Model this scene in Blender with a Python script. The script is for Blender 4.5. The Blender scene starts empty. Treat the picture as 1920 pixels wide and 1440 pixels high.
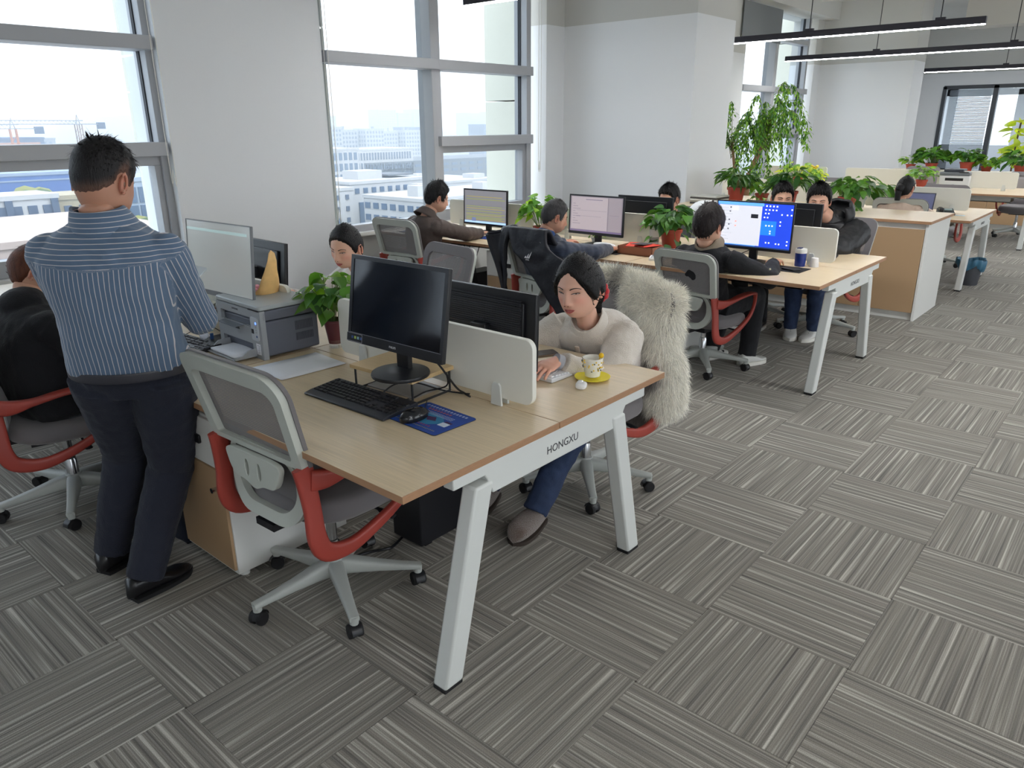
import bpy, bmesh, math, random
import numpy as np
from mathutils import Vector, Matrix, Euler
PI = math.pi
rnd = random.Random(7)
S = bpy.context.scene
COL = S.collection

# ------------------------------------------------------------------ camera
cam_data = bpy.data.cameras.new('camera'); cam = bpy.data.objects.new('camera', cam_data); COL.objects.link(cam)
yaw, pitch, roll = 0.71406, 0.3339, -0.00768
_d = Vector((math.cos(yaw)*math.cos(pitch), math.sin(yaw)*math.cos(pitch), -math.sin(pitch)))
_r = Vector((math.sin(yaw), -math.cos(yaw), 0)); _u = _r.cross(_d)
_c, _s = math.cos(roll), math.sin(roll)
_r, _u = _c*_r+_s*_u, -_s*_r+_c*_u
cam.matrix_world = Matrix(((_r.x, _u.x, -_d.x, -1.16405), (_r.y, _u.y, -_d.y, -1.40333), (_r.z, _u.z, -_d.z, 1.69524), (0, 0, 0, 1)))
cam_data.sensor_width = 36; cam_data.lens = 36*1394.73/1920; cam_data.clip_end = 4000; cam_data.clip_start = 0.05
S.camera = cam
# ------------------------------------------------------------------ world: bright hazy white sky
W = bpy.data.worlds.new('sky'); S.world = W; W.use_nodes = True
nt = W.node_tree; bg = nt.nodes['Background']
bg.inputs[0].default_value = (0.86, 0.93, 1.0, 1); bg.inputs[1].default_value = 1.3
S.view_settings.view_transform = 'Standard'; S.view_settings.look = 'None'
S.view_settings.exposure = 1.8; S.view_settings.gamma = 1; S.view_settings.use_curve_mapping = False
sun_d = bpy.data.lights.new('hazy_sun', 'SUN'); sun_d.energy = .6; sun_d.angle = math.radians(12); sun_d.color = (1, .96, .9)
sun = bpy.data.objects.new('hazy_sun', sun_d); COL.objects.link(sun); sun.rotation_euler = (math.radians(38), 0, math.radians(25))
LAMP_EMIT = 21.0
S.cycles.max_bounces = 8; S.cycles.transparent_max_bounces = 16; S.cycles.volume_bounces = 0
S.cycles.diffuse_bounces = 5; S.cycles.sample_clamp_indirect = 6

# ------------------------------------------------------------------ materials
def lin(c):
    return tuple(((v/255)/12.92 if v/255 <= .04045 else ((v/255+.055)/1.055)**2.4) for v in c)
MATS = {}
def mat(name, rgb=(200, 200, 200), rough=.5, metal=0.0, emit=0.0, coat=0.0, sheen=0.0, noise=None, bump=None, trans=0, spec=.5, attr=None, cvar=0.0):
    if name in MATS: return MATS[name]
    m = bpy.data.materials.new(name); MATS[name] = m; m.use_nodes = True
    n = m.node_tree.nodes; l = m.node_tree.links; b = n['Principled BSDF']
    c = lin(rgb) + (1,)
    b.inputs['Base Color'].default_value = c; b.inputs['Roughness'].default_value = rough; b.inputs['Metallic'].default_value = metal
    b.inputs['Specular IOR Level'].default_value = spec
    if coat: b.inputs['Coat Weight'].default_value = coat; b.inputs['Coat Roughness'].default_value = .15
    if sheen: b.inputs['Sheen Weight'].default_value = sheen; b.inputs['Sheen Roughness'].default_value = .5
    if emit: b.inputs['Emission Color'].default_value = c; b.inputs['Emission Strength'].default_value = emit
    if trans: b.inputs['Transmission Weight'].default_value = trans
    src = None
    if noise:   # (scale, amount[, stretch xyz])
        tc = n.new('ShaderNodeTexCoord'); mp = n.new('ShaderNodeMapping'); l.new(tc.outputs['Object'], mp.inputs[0])
        if len(noise) > 2: mp.inputs['Scale'].default_value = noise[2]
        nz = n.new('ShaderNodeTexNoise'); nz.inputs['Scale'].default_value = noise[0]; nz.inputs['Detail'].default_value = 4
        l.new(mp.outputs[0], nz.inputs[0])
        mr = n.new('ShaderNodeMapRange'); mr.inputs[1].default_value = .3; mr.inputs[2].default_value = .7
        mr.inputs[3].default_value = 1-noise[1]; mr.inputs[4].default_value = 1+noise[1]; l.new(nz.outputs[0], mr.inputs[0])
        mx = n.new('ShaderNodeVectorMath'); mx.operation = 'SCALE'; mx.inputs[0].default_value = c[:3]
        l.new(mr.outputs[0], mx.inputs['Scale']); src = mx.outputs[0]
    if attr:
        at = n.new('ShaderNodeAttribute'); at.attribute_name = attr; src = at.outputs['Color']
    if cvar:
        oi = n.new('ShaderNodeObjectInfo'); hs = n.new('ShaderNodeHueSaturation')
        ma = n.new('ShaderNodeMapRange'); ma.inputs[3].default_value = 1-cvar; ma.inputs[4].default_value = 1+cvar
        l.new(oi.outputs['Random'], ma.inputs[0]); l.new(ma.outputs[0], hs.inputs['Value'])
        if src: l.new(src, hs.inputs['Color'])
        else: hs.inputs['Color'].default_value = c
        src = hs.outputs[0]
    if src: l.new(src, b.inputs['Base Color'])
    if bump:    # (scale, strength[, stretch])
        tc = n.new('ShaderNodeTexCoord'); mp = n.new('ShaderNodeMapping'); l.new(tc.outputs['Object'], mp.inputs[0])
        if len(bump) > 2: mp.inputs['Scale'].default_value = bump[2]
        nz = n.new('ShaderNodeTexNoise'); nz.inputs['Scale'].default_value = bump[0]; nz.inputs['Detail'].default_value = 3
        l.new(mp.outputs[0], nz.inputs[0]); bp = n.new('ShaderNodeBump'); bp.inputs['Strength'].default_value = bump[1]
        bp.inputs['Distance'].default_value = .02
        l.new(nz.outputs[0], bp.inputs['Height']); l.new(bp.outputs[0], b.inputs['Normal'])
    return m
wood = mat('oak_laminate', (218, 198, 166), .32, noise=(3.0, .10, (60, 1.2, 8)), spec=.6)
wood_edge = mat('oak_edge_band', (168, 128, 96), .5, noise=(6, .08, (6, 1, 30)))
brown_panel = mat('tan_laminate', (176, 146, 112), .45)
white_lam = mat('white_laminate', (222, 222, 218), .4)
white_metal = mat('white_powder_coat', (214, 217, 214), .35)
chair_white = mat('chair_plastic', (188, 192, 184), .42)
chair_red = mat('red_plastic', (166, 66, 56), .42)
chair_fabric = mat('grey_fabric', (112, 108, 110), .85, sheen=.3, bump=(900, .15))
black_plastic = mat('black_plastic', (26, 27, 32), .38)
black_rough = mat('black_rubber', (20, 20, 23), .7)
dark_glass = mat('screen_glass', (12, 14, 22), .12)
chrome = mat('chrome', (200, 202, 205), .18, 1.0)
grey_base = mat('chair_base_plastic', (178, 182, 178), .45)
wall_white = mat('wall_paint', (222, 224, 226), .8, bump=(60, .03))
wall_grey = mat('wall_paint_grey', (194, 194, 190), .85)
alu = mat('window_aluminium', (166, 168, 172), .45)
gasket = mat('window_gasket', (40, 42, 48), .7)
paper = mat('paper', (232, 234, 240), .7)

def mesh_holes():       # woven mesh of the chair backs: real alpha holes
    m = bpy.data.materials.new('chair_mesh'); m.use_nodes = True; n = m.node_tree.nodes; l = m.node_tree.links
    b = n['Principled BSDF']; b.inputs['Base Color'].default_value = lin((134, 130, 130))+(1,); b.inputs['Roughness'].default_value = .8
    tc = n.new('ShaderNodeTexCoord'); sp = n.new('ShaderNodeSeparateXYZ'); l.new(tc.outputs['Object'], sp.inputs[0])
    def wv(o, f):
        a = n.new('ShaderNodeMath'); a.operation = 'MULTIPLY'; a.inputs[1].default_value = f; l.new(o, a.inputs[0])
        s_ = n.new('ShaderNodeMath'); s_.operation = 'SINE'; l.new(a.outputs[0], s_.inputs[0])
        t = n.new('ShaderNodeMath'); t.operation = 'GREATER_THAN'; t.inputs[1].default_value = .55; l.new(s_.outputs[0], t.inputs[0]); return t.outputs[0]
    a = n.new('ShaderNodeMath'); a.operation = 'MULTIPLY'; l.new(wv(sp.outputs['Y'], 1250), a.inputs[0]); l.new(wv(sp.outputs['Z'], 900), a.inputs[1])
    tr = n.new('ShaderNodeBsdfTransparent'); mx = n.new('ShaderNodeMixShader'); l.new(a.outputs[0], mx.inputs[0])
    l.new(b.outputs[0], mx.inputs[1]); l.new(tr.outputs[0], mx.inputs[2]); l.new(mx.outputs[0], n['Material Output'].inputs[0])
    return m
chair_mesh = mesh_holes()
def glass_mat(name, tint=(.96, .985, 1), refl=.07):
    m = bpy.data.materials.new(name); m.use_nodes = True; n = m.node_tree.nodes; l = m.node_tree.links; n.clear()
    o = n.new('ShaderNodeOutputMaterial'); t = n.new('ShaderNodeBsdfTransparent'); t.inputs[0].default_value = tint+(1,)
    g = n.new('ShaderNodeBsdfGlossy'); g.inputs['Roughness'].default_value = .02; mx = n.new('ShaderNodeMixShader')
    lw = n.new('ShaderNodeLayerWeight'); lw.inputs[0].default_value = .25
    mm = n.new('ShaderNodeMath'); mm.operation = 'MULTIPLY_ADD'; mm.inputs[1].default_value = refl*.6; mm.inputs[2].default_value = refl*.4
    l.new(lw.outputs['Fresnel'], mm.inputs[0]); l.new(mm.outputs[0], mx.inputs[0])
    l.new(t.outputs[0], mx.inputs[1]); l.new(g.outputs[0], mx.inputs[2]); l.new(mx.outputs[0], o.inputs[0]); return m
glass = glass_mat('window_glass', (.80, .83, .86), .02)
clear_glass = glass_mat('clear_glassware', (.97, .98, .98), .3)

def carpet_mat():
    m = bpy.data.materials.new('striped_carpet'); m.use_nodes = True; n = m.node_tree.nodes; l = m.node_tree.links
    b = n['Principled BSDF']; b.inputs['Roughness'].default_value = .95; b.inputs['Specular IOR Level'].default_value = .15
    b.inputs['Sheen Weight'].default_value = .12
    tc = n.new('ShaderNodeTexCoord'); oi = n.new('ShaderNodeObjectInfo')
    ad = n.new('ShaderNodeVectorMath'); ad.operation = 'ADD'; cmb = n.new('ShaderNodeCombineXYZ')
    rm = n.new('ShaderNodeMath'); rm.operation = 'MULTIPLY'; rm.inputs[1].default_value = 40; l.new(oi.outputs['Random'], rm.inputs[0])
    l.new(rm.outputs[0], cmb.inputs[1]); l.new(tc.outputs['Object'], ad.inputs[0]); l.new(cmb.outputs[0], ad.inputs[1])
    def nz(sc, st, det=2):
        mp = n.new('ShaderNodeMapping'); mp.inputs['Scale'].default_value = st; l.new(ad.outputs[0], mp.inputs[0])
        x = n.new('ShaderNodeTexNoise'); x.inputs['Scale'].default_value = sc; x.inputs['Detail'].default_value = det; l.new(mp.outputs[0], x.inputs[0]); return x.outputs[0]
    def ramp(src, stops):
        r = n.new('ShaderNodeValToRGB'); e = r.color_ramp.elements
        while len(e) < len(stops): e.new(.5)
        for k, (p, c) in enumerate(stops): e[k].position = p; e[k].color = lin((c[0], c[1], c[2]))+(1,)
        l.new(src, r.inputs[0]); return r.outputs[0]
    # stripes run along local X: thin light and dark yarn lines on a grey olive ground
    f = ramp(nz(1, (.8, 58, 1), 4), [(.34, (66, 62, 60)), (.45, (110, 105, 98)), (.55, (130, 125, 115)), (.61, (180, 175, 165)), (.70, (220, 215, 206))])
    g = ramp(nz(1, (.5, 170, 1), 2), [(.3, (92, 89, 85)), (.5, (148, 144, 137)), (.7, (206, 202, 194))])
    mx = n.new('ShaderNodeMix'); mx.data_type = 'RGBA'; mx.inputs[0].default_value = .38; l.new(f, mx.inputs[6]); l.new(g, mx.inputs[7])
    gr = nz(420, (1, 1, 1), 2); mr = n.new('ShaderNodeMapRange'); mr.inputs[1].default_value = .3; mr.inputs[2].default_value = .7; mr.inputs[3].default_value = .72; mr.inputs[4].default_value = 1.28
    l.new(gr, mr.inputs[0]); sc = n.new('ShaderNodeVectorMath'); sc.operation = 'SCALE'; l.new(mx.outputs[2], sc.inputs[0]); l.new(mr.outputs[0], sc.inputs['Scale'])
    l.new(sc.outputs[0], b.inputs['Base Color'])
    bp = n.new('ShaderNodeBump'); bp.inputs['Strength'].default_value = .5; bp.inputs['Distance'].default_value = .003; l.new(nz(1, (2, 230, 1), 2), bp.inputs['Height']); l.new(bp.outputs[0], b.inputs['Normal'])
    return m
carpet = carpet_mat()

# ------------------------------------------------------------------ mesh helpers
def V3(*a): return np.array(a, float)
def nrm(v): v = np.asarray(v, float); return v/(np.linalg.norm(v)+1e-12)
class G:
    def __init__(s): s.V = []; s.F = []; s.M = []; s.n = 0
    def add(s, V, F, mi=0, T=None):
        V = np.asarray(V, float).reshape(-1, 3)
        if T is not None:
            T = np.array(T); V = V@T[:3, :3].T+T[:3, 3]
        k = s.n; s.V.append(V); s.n += len(V)
        for f in F: s.F.append([i+k for i in f]); s.M.append(mi)
        return s
    def box(s, a, b, mi=0, T=None):
        (x0, y0, z0), (x1, y1, z1) = a, b
        return s.add([(x0,y0,z0),(x1,y0,z0),(x1,y1,z0),(x0,y1,z0),(x0,y0,z1),(x1,y0,z1),(x1,y1,z1),(x0,y1,z1)],
                     [(0,3,2,1),(4,5,6,7),(0,1,5,4),(1,2,6,5),(2,3,7,6),(3,0,4,7)], mi, T)
    def cbox(s, c, d, mi=0, T=None):
        return s.box([c[i]-d[i]/2 for i in range(3)], [c[i]+d[i]/2 for i in range(3)], mi, T)
    def prism(s, poly, z0, z1, mi=0, T=None, axis='z'):
        n = len(poly); a = []; 
        for z in (z0, z1):
            for (p, q) in poly:
                a.append((p, q, z) if axis == 'z' else ((p, z, q) if axis == 'y' else (z, p, q)))
        F = [list(range(n))[::-1], list(range(n, 2*n))]+[(i, (i+1) % n, n+(i+1) % n, n+i) for i in range(n)]
        return s.add(a, F, mi, T)
    def lathe(s, prof, c=(0, 0, 0), n=24, mi=0, T=None):
        V = []; F = []
        for (r, z) in prof:
            for k in range(n):
                a = 2*PI*k/n; V.append((c[0]+r*math.cos(a), c[1]+r*math.sin(a), c[2]+z))
        for j in range(len(prof)-1):
            for k in range(n):
                F.append((j*n+k, j*n+(k+1) % n, (j+1)*n+(k+1) % n, (j+1)*n+k))
        F.append([k for k in range(n)][::-1]); F.append([(len(prof)-1)*n+k for k in range(n)])
        return s.add(V, F, mi, T)
    def cyl(s, p0, p1, r0, r1=None, n=16, mi=0):
        r1 = r0 if r1 is None else r1
        return s.tube([p0, p1], [r0, r1], n, mi)
    def tube(s, P, R, n=8, mi=0, up=(0, 0, 1), cap=True):
        P = np.asarray(P, float); m = len(P)
        if not hasattr(R, '__len__'): R = [R]*m
        V = []; F = []
        for i in range(m):
            t = nrm(P[min(i+1, m-1)]-P[max(i-1, 0)]); u = np.asarray(up, float)
            if abs(t@u) > .95: u = V3(1, 0, 0) if abs(t[0]) < .9 else V3(0, 1, 0)
            a = nrm(np.cross(t, u)); b = np.cross(a, t)
            r = R[i]; ra, rb = (r if hasattr(r, '__len__') else (r, r))
            for k in range(n):
                w = 2*PI*k/n; V.append(P[i]+a*ra*math.cos(w)+b*rb*math.sin(w))
        for i in range(m-1):
            for k in range(n): F.append((i*n+k, i*n+(k+1) % n, (i+1)*n+(k+1) % n, (i+1)*n+k))
        if cap: F.append(list(range(n))[::-1]); F.append([(m-1)*n+k for k in range(n)])
        return s.add(V, F, mi)
    def sweep(s, P, WH, up, mi=0, closed=False):   # rounded rectangular section; up(i) gives the width direction
        P = np.asarray(P, float); m = len(P); V = []; F = []
        sec = []
        for k in range(12):
            a = 2*PI*(k+.5)/12; cx, cy = math.cos(a), math.sin(a); e = .5
            sec.append((math.copysign(abs(cx)**e, cx), math.copysign(abs(cy)**e, cy)))
        n = 12
        for i in range(m):
            t = nrm(P[(i+1) % m]-P[i-1]) if closed else nrm(P[min(i+1, m-1)]-P[max(i-1, 0)])
            u = np.asarray(up[i] if hasattr(up[0], '__len__') else up, float); u = nrm(u-t*(u@t)); b = np.cross(t, u)
            w, h = WH[i] if hasattr(WH[0], '__len__') else WH
            for (x, y) in sec: V.append(P[i]+u*w*.5*x+b*h*.5*y)
        for i in range(m if closed else m-1):
            j = (i+1) % m
            for k in range(n): F.append((i*n+k, i*n+(k+1) % n, j*n+(k+1) % n, j*n+k))
        if not closed: F.append(list(range(n))[::-1]); F.append([(m-1)*n+k for k in range(n)])
        return s.add(V, F, mi)
    def grid(s, f, nu, nv, mi=0, cu=False, cv=False):
        V = [f(u/(nu if cu else nu-1), v/(nv if cv else nv-1)) for v in range(nv) for u in range(nu)]
        F = []
        for v in range(nv if cv else nv-1):
            for u in range(nu if cu else nu-1):
                F.append((v*nu+u, v*nu+(u+1) % nu, ((v+1) % nv)*nu+(u+1) % nu, ((v+1) % nv)*nu+u))
        return s.add(V, F, mi)
    def ell(s, c, r, n=16, m=10, mi=0, T=None, p=1.0):
        V = []; F = []
        def q(x): return math.copysign(abs(x)**p, x)
        for j in range(m+1):
            a = PI*j/m-PI/2
            for k in range(n):
                b = 2*PI*k/n; V.append((c[0]+r[0]*q(math.cos(a))*q(math.cos(b)), c[1]+r[1]*q(math.cos(a))*q(math.sin(b)), c[2]+r[2]*q(math.sin(a))))
        for j in range(m):
            for k in range(n): F.append((j*n+k, j*n+(k+1) % n, (j+1)*n+(k+1) % n, (j+1)*n+k))
        return s.add(V, F, mi, T)
    def build(s, name, m, parent=None, loc=(0, 0, 0), rz=0, ang=38, bev=0, flat=False, seg=2, data_only=False):
        me = bpy.data.meshes.new(name)
        V = np.concatenate(s.V) if s.V else np.zeros((0, 3))
        me.from_pydata(V.tolist(), [], s.F)
        for x in (m if isinstance(m, (list, tuple)) else [m]): me.materials.append(x)
        if isinstance(m, (list, tuple)): me.polygons.foreach_set('material_index', s.M)
        me.validate()
        if not flat:
            me.polygons.foreach_set('use_smooth', [True]*len(me.polygons)); me.set_sharp_from_angle(angle=math.radians(ang))
        me.update()
        if data_only: return me
        return link(name, me, parent, loc, rz, bev, seg)
def link(name, me, parent=None, loc=(0, 0, 0), rz=0, bev=0, seg=2):
    o = bpy.data.objects.new(name, me); COL.objects.link(o); o.location = loc; o.rotation_euler = (0, 0, rz)
    if parent is not None: o.parent = parent
    if bev:
        b = o.modifiers.new('bevel', 'BEVEL'); b.width = bev; b.segments = seg; b.limit_method = 'ANGLE'; b.angle_limit = math.radians(40); b.harden_normals = False
    return o
def tag(o, label=None, cat=None, group=None, kind=None):
    if label: o['label'] = label
    if cat: o['category'] = cat
    if group: o['group'] = group
    if kind: o['kind'] = kind
    return o
def thing(name, label, cat, loc=(0, 0, 0), rz=0, group=None):
    o = bpy.data.objects.new(name, None); COL.objects.link(o); o.location = loc; o.rotation_euler = (0, 0, rz); o.empty_display_size = .1
    return tag(o, label, cat, group)
def struct(name, g, m, parent=None, **k):
    o = g.build(name, m, parent, **k)
    if parent is None: o['kind'] = 'structure'
    return o
def copy_tree(o, parent=None):
    c = o.copy(); COL.objects.link(c); c.parent = parent
    for ch in list(o.children): copy_tree(ch, c)
    return c
def rrect(x0, x1, y0, y1, r, n=6):
    P = []
    for (cx, cy, a0) in ((x1-r, y0+r, -90), (x1-r, y1-r, 0), (x0+r, y1-r, 90), (x0+r, y0+r, 180)):
        for k in range(n+1):
            a = math.radians(a0+90*k/n); P.append((cx+r*math.cos(a), cy+r*math.sin(a)))
    return P
def RT(loc=(0, 0, 0), rz=0, ry=0, rx=0):
    return Matrix.Translation(loc)@Matrix.Rotation(rz, 4, 'Z')@Matrix.Rotation(ry, 4, 'Y')@Matrix.Rotation(rx, 4, 'X')
def smooth_path(P, n=8, closed=False):   # Catmull-Rom
    P = [np.asarray(p, float) for p in P]; out = []; m = len(P)
    for i in range(m if closed else m-1):
        if closed: a, b, c, d = P[i-1], P[i], P[(i+1) % m], P[(i+2) % m]
        else: a, b, c, d = P[max(i-1, 0)], P[i], P[i+1], P[min(i+2, m-1)]
        for k in range(n):
            t = k/n; out.append(.5*((2*b)+(c-a)*t+(2*a-5*b+4*c-d)*t*t+(3*b-a-3*c+d)*t**3))
    if not closed: out.append(P[-1])
    return np.array(out)
def text_mesh(txt, size, ext=.0004, align='CENTER'):
    c = bpy.data.curves.new('lettering', 'FONT'); c.body = txt; c.size = size; c.extrude = ext; c.align_x = align; c.align_y = 'CENTER'; c.resolution_u = 3
    o = bpy.data.objects.new('lettering', c); COL.objects.link(o); dg = bpy.context.evaluated_depsgraph_get()
    me = bpy.data.meshes.new_from_object(o.evaluated_get(dg)); bpy.data.objects.remove(o); bpy.data.curves.remove(c); return me
def lettering(txt, size, m, parent, M, name='lettering', ext=.0004):
    me = text_mesh(txt, size, ext); me.materials.clear(); me.materials.append(m)
    o = bpy.data.objects.new(name, me); COL.objects.link(o); o.parent = parent; o.matrix_local = M; return o
# ================================================================== STRUCTURE
X0, X1, Y0, YW, ZC = -6.0, 20.0, -7.5, 4.5, 3.9
g = G(); g.box((X0, Y0, -.20), (X1+6, YW+.35, -.006)); floor = struct('floor', g, mat('floor_screed', (60, 58, 56), .95), flat=True)
# carpet tiles, quarter-turned in a checkerboard
tile_me = G()
tile_me.prism(rrect(-.2494, .2494, -.2494, .2494, .004, 1), -.006, .0, 0)
tile_data = tile_me.build('carpet_tile', carpet, data_only=True, flat=True)
tiles = []
i0, j0 = .067, .078     # grid origin (a joint crossing)
for i in range(-14, 42):
    for j in range(-16, 10):
        x, y = 1.067-.0-8*.5+i*.5+.25-2+.0, -.42197+j*.5+.25
        if x < X0+.2 or x > X1-.3 or y < Y0+.2 or y > YW-.2: continue
        d = (x+1.16)**2+(y+1.4)**2
        f = (x+1.16)*math.cos(yaw)+(y+1.4)*math.sin(yaw); s_ = (x+1.16)*math.sin(yaw)-(y+1.4)*math.cos(yaw)
        vis = f > .3 and abs(s_) < f*.82+.45
        tiles.append((d if vis else 1e6+d, x, y, (i+j) % 2))
tiles.sort()
for k, (d, x, y, q) in enumerate(tiles[:300]):
    o = bpy.data.objects.new('carpet_tile', tile_data); COL.objects.link(o); o.parent = floor; o.location = (x, y, 0); o.rotation_euler = (0, 0, PI/2 if q else 0)
for q in (0, 1):
    g = G()
    for (d, x, y, qq) in tiles[300:]:
        if qq == q:
            a, b = (x, y) if not q else (y, -x)
            g.prism([(a-.2494, b-.2494), (a+.2494, b-.2494), (a+.2494, b+.2494), (a-.2494, b+.2494)], -.006, 0)
    o = g.build('carpet_tile_rest', carpet, floor, flat=True, rz=PI/2 if q else 0); o['kind'] = 'stuff'
# ceiling and walls
g = G(); g.box((X0, Y0, ZC), (X1+6, YW+.3, ZC+.2)); struct('ceiling', g, mat('ceiling_paint', (226, 226, 222), .9), flat=True)
ZP = 2.79
def two_tone(name, a, b, parent=None):
    g = G(); g.box((a[0], a[1], a[2]), (b[0], b[1], min(ZP, b[2])), 0)
    if b[2] > ZP: g.box((a[0], a[1], ZP), (b[0], b[1], b[2]), 1)
    return struct(name, g, [wall_white, wall_grey], parent, flat=True)
def pbox(name, a, b, m, parent, bev=0):
    g = G(); g.box(a, b); return g.build(name, m, parent, bev=bev, flat=not bev)
# window wall (north): solid piers, low apron, head beam
wall_n = two_tone('wall_north', (1.62, 4.40, 0), (3.06, 4.95, ZC))
PIERS = [(-6.8, -5.34), (10.04, 11.46), (18.42, 19.86)]
for (a, b) in PIERS: two_tone('pier', (a, 4.40, 0), (b, 4.95, ZC), wall_n)
g = G(); g.box((X0, 4.5, 0), (X1, 4.62, .70)); g.box((X0, 4.42, .70), (X1, 4.75, .735)); g.build('apron', white_lam, wall_n, flat=True)
g = G(); g.box((X0, 4.15, 3.58), (X1, 4.9, ZC)); g.build('head_beam', wall_grey, wall_n, flat=True)
for k, (cx0, cx1) in enumerate([(-1.85-.9*0, -.95), (6.55, 7.45), (14.98, 15.72)]):
    if k == 0: two_tone('column', (-1.85, 2.75+1.9, 0), (-.95, 4.7+.2, ZC)) if False else None
    else:
        c = two_tone('column', (cx0, 2.70, 0), (cx1, 4.9, ZC)); 
        g = G(); g.box((cx0-.02, 2.68, 0), (cx1+.02, 4.5, .08)); g.build('skirting', white_lam, c, flat=True)
        two_tone('window_return', (cx0-.34, 4.42, 0), (cx0, 4.9, ZC), c)
# windows: two bays each
WZ = [1.43, 1.475, 1.60, 2.25, 2.345, 3.10, 3.19, 3.58]
def window(name, a, b, mull, low_right=True, low_left=False):
    w = thing(name, None, None, (0, 0, 0)); w['kind'] = 'structure'
    for (x, wd) in ((a, .075), (b-.075, .075)):
        g = G(); g.box((x, 4.47, .72), (x+wd, 4.66, 3.6)); g.build('window_frame', alu, w, bev=.004)
        g = G(); g.box((x+(wd if x == a else -.008), 4.56, .72), (x+(wd+.008 if x == a else 0), 4.60, 3.6)); g.build('gasket', gasket, w, flat=True)
    for mx in mull:
        g = G(); g.box((mx-.02, 4.45, .72), (mx+.105, 4.66, 3.6)); g.build('mullion', alu, w, bev=.006)
    xs = [a+.07]+[m+.04 for m in mull]+[b-.07]
    for k in range(len(xs)-1):
        xa, xb = xs[k], xs[k+1]; last = k == len(xs)-2
        low = (last and low_right) or (k == 0 and low_left)
        for zb, zt, dep in ([(2.235, 2.33, .07), (3.10, 3.19, .05)]+([(1.50, 1.60, .07)] if low else [])):
            g = G(); g.box((xa, 4.40 if dep > .06 else 4.45, zb), (xb+(.03 if last else 0), 4.64, zt)); g.build('transom', alu, w, bev=.004)
        if low:   # opening sash below the low transom
            for (p, q) in (((xa, 4.50, 1.43), (xb, 4.62, 1.50)), ((xa, 4.50, .735), (xb, 4.62, .85)), ((xa, 4.50, .85), (xa+.05, 4.62, 1.43)), ((xb-.05, 4.50, .85), (xb, 4.62, 1.43))):
                pbox('sash_rail', p, q, alu, w, .004)
        else: pbox('bottom_rail', (xa, 4.50, .735), (xb, 4.62, .80), alu, w, .004)
        for z0, z1 in ((.80, 1.53), (1.56, 2.26), (2.31, 3.12), (3.17, 3.58)) if low else ((.78, 2.26), (2.31, 3.12), (3.17, 3.58)):
            g = G(); g.box((xa, 4.58, z0), (xb, 4.590, z1)); g.build('pane', glass, w, flat=True)
    return w
window('window_1', -1.28, 1.64, [0.12-.0], True, True)
window('window_2', 3.04, 5.99, [4.42], True, False)
window('window_3', -5.36, -1.30, [-3.9, -2.6], True)
window('window_4', 7.43, 10.06, [8.8], True)
window('window_5', 11.44, 14.42, [12.83], True)
window('window_6', 15.70, 18.44, [17.1], True)
# outer stone fins beside the glass
fin = mat('outer_stone', (206, 204, 190), .8)
for x in (1.86, 6.38, 10.2, 15.1, 18.9):
    g = G(); 
    for k in range(8): g.box((x, 4.95, -3+k*1.25), (x+.82, 5.55, -3+k*1.25+1.235))
    struct('outer_pier', g, fin, flat=True)
for x in (2.6, 10.9): 
    g = G(); g.box((x, 4.95, -3), (x+.9, 5.5, 7)); struct('outer_pier', g, fin, flat=True)
# east wall with glazed partition and the office behind it
XE = 20.0
we = two_tone('wall_east', (XE, 3.23, 0), (XE+.12, 4.9, ZC))
for (a, b) in (((XE, -7.5, 2.52), (XE+.12, 3.23, ZC)), ((XE, -7.5, 0), (XE+.12, -1.6, 2.52)), ((XE, -1.6, 0), (XE+.12, 3.23, .12))):
    two_tone('partition_panel', a, b, we)
dark_fr = mat('dark_partition_frame', (62, 66, 72), .45)
wp = thing('window_7', None, None); wp['kind'] = 'structure'
for (a, b) in (((XE-.03, -1.6, 2.44), (XE+.1, 3.23, 2.52)), ((XE-.03, 3.17, .1), (XE+.1, 3.25, 2.5)), ((XE-.03, 2.10, .1), (XE+.1, 2.20, 2.5)), ((XE-.03, .95, .1), (XE+.1, 1.05, 2.5)), ((XE-.03, -.2, .1), (XE+.1, -.1, 2.5)), ((XE-.03, -1.6, .1), (XE+.1, 3.25, .18))):
    pbox('partition_frame', a, b, dark_fr, wp)
for (a, b) in ((3.17, 2.20), (2.1, 1.05), (.95, -.1), (-.2, -1.55)): pbox('pane', (XE+.03, b, .18), (XE+.04, a, 2.44), glass, wp)
# blinds in first partition bay
bl = G()
for k in range(56): bl.box((XE+.13, 2.25, 2.40-k*.032), (XE+.134, 3.12, 2.40-k*.032+.020), 0, None)
tag(bl.build('venetian_blind', mat('blind_slat', (226, 228, 230), .6), flat=True), 'white venetian blind behind the first dark-framed glass partition', 'blind')
g = G(); g.box((25.8, -7.5, 0), (26, 4.8, 1.05)); g.box((25.8, 1.9, 1.05), (26, 2.55, 2.6)); g.box((25.8, -7.5, 2.45), (26, 4.8, ZC)); g.box((25.8, 4.1, 0), (26, 4.8, ZC)); struct('wall_far_office', g, wall_white, flat=True)
g = G(); g.box((20.1, 4.5, 0), (26, 4.7, .9)); g.box((20.1, 4.5, 2.5), (26, 4.7, ZC)); struct('wall_far_office_north', g, wall_white, flat=True)
# west wall and south wall behind the camera
two_tone('wall_west', (X0-.15, Y0, 0), (X0, 4.9, ZC))
ws = two_tone('wall_south', (X0, Y0-.2, 0), (X1, Y0, .8)); two_tone('wall_south_head', (X0, Y0-.2, 3.1), (X1, Y0, ZC), ws)
for k in range(5): two_tone('wall_south_pier', (X0+k*5.6, Y0-.2, .8), (X0+k*5.6+2.2, Y0, 3.1), ws)
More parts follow.
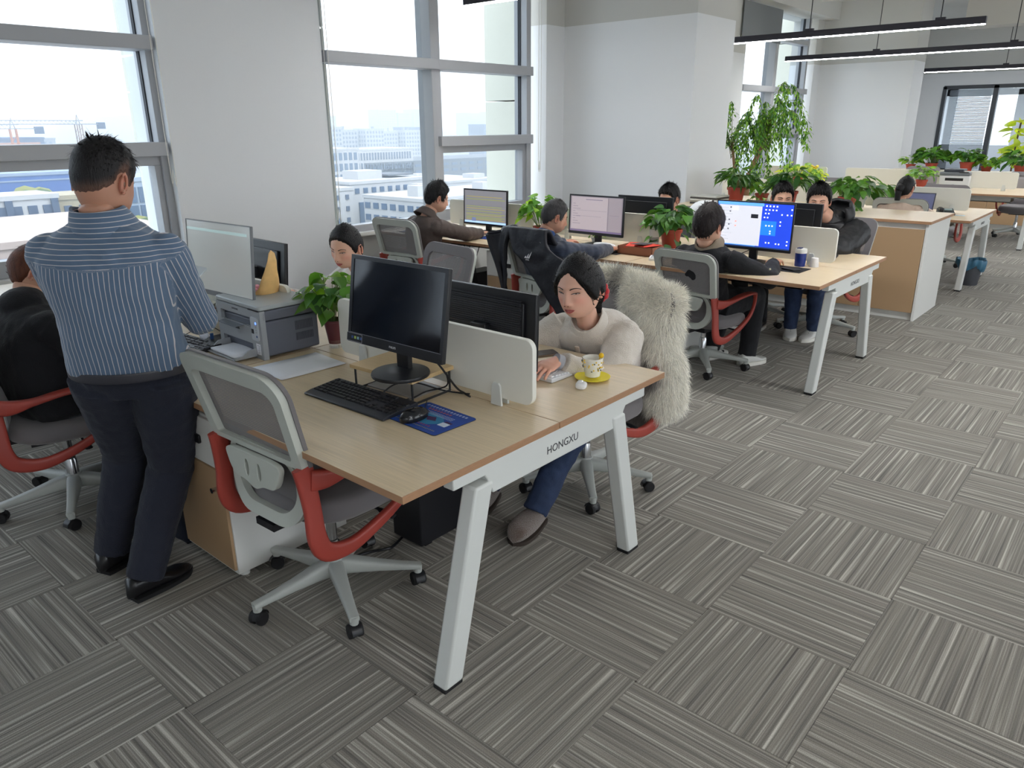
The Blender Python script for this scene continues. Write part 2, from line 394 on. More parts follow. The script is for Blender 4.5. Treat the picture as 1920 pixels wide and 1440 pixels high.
# ceiling services near the east end
duct = mat('duct_paint', (196, 194, 188), .7)
g = G(); g.box((16.0, -7, 3.38), (16.55, 2.2, 3.85)); struct('trim_1', g, duct, flat=True)
def pipe(name, pts, r, label):
    g = G(); g.tube(smooth_path(pts, 4), r, 8); return tag(g.build(name, duct), label, 'pipe')
pipe('ceiling_pipe', [(13.5, 4.0, 3.75), (13.8, 2.9, 3.75), (14.4, 2.2, 3.72)], .022, 'thin grey pipe bending under the ceiling near the far corner')
pipe('ceiling_pipe', [(12.0, 3.3, 3.8), (12.8, 2.2, 3.8), (13.6, 1.8, 3.78)], .03, 'grey pipe under the ceiling above the far row of lamps')
pipe('ceiling_pipe', [(11.0, 1.6, 3.8), (12.6, 1.0, 3.78), (14.0, .4, 3.8)], .03, 'grey pipe crossing the ceiling left of the square duct')

# ------------------------------------------------------------------ linear pendant lamps
lamp_black = mat('lamp_housing', (38, 36, 48), .4)
lamp_em = mat('lamp_diffuser', (255, 255, 255), .5, emit=LAMP_EMIT)
def lamp(x, ya, yb, z, label, sus):
    t = thing('linear_pendant_lamp', label, 'ceiling lamp', (x, (ya+yb)/2, z), 0, 'black linear pendant lamps')
    h = (yb-ya)/2
    g = G(); g.box((-.03, -h, 0), (.03, h, .075)); g.build('housing', lamp_black, t, bev=.004)
    nseg = max(1, round(2*h/1.3))
    for k in range(nseg):
        g = G(); g.box((-.026, -h+k*2*h/nseg+.006, -.008), (.026, -h+(k+1)*2*h/nseg-.006, .0)); g.build('diffuser', lamp_em, t, flat=True)
    for s_ in sus:
        g = G(); g.tube([(0, s_-(ya+yb)/2, .07), (0, s_-(ya+yb)/2, ZC-z)], .006, 6); g.build('suspension_cable', black_plastic, t)
        g = G(); g.box((-.02, s_-(ya+yb)/2-.05, .07), (.02, s_-(ya+yb)/2+.05, .10)); g.build('bracket', lamp_black, t)
lamp(4.15, -2.4, 3.72, 2.71, 'linear lamp end seen in front of the second window', (3.0, 0, -2))
lamp(8.87, .50, 3.45, 2.70, 'thick black linear lamp, nearest of the three in front of the far column', (.95, 2.4))
lamp(12.29, -3.2, 4.05, 2.70, 'long black linear lamp just behind the thickest one, crossing the far column', (.75, 2.6, -2))
lamp(17.2, -3.2, 3.05, 2.69, 'farthest black linear lamp, near the glass partition', (1.6, -1))
for x, w in ((-.6, 'overhead near'), (-4.4, 'by the west wall, near')): lamp(x, -5.0, -1.9, 2.71, 'linear lamp '+w+' the standing photographer', (-4.6, -2.4))
for x, w in ((4.15, 'opposite the second desk'), (8.87, 'opposite the third desk')): lamp(x, -6.6, -3.4, 2.71, 'linear lamp over the far side of the aisle, '+w, (-6, -4))
lamp(23.2, -2.5, 3.6, 2.71, 'added unseen linear lamp brightening the glass office', (0, 2))  # added lamp with no visible fixture; lifts the light in the far office
# roller blinds and bead chains
def blind_chain(x, z0, z1, label, y=4.38):
    g = G(); pts = [(x, y, z1), (x, y, z0+.05), (x+.02, y, z0), (x+.04, y, z0+.05), (x+.04, y, z1)]
    g.tube(smooth_path(pts, 5), .003, 5); tag(g.build('blind_chain', mat('chain_plastic', (224, 222, 214), .5)), label, 'blind chain')
blind_chain(1.575, 1.40, 3.55, 'white bead chain loop beside the left window')
blind_chain(3.07, 1.0, 3.55, 'white bead chain at the left edge of the middle window')
blind_chain(6.02, 1.30, 3.55, 'white bead chain loop hanging beside the right window of the middle bay')
g = G(); g.box((11.2, 4.36, 3.02), (12.75, 4.37, 3.56)); tag(g.build('roller_blind', mat('blind_cloth', (120, 124, 128), .8), flat=True), 'grey roller blind half lowered above the tall tree', 'blind')
# ================================================================== BENCH DESKS
def bench(x0, y0, nd, label, txt=True, length=1.4):
    t = thing('bench_desk', label, 'desk', (x0, y0, 0), 0, 'white framed oak bench desks')
    for i in range(nd):
        for s_ in (0, 1):
            a, b = s_*.7+(.0015 if s_ else 0), s_*.7+.7-(0 if s_ else .0015)
            g = G(); ya, yb = i*length+(.0015 if i else 0), (i+1)*length-.0015
            g.box((a, ya, .7255), (b, yb, .75)); ob = g.build('tabletop', [wood, wood_edge], t, bev=.0012, seg=1)
            for p in ob.data.polygons: p.material_index = 0 if p.normal.z > .9 else 1
    for e, yy in ((0, .03), (1, nd*length-.03)):
        g = G(); poly = [(.2, .682), (.335, .678), (.345, .66), (.372, .612), (1.128-.1, .612), (1.055, .66), (1.065, .678), (1.2+.06, .682), (1.262, .7255), (.198, .7255)]
        poly = [(.2, .684), (.335, .684), (.347, .668), (.372, .612), (1.09, .612), (1.115, .668), (1.127, .684), (1.262, .684), (1.262, .722), (.198, .722)]
        g.prism(poly, yy-.022, yy+.022, axis='y'); g.build('end_beam', white_metal, t, bev=.004)
        for (xt, xb) in ((.327, .165), (1.075, 1.228)):
            g = G(); w = .04
            g.add([(xb-w, yy-.03, .012), (xb+w, yy-.03, .012), (xb+w, yy+.03, .012), (xb-w, yy+.03, .012), (xt-w, yy-.03, .66), (xt+w, yy-.03, .66), (xt+w, yy+.03, .66), (xt-w, yy+.03, .66)],
                  [(0, 3, 2, 1), (4, 5, 6, 7), (0, 1, 5, 4), (1, 2, 6, 5), (2, 3, 7, 6), (3, 0, 4, 7)])
            L = g.build('leg', white_metal, t, bev=.008)
            g = G(); g.box((xb-w, yy-.028, 0), (xb+w, yy+.028, .014)); g.build('foot_pad', black_rough, L, bev=.003)
    for i in range(1, nd):
        g = G(); g.box((.4, i*length-.03, 0.0), (.46, i*length+.03, .7255)); g.build('inner_leg', white_metal, t, bev=.004); g = G(); g.box((.94, i*length-.03, 0.0), (1.0, i*length+.03, .7255)); g.build('inner_leg', white_metal, t, bev=.004)
    for xx in (.36, 1.04):
        g = G(); g.box((xx-.02, .03, .68), (xx+.02, nd*length-.03, .7255)); g.build('side_rail', white_metal, t, flat=True)
    g = G(); g.box((.55, .3, .60), (.85, nd*length-.3, .61)); g.box((.55, .3, .60), (.556, nd*length-.3, .68)); g.box((.844, .3, .60), (.85, nd*length-.3, .68)); g.build('cable_tray', white_metal, t, flat=True)
    if txt:
        M = Matrix.Translation((.73, .0075, .664-.004))@Matrix.Rotation(PI/2, 4, 'X')
        lettering('HONGXU', .040, mat('dark_print', (60, 62, 66), .5), t, M)
    return t
bench(0, 0, 3, 'nearest bench desk with the lettered white end beam')
bench(3.48, .115, 3, 'second bench desk, where four men work beneath the middle windows')
bench(7.68, .085, 3, 'third bench desk behind the tan storage cabinets')
bench(11.22, .03, 3, 'farthest bench desk carrying the white printer')
# privacy panels
def panel(x, y0, y1, label, z1=1.015):
    t = thing('privacy_panel', label, 'desk divider', (x, (y0+y1)/2, .752), 0, 'white desk divider panels')
    h = (y1-y0)/2; z0 = .028
    g = G(); g.prism(rrect(-h, h, z0, z1-.752, .035, 6), -.011, .011, axis='x'); g.build('board', mat('divider_board', (232, 231, 222), .45), t, bev=.002)
    for yy in (-h+.16, h-.16):
        for s_ in (-1, 1):
            g = G(); g.prism([(yy-.026, .0005), (yy+.026, .0005), (yy+.020, .075), (yy+.012, .085), (yy-.012, .085), (yy-.020, .075)], s_*.013, s_*.022, axis='x'); g.build('clamp', white_metal, t, bev=.002)
    return t
panel(.70, .11, 1.18, 'white divider panel between the black screens on the nearest desk')
panel(.70, 1.55, 2.62, 'white divider panel behind the grey printer on the nearest desk')
panel(.70, 2.95, 4.02, 'white divider panel nearest the left window, behind the standing man')
panel(4.18, .265, 1.33, 'white divider panel at the end of the second desk, behind the blue thermos')
panel(4.18, 1.66, 2.72, 'white divider panel behind the two middle screens of the second desk')
panel(4.18, 2.96, 4.02, 'white divider panel behind the spreadsheet screen')
panel(8.38, .25, 1.33, 'white divider panel in front of the woman with the ponytail')
panel(8.38, 1.60, 2.68, 'white divider panel left of the potted plants on the third desk', 1.03)
panel(8.38, 2.95, 4.0, 'white divider panel beside the tall tree', 1.03)
panel(11.92, .31, 1.35, 'white divider panel right of the white printer on the farthest desk')
panel(11.92, 1.65, 2.7, 'white divider panel behind the bright green plant on the farthest desk')
panel(11.92, 3.0, 4.05, 'white divider panel of the farthest desk below the light green leaves')
# pedestals
lock_m = mat('lock_black', (24, 25, 28), .35)
def pedestal(x, y, rz, label, w=.40, d=.52, h=.69):   # local +x = front normal
    t = thing('pedestal_cabinet', label, 'cabinet', (x, y, 0), rz, 'white pedestal cabinets under the desks')
    g = G(); g.box((-d, -w/2, .035), (0, w/2, h)); g.build('body', white_lam, t, bev=.002)
    dr = G(); dr.box((0, -w/2+.012, h-.20), (.014, w/2-.004, h-.01)); D = dr.build('drawer', white_lam, t, bev=.0015)
    g = G(); g.prism(rrect(-.045+.03, .055+.03, h-.12, h-.085, .008, 3), .014, .024, axis='x'); g.build('lock', lock_m, D, bev=.002)
    g = G(); g.cyl((.02, -.005, h-.103), (.04, -.005, h-.103), .008, n=12); g.box((.04, -.007, h-.112), (.046, -.003, h-.094)); g.build('key', chrome, D)
    dd = G(); dd.box((0, -w/2+.014, .055), (.012, w/2-.006, h-.21)); DD = dd.build('door', brown_panel, t, bev=.0015)
    g = G(); g.cyl((.012, w/2-.05, .40), (.030, w/2-.05, .40), .009, n=14); g.cyl((.030, w/2-.05, .40), (.036, w/2-.05, .40), .011, n=14); g.build('knob', chrome, DD)
    for (a, b) in ((-.05, -w/2+.05), (-.05, w/2-.05), (-d+.05, -w/2+.05), (-d+.05, w/2-.05)):
        g = G(); g.lathe([(.02, 0), (.02, .035)], (a, b, 0), 16); g.build('foot', white_metal, t)
    return t
pedestal(.035, 1.262, PI, 'white pedestal cabinet with keyed lock and tan door beside the standing man')
pedestal(3.53, 2.74, PI, 'white pedestal cabinet behind the chair with the dark padded jacket')
pedestal(3.53, 1.29, PI, 'white pedestal cabinet with black lock between two chairs at the second desk')
pedestal(1.36, 2.9, 0, 'white pedestal cabinet on the far side of the nearest desk')
# long storage cabinets
def storage(x0, x1, y0, units, h, label, uw=.95):
    t = thing('storage_cabinet', label, 'cabinet', (0, 0, 0), 0, 'long tan fronted storage cabinets')
    n = len(units)
    g = G(); g.box((x0+.02, y0+.02, .07), (x1-.02, y0+sum(units), h-.025)); g.build('body', white_lam, t, flat=True)
    g = G(); g.box((x0+.04, y0+.01, 0), (x1-.04, y0+sum(units), .07)); g.build('plinth', white_lam, t, bev=.002)
    g = G(); g.box((x0, y0, .0), (x1, y0+.022, h-.025)); g.build('side_panel', white_lam, t, bev=.002)
    g = G(); g.box((x0-.03, y0-.02, h-.025), (x1+.02, y0+sum(units), h)); ob = g.build('top_board', [wood, wood_edge], t, bev=.0015, seg=1)
    for p in ob.data.polygons: p.material_index = 0 if p.normal.z > .9 else 1
    y = y0+.024
    for u in units:
        g = G(); g.box((x0-.0, y+.002, .075), (x0+.018, y+u-.003, h-.075)); g.build('door', brown_panel, t, bev=.0015)
        g = G(); g.box((x1-.018, y+.002, .075), (x1, y+u-.003, h-.075)); g.build('door', brown_panel, t, bev=.0015); y += u
    return t
storage(6.13, 6.95, .13, [.46, .9, .9, .25], .89, 'long cabinet with oak top between the second and third desks')
storage(13.75, 14.55, .0, [.9, .9, .85], .89, 'far cabinet with potted plants along its oak top')
# ================================================================== CHAIRS
def back_x(z):   # profile of the backrest, leaning backwards
    t = (z-.43)/.52; return -.232-.02*t-.085*t*t
CH = {}
def chair_parts():
    # outlines in (y, z)
    def outl(hw_b, hw_t, z0, z1, r, n=8):
        P = []
        for (cx, cz, a0) in ((1, -1, -90), (1, 1, 0), (-1, 1, 90), (-1, -1, 180)):
            for k in range(n+1):
                a = math.radians(a0+90*k/n); zz = (z1-r if cz > 0 else z0+r)+r*math.sin(a)
                hw = hw_b+(hw_t-hw_b)*(zz-z0)/(z1-z0); P.append((cx*(hw-r)+r*math.cos(a), zz))
        return P
    def ring(outer, inner, dx0, dx1, xf=back_x, mi=0, g=None):
        g = g or G(); n = len(outer); V = []
        for P, dx in ((outer, dx0), (inner, dx0), (inner, dx1), (outer, dx1)):
            for (y, z) in P: V.append((xf(z)+dx+.10*y*y, y, z))
        F = []
        for q in range(4):
            r_ = (q+1) % 4
            for k in range(n): F.append((q*n+k, r_*n+k, r_*n+(k+1) % n, q*n+(k+1) % n))
        return g.add(V, F, mi)
    def outl2(hw_b, hw_t, z0, z1, rb, rt, n=8):
        P = []
        for (cx, cz, a0) in ((1, -1, -90), (1, 1, 0), (-1, 1, 90), (-1, -1, 180)):
            r = rt if cz > 0 else rb
            for k in range(n+1):
                a = math.radians(a0+90*k/n); zz = (z1-r if cz > 0 else z0+r)+r*math.sin(a)
                hw = hw_b+(hw_t-hw_b)*(zz-z0)/(z1-z0); P.append((cx*(hw-r)+r*math.cos(a), zz))
        return P
    o1 = outl2(.248, .268, .640, .958, .010, .078); i1 = outl2(.206, .222, .662, .902, .012, .045)
    g = ring(o1, i1, -.012, .012); CH['back_frame'] = g.build('back_frame', chair_white, data_only=True)
    # mesh panel
    g = G(); NU, NV = 14, 12
    def f(u, v):
        z = .648+v*.262; hw = (.21+.014*v)*(1 if v < .94 else .93); y = (u*2-1)*hw; return (back_x(z)+.012+.10*y*y+.012*math.sin(PI*u)*math.sin(PI*v), y, z)
    g.grid(f, NU, NV); CH['back_mesh'] = g.build('back_mesh', chair_mesh, data_only=True)
    # padded front cover (dark edge strip round the frame)
    o2 = outl2(.252, .274, .640, .964, .012, .082); i2 = outl2(.203, .219, .66, .904, .014, .047)
    g = ring(o2, i2, .012, .026); CH['back_trim'] = g.build('back_trim', chair_fabric, data_only=True)
    g = G()
    def f2(u, v):
        z = .648+v*.05; y = (u*2-1)*.208; return (back_x(z)+.026+.1*y*y, y, z)
    g.grid(f2, 10, 3); CH['back_pad'] = g.build('back_pad', chair_fabric, data_only=True)
    # lumbar hoop
    o3 = outl(.205, .205, .395, .665, .125, 10); i3 = outl(.165, .165, .435, .66, .10, 10)
    def xl(z): return -.222-.02*((z-.53)/.13)**2
    g = ring(o3, i3, -.014, .010, xl); CH['lumbar_hoop'] = g.build('lumbar_hoop', chair_white, data_only=True)
    # lumbar cushion seen through the hoop
    g = G()
    def f3(s_):
        def f(u, v):
            z = .42+v*.235; w = .175*math.sqrt(max(0, 1-(abs(v-.6)/.62)**3)); y = (u*2-1)*w
            return (xl(z)+.02+s_*.022*math.sin(PI*u)*math.sin(PI*min(1, v+.02)), y, z)
        return f
    g.grid(f3(1), 12, 10); g.grid(f3(-.2), 12, 10); CH['lumbar_cushion'] = g.build('lumbar_cushion', chair_fabric, data_only=True)
    # lumbar bracket with two oval holes
    c = bpy.data.curves.new('b', 'CURVE'); c.dimensions = '2D'; c.fill_mode = 'BOTH'; c.extrude = .008; c.bevel_depth = .002
    def spl(P):
        s_ = c.splines.new('POLY'); s_.points.add(len(P)-1); s_.use_cyclic_u = True
        for k, (a, b) in enumerate(P): s_.points[k].co = (a, b, 0, 1)
    out = [(p[0], p[1]) for p in smooth_path([(-.135, .04), (0, .046), (.135, .04), (.14, 0), (.11, -.045), (.05, -.058), (0, -.072), (-.05, -.058), (-.11, -.045), (-.14, 0)], 5, True)]
    spl([(a, b) for a, b, *_ in out] if False else [(p[0], p[1]) for p in smooth_path([(-.135, .04, 0), (0, .046, 0), (.135, .04, 0), (.14, 0, 0), (.11, -.045, 0), (.05, -.055, 0), (0, -.072, 0), (-.05, -.055, 0), (-.11, -.045, 0), (-.14, 0, 0)], 5, True)])
    for s_ in (-1, 1): spl([(s_*.034+.013*math.cos(a), -.008+.033*math.sin(a)) for a in [2*PI*k/16 for k in range(16)]])
    o = bpy.data.objects.new('b', c); COL.objects.link(o); me = bpy.data.meshes.new_from_object(o.evaluated_get(bpy.context.evaluated_depsgraph_get())); bpy.data.objects.remove(o)
    me.transform(Matrix.Translation((-.268, 0, .588))@Matrix(((0, 0, 1, 0), (1, 0, 0, 0), (0, 1, 0, 0), (0, 0, 0, 1)))); me.materials.clear(); me.materials.append(chair_white); CH['lumbar_bracket'] = me
    # seat
    g = G(); n = 28; rings = [(.93, .392), (1.0, .405), (1.02, .425), (1.0, .452), (.96, .466), (.85, .473), (.6, .475), (.3, .474), (.04, .474)]
    V = []
    for (s_, z) in rings:
        for k in range(n):
            a = 2*PI*k/n; cx, cy = math.cos(a), math.sin(a); e = .62
            x = .235*math.copysign(abs(cx)**e, cx)*s_+.015; y = .25*math.copysign(abs(cy)**e, cy)*s_*(1+.05*cx)
            zz = z-(.03*max(0, (x-.12)/.12)**2)+.012*max(0, (-x-.1)/.14)*(1 if z > .45 else .3)+.008*(abs(y)/.25)**2*(1 if z > .44 else 0)
            V.append((x, y, zz))
    F = [(j*n+k, j*n+(k+1) % n, (j+1)*n+(k+1) % n, (j+1)*n+k) for j in range(len(rings)-1) for k in range(n)]+[list(range(n))[::-1], [(len(rings)-1)*n+k for k in range(n)]]
    g.add(V, F); CH['seat'] = g.build('seat', chair_fabric, data_only=True, ang=70)
    g = G(); g.box((-.14, -.10, .345), (.12, .10, .395)); g.box((-.26, -.05, .36), (-.10, .05, .385)); CH['mechanism'] = g.build('mechanism', black_plastic, data_only=True)
    g = G(); g.tube(smooth_path([(.05, -.09, .365), (.06, -.20, .362), (.07, -.27, .35)], 4), [(.006, .006)]*5+[(.016, .006)]*4, 8); g.tube(smooth_path([(-.05, .09, .365), (-.05, .2, .36), (-.05, .26, .35)], 4), [(.006, .006)]*5+[(.016, .006)]*4, 8); CH['lever'] = g.build('lever', black_plastic, data_only=True)
    # red armrest loop (in the x-z plane at y = .268)
    for s_ in (-1, 1):
        K = [(-.252, .648, .236, .070, .026), (-.246, .60, .240, .066, .026), (-.240, .50, .250, .060, .026), (-.238, .40, .258, .066, .028), (-.205, .340, .258, .064, .030), (-.11, .318, .254, .052, .030), (.0, .345, .254, .042, .028), (.10, .395, .262, .034, .026),
             (.175, .46, .272, .026, .024), (.205, .54, .280, .018, .024), (.200, .605, .285, .016, .030), (.175, .632, .286, .016, .052), (.10, .636, .285, .018, .066), (.0, .626, .280, .022, .062), (-.10, .606, .272, .032, .046), (-.18, .594, .258, .062, .034), (-.235, .600, .246, .070, .026)]
        P = np.array([(a, s_*c_, b) for a, b, c_, w, h in K]); WH = np.array([(w, h) for *_, w, h in K])
        PP = smooth_path(P, 5); Wp = smooth_path(np.c_[WH, np.zeros(len(K))], 5)[:, :2]
        # width lies in the x-z plane, thickness along y -> use the in-plane normal as width direction
        ups = []
        for i in range(len(PP)):
            t = nrm(PP[min(i+1, len(PP)-1)]-PP[max(0, i-1)]); ups.append(nrm(np.cross(t, (0, 1, 0))))
        g = G(); g.sweep(PP, [tuple(w) for w in Wp], ups); CH['armrest'+('_r' if s_ < 0 else '_l')] = g.build('armrest', chair_red, data_only=True, ang=60)
    # gas column
    g = G(); g.lathe([(.027, .09), (.027, .215), (.024, .22), (.024, .225)], (0, 0, 0), 20); CH['column'] = g.build('column_tube', chrome, data_only=True)
    g = G(); g.lathe([(.020, .2), (.020, .35)], (0, 0, 0), 20); CH['piston'] = g.build('gas_lift', chrome, data_only=True)
    g = G(); g.lathe([(.034, .075), (.045, .085), (.048, .11), (.040, .135), (.033, .145)], (0, 0, 0), 24); CH['hub'] = g.build('hub', grey_base, data_only=True)
    # one star leg along +x
    g = G(); P = [(.015, 0, .108), (.07, 0, .108), (.17, 0, .096), (.26, 0, .086), (.328, 0, .080)]; WH = [(.066, .07), (.058, .062), (.046, .040), (.038, .028), (.036, .022)]
    g.sweep(P, WH, (0, 1, 0)); g.lathe([(.016, .055), (.018, .085)], (.315, 0, 0), 12); CH['leg'] = g.build('leg', grey_base, data_only=True, ang=50)
    g = G()
    for s_ in (-1, 1): g.add(*[(lambda q: q)(x) for x in lathe_x(.0265, .021, s_*.0155)])
    CH['wheel'] = g.build('caster', black_rough, data_only=True)
    g = G(); g.cyl((0, 0, .03), (0, 0, .062), .009, n=10)
    g.grid(lambda u, v: (-.005+.031*math.cos(PI*u), -.018+.036*v, .026+.031*math.sin(PI*u)), 9, 2); CH['caster_hood'] = g.build('caster_hood', black_plastic, data_only=True)
def lathe_x(r, w, y):   # a wheel, axis along y
    n = 18; prof = [(.35*r, -w/2), (r*.9, -w/2), (r, -w*.3), (r, w*.3), (r*.9, w/2), (.35*r, w/2)]; V = []; F = []
    for (q, t) in prof:
        for k in range(n): a = 2*PI*k/n; V.append((q*math.cos(a), y+t, .0275+q*math.sin(a)))
    for j in range(len(prof)-1):
        for k in range(n): F.append((j*n+k, (j+1)*n+k, (j+1)*n+(k+1) % n, j*n+(k+1) % n))
    F += [list(range(n)), [(len(prof)-1)*n+k for k in range(n)][::-1]]; return V, F
chair_parts()
def chair(x, y, rz, label, dz=0.0, base=0.0, sc=1.0, full=True, grp='grey mesh office chairs with red arms'):
    t = thing('office_chair', label, 'chair', (x, y, 0), rz, grp)
    def p(name, key, par=t, up=True, **k):
        o = link(name, CH[key], par, (0, 0, dz if up else 0)); 
        if sc != 1 and up: o.scale = (sc, sc, sc); o.location.z = dz+.475*(1-sc)
        return o
    bf = p('back_frame', 'back_frame'); p('back_mesh', 'back_mesh'); p('back_trim', 'back_trim'); p('lumbar_pad', 'back_pad')
    p('lumbar_hoop', 'lumbar_hoop'); p('lumbar_cushion', 'lumbar_cushion'); p('lumbar_bracket', 'lumbar_bracket')
    p('seat', 'seat'); p('mechanism', 'mechanism'); p('lever', 'lever'); p('armrest', 'armrest_r'); p('armrest', 'armrest_l')
    p('gas_lift', 'piston'); p('column_tube', 'column', up=False); p('hub', 'hub', up=False)
    for k in range(5):
        a = base+k*2*PI/5
        L = link('leg', CH['leg'], t); L.rotation_euler = (0, 0, a)
        c = link('caster', CH['wheel'], L, (.315, 0, 0)); c.rotation_euler = (0, 0, rnd.uniform(0, 6)); h = link('caster_hood', CH['caster_hood'], L, (.315, 0, 0)); h.rotation_euler = c.rotation_euler
    return t
D2 = math.radians
chair(.255, .735, D2(2), 'empty grey mesh office chair with red arms pushed against the nearest desk', .035, D2(-45), 1.03)
chair(-.10, 2.30, D2(-14), 'office chair with red arms under the woman in the black hoodie', .0, D2(-100))
chair(1.62, .53, D2(176), 'office chair with a fur coat over its back, under the woman in cream', .0, D2(118))
chair(2.02, 2.20, D2(172), 'office chair whose rounded grey back shows behind the nearest black screen', -.01, 0)
chair(3.73, .98, D2(-8), 'office chair under the man in the black sweater', -.055, D2(-64), .96)
chair(3.35, 2.02, D2(-16), 'office chair with a dark padded jacket over its back', -.03, D2(30))
chair(3.30, 3.50, D2(2), 'office chair under the man in the brown jacket', .01, D2(10))
chair(5.30, .70, D2(172), 'office chair under the man in the black puffer jacket', -.02, D2(20))
chair(5.45, 1.30, D2(185), 'office chair under the man peering over the black screen', -.03, D2(0))
chair(5.35, 2.10, D2(180), 'office chair under the young man hidden by the black screen', -.03, D2(0))
chair(7.74, .72, D2(2), 'pale office chair under the woman with the ponytail', .0, D2(15))
chair(9.35, .75, D2(180), 'office chair on the far side of the third desk, beyond the divider', .0, D2(15))
chair(11.85, .42, D2(182), 'empty dark grey office chair tucked at the farthest desk', .0, D2(30)) if False else chair(12.85, .35, D2(180), 'empty dark grey office chair beyond the farthest desk', .0, D2(30))
chair(9.4, 2.1, D2(180), 'office chair beside the tall tree on the far side of the third desk', .03, 0)
chair(13.1, 1.9, D2(180), 'office chair behind the divider of the farthest desk', .03, 0)
# ================================================================== SCREENS
def uim(rgb, e=.75):
    return mat('ui_%d_%d_%d_%d' % (rgb+(int(e*100),)), rgb, .4, emit=e)
def monitor(name, label, x, y, zd, rz, w, h, zb, tilt=0.0, bez=.018, chin=.026, content=None, frame=black_plastic, base='disc', grp=None, thick=.028, extra=None, glassm=dark_glass, neckh=None, group='black flat screens on the desks'):
    """faces local +x; zd = height of the surface it stands on; zb = world height of the lower edge of the panel"""
    t = thing(name, label, 'monitor', (x, y, zd), rz, group)
    T = Matrix.Translation((0, 0, zb-zd))@Matrix.Rotation(-tilt, 4, 'Y')
    def b(g, nm, m, **k):
        o = g.build(nm, m, t, **k); o.matrix_local = T; return o
    g = G(); g.box((-thick*.55, -w/2, 0), (0, w/2, h)); g.box((-thick, -w/2+.05, .04), (-thick*.55, w/2-.05, h-.04)); P = b(g, 'panel_housing', frame, bev=.003)
    g = G()
    for (a, c) in (((-w/2, 0), (w/2, chin)), ((-w/2, h-bez), (w/2, h)), ((-w/2, chin), (-w/2+bez, h-bez)), ((w/2-bez, chin), (w/2, h-bez))): g.box((0, a[0], a[1]), (.004, c[0], c[1]))
    b(g, 'bezel', frame, flat=True)
    g = G(); g.box((-.001, -w/2+bez, chin), (.0015, w/2-bez, h-bez)); b(g, 'screen', content[0] if content else glassm, flat=True)
    if content:
        ms = [content[0]]; g = G(); W_ = w-2*bez; H_ = h-bez-chin
        for k, (u0, v0, u1, v1, m) in enumerate(content[1]):   # u to the viewer's right, v up
            if m not in ms: ms.append(m)
            # viewer looks along -x, so right is +y
            e = .0017+k*.00001
            g.box((e, -W_/2+u0*W_, chin+v0*H_), (e+.0004, -W_/2+u1*W_, chin+v1*H_), ms.index(m))
        b(g, 'screen_image', ms, flat=True)
    zc = zb-zd
    g = G(); g.box((-thick-.012, -.03, .012), (-thick-.036, .03, zc+h*.45)); g.box((-thick-.03, -.04, zc+h*.35), (-thick+.002, .04, zc+h*.55)); g.build('neck', black_plastic, t, bev=.004)
    if base == 'disc':
        g = G(); g.lathe([(.104, 0), (.106, .006), (.104, .012), (.06, .020), (.03, .024)], (-.03, 0, 0), 36); g.build('base', black_plastic, t)
    else:
        g = G(); g.prism(rrect(-.12, .06, -.12, .12, .02, 4), 0, .012); g.build('base', black_plastic, t, bev=.002)
    return t, T
grey_silver = mat('silver_plastic', (150, 152, 154), .35)
# nearest black screen on the riser
m1, T1 = monitor('monitor', 'switched-off black screen on the small oak riser, nearest of all', .463, .545, .856, PI+D2(1), .492, .318, .948, D2(9), .015, .034, group='black flat screens on the desks')
lettering('PHILIPS', .011, mat('silver_print', (190, 192, 196), .4), m1, T1@Matrix.Translation((.0045, .0, .015))@Matrix(((0, 0, 1, 0), (1, 0, 0, 0), (0, 1, 0, 0), (0, 0, 0, 1))))
g = G(); g.box((.0041, -.250, .002), (.0046, -.165, .033), 0); g.box((.0046, -.249, .0032), (.0048, -.166, .0318), 1)
for k, c in enumerate((2, 3, 4, 2)): g.box((.0048, -.224+k*.016, .013), (.0050, -.214+k*.016, .023), c)
o = g.build('sticker', [mat('sticker_line', (190, 190, 196), .4), mat('sticker_black', (20, 22, 30), .3), mat('sticker_blue', (60, 90, 150), .4), mat('sticker_lime', (170, 190, 90), .4), mat('sticker_teal', (140, 180, 190), .4)], m1, flat=True); o.matrix_local = T1
g = G(); g.box((.002, -.237, .0345), (.0042, .237, .036)); o = g.build('trim_line', mat('silver_line', (150, 150, 160), .3, .6), m1, flat=True); o.matrix_local = T1
# back of the cream woman's screen
m2, T2 = monitor('monitor', 'black screen seen from behind, ribbed back, between divider and woman in cream', .955, .56, .75, 0, .51, .30, .80, -D2(2), group='black flat screens on the desks', thick=.03)
g = G()
for k in range(26): g.box((-.0345, -.195, .055+k*.0085), (-.030, .195, .055+k*.0085+.004))
o = g.build('back_ribs', mat('ribbed_black', (34, 35, 42), .5), m2, flat=True); o['kind'] = 'stuff'; o.matrix_local = T2
g = G(); g.box((-.0295, -.17, .245), (-.036, .17, .249)); o = g.build('vent_slot', black_rough, m2, flat=True); o.matrix_local = T2
lettering('PHILIPS', .018, mat('dim_print', (62, 64, 72), .4), m2, T2@Matrix.Translation((-.0352, .02, .175))@Matrix(((0, 0, -1, 0), (-1, 0, 0, 0), (0, 1, 0, 0), (0, 0, 0, 1))))
g = G(); 
for yy in (-.035, .05): g.cyl((-.036, yy, .15), (-.034, yy, .15), .004, n=8)
o = g.build('mount_hole', black_rough, m2); o['kind'] = 'stuff'; o.matrix_local = T2
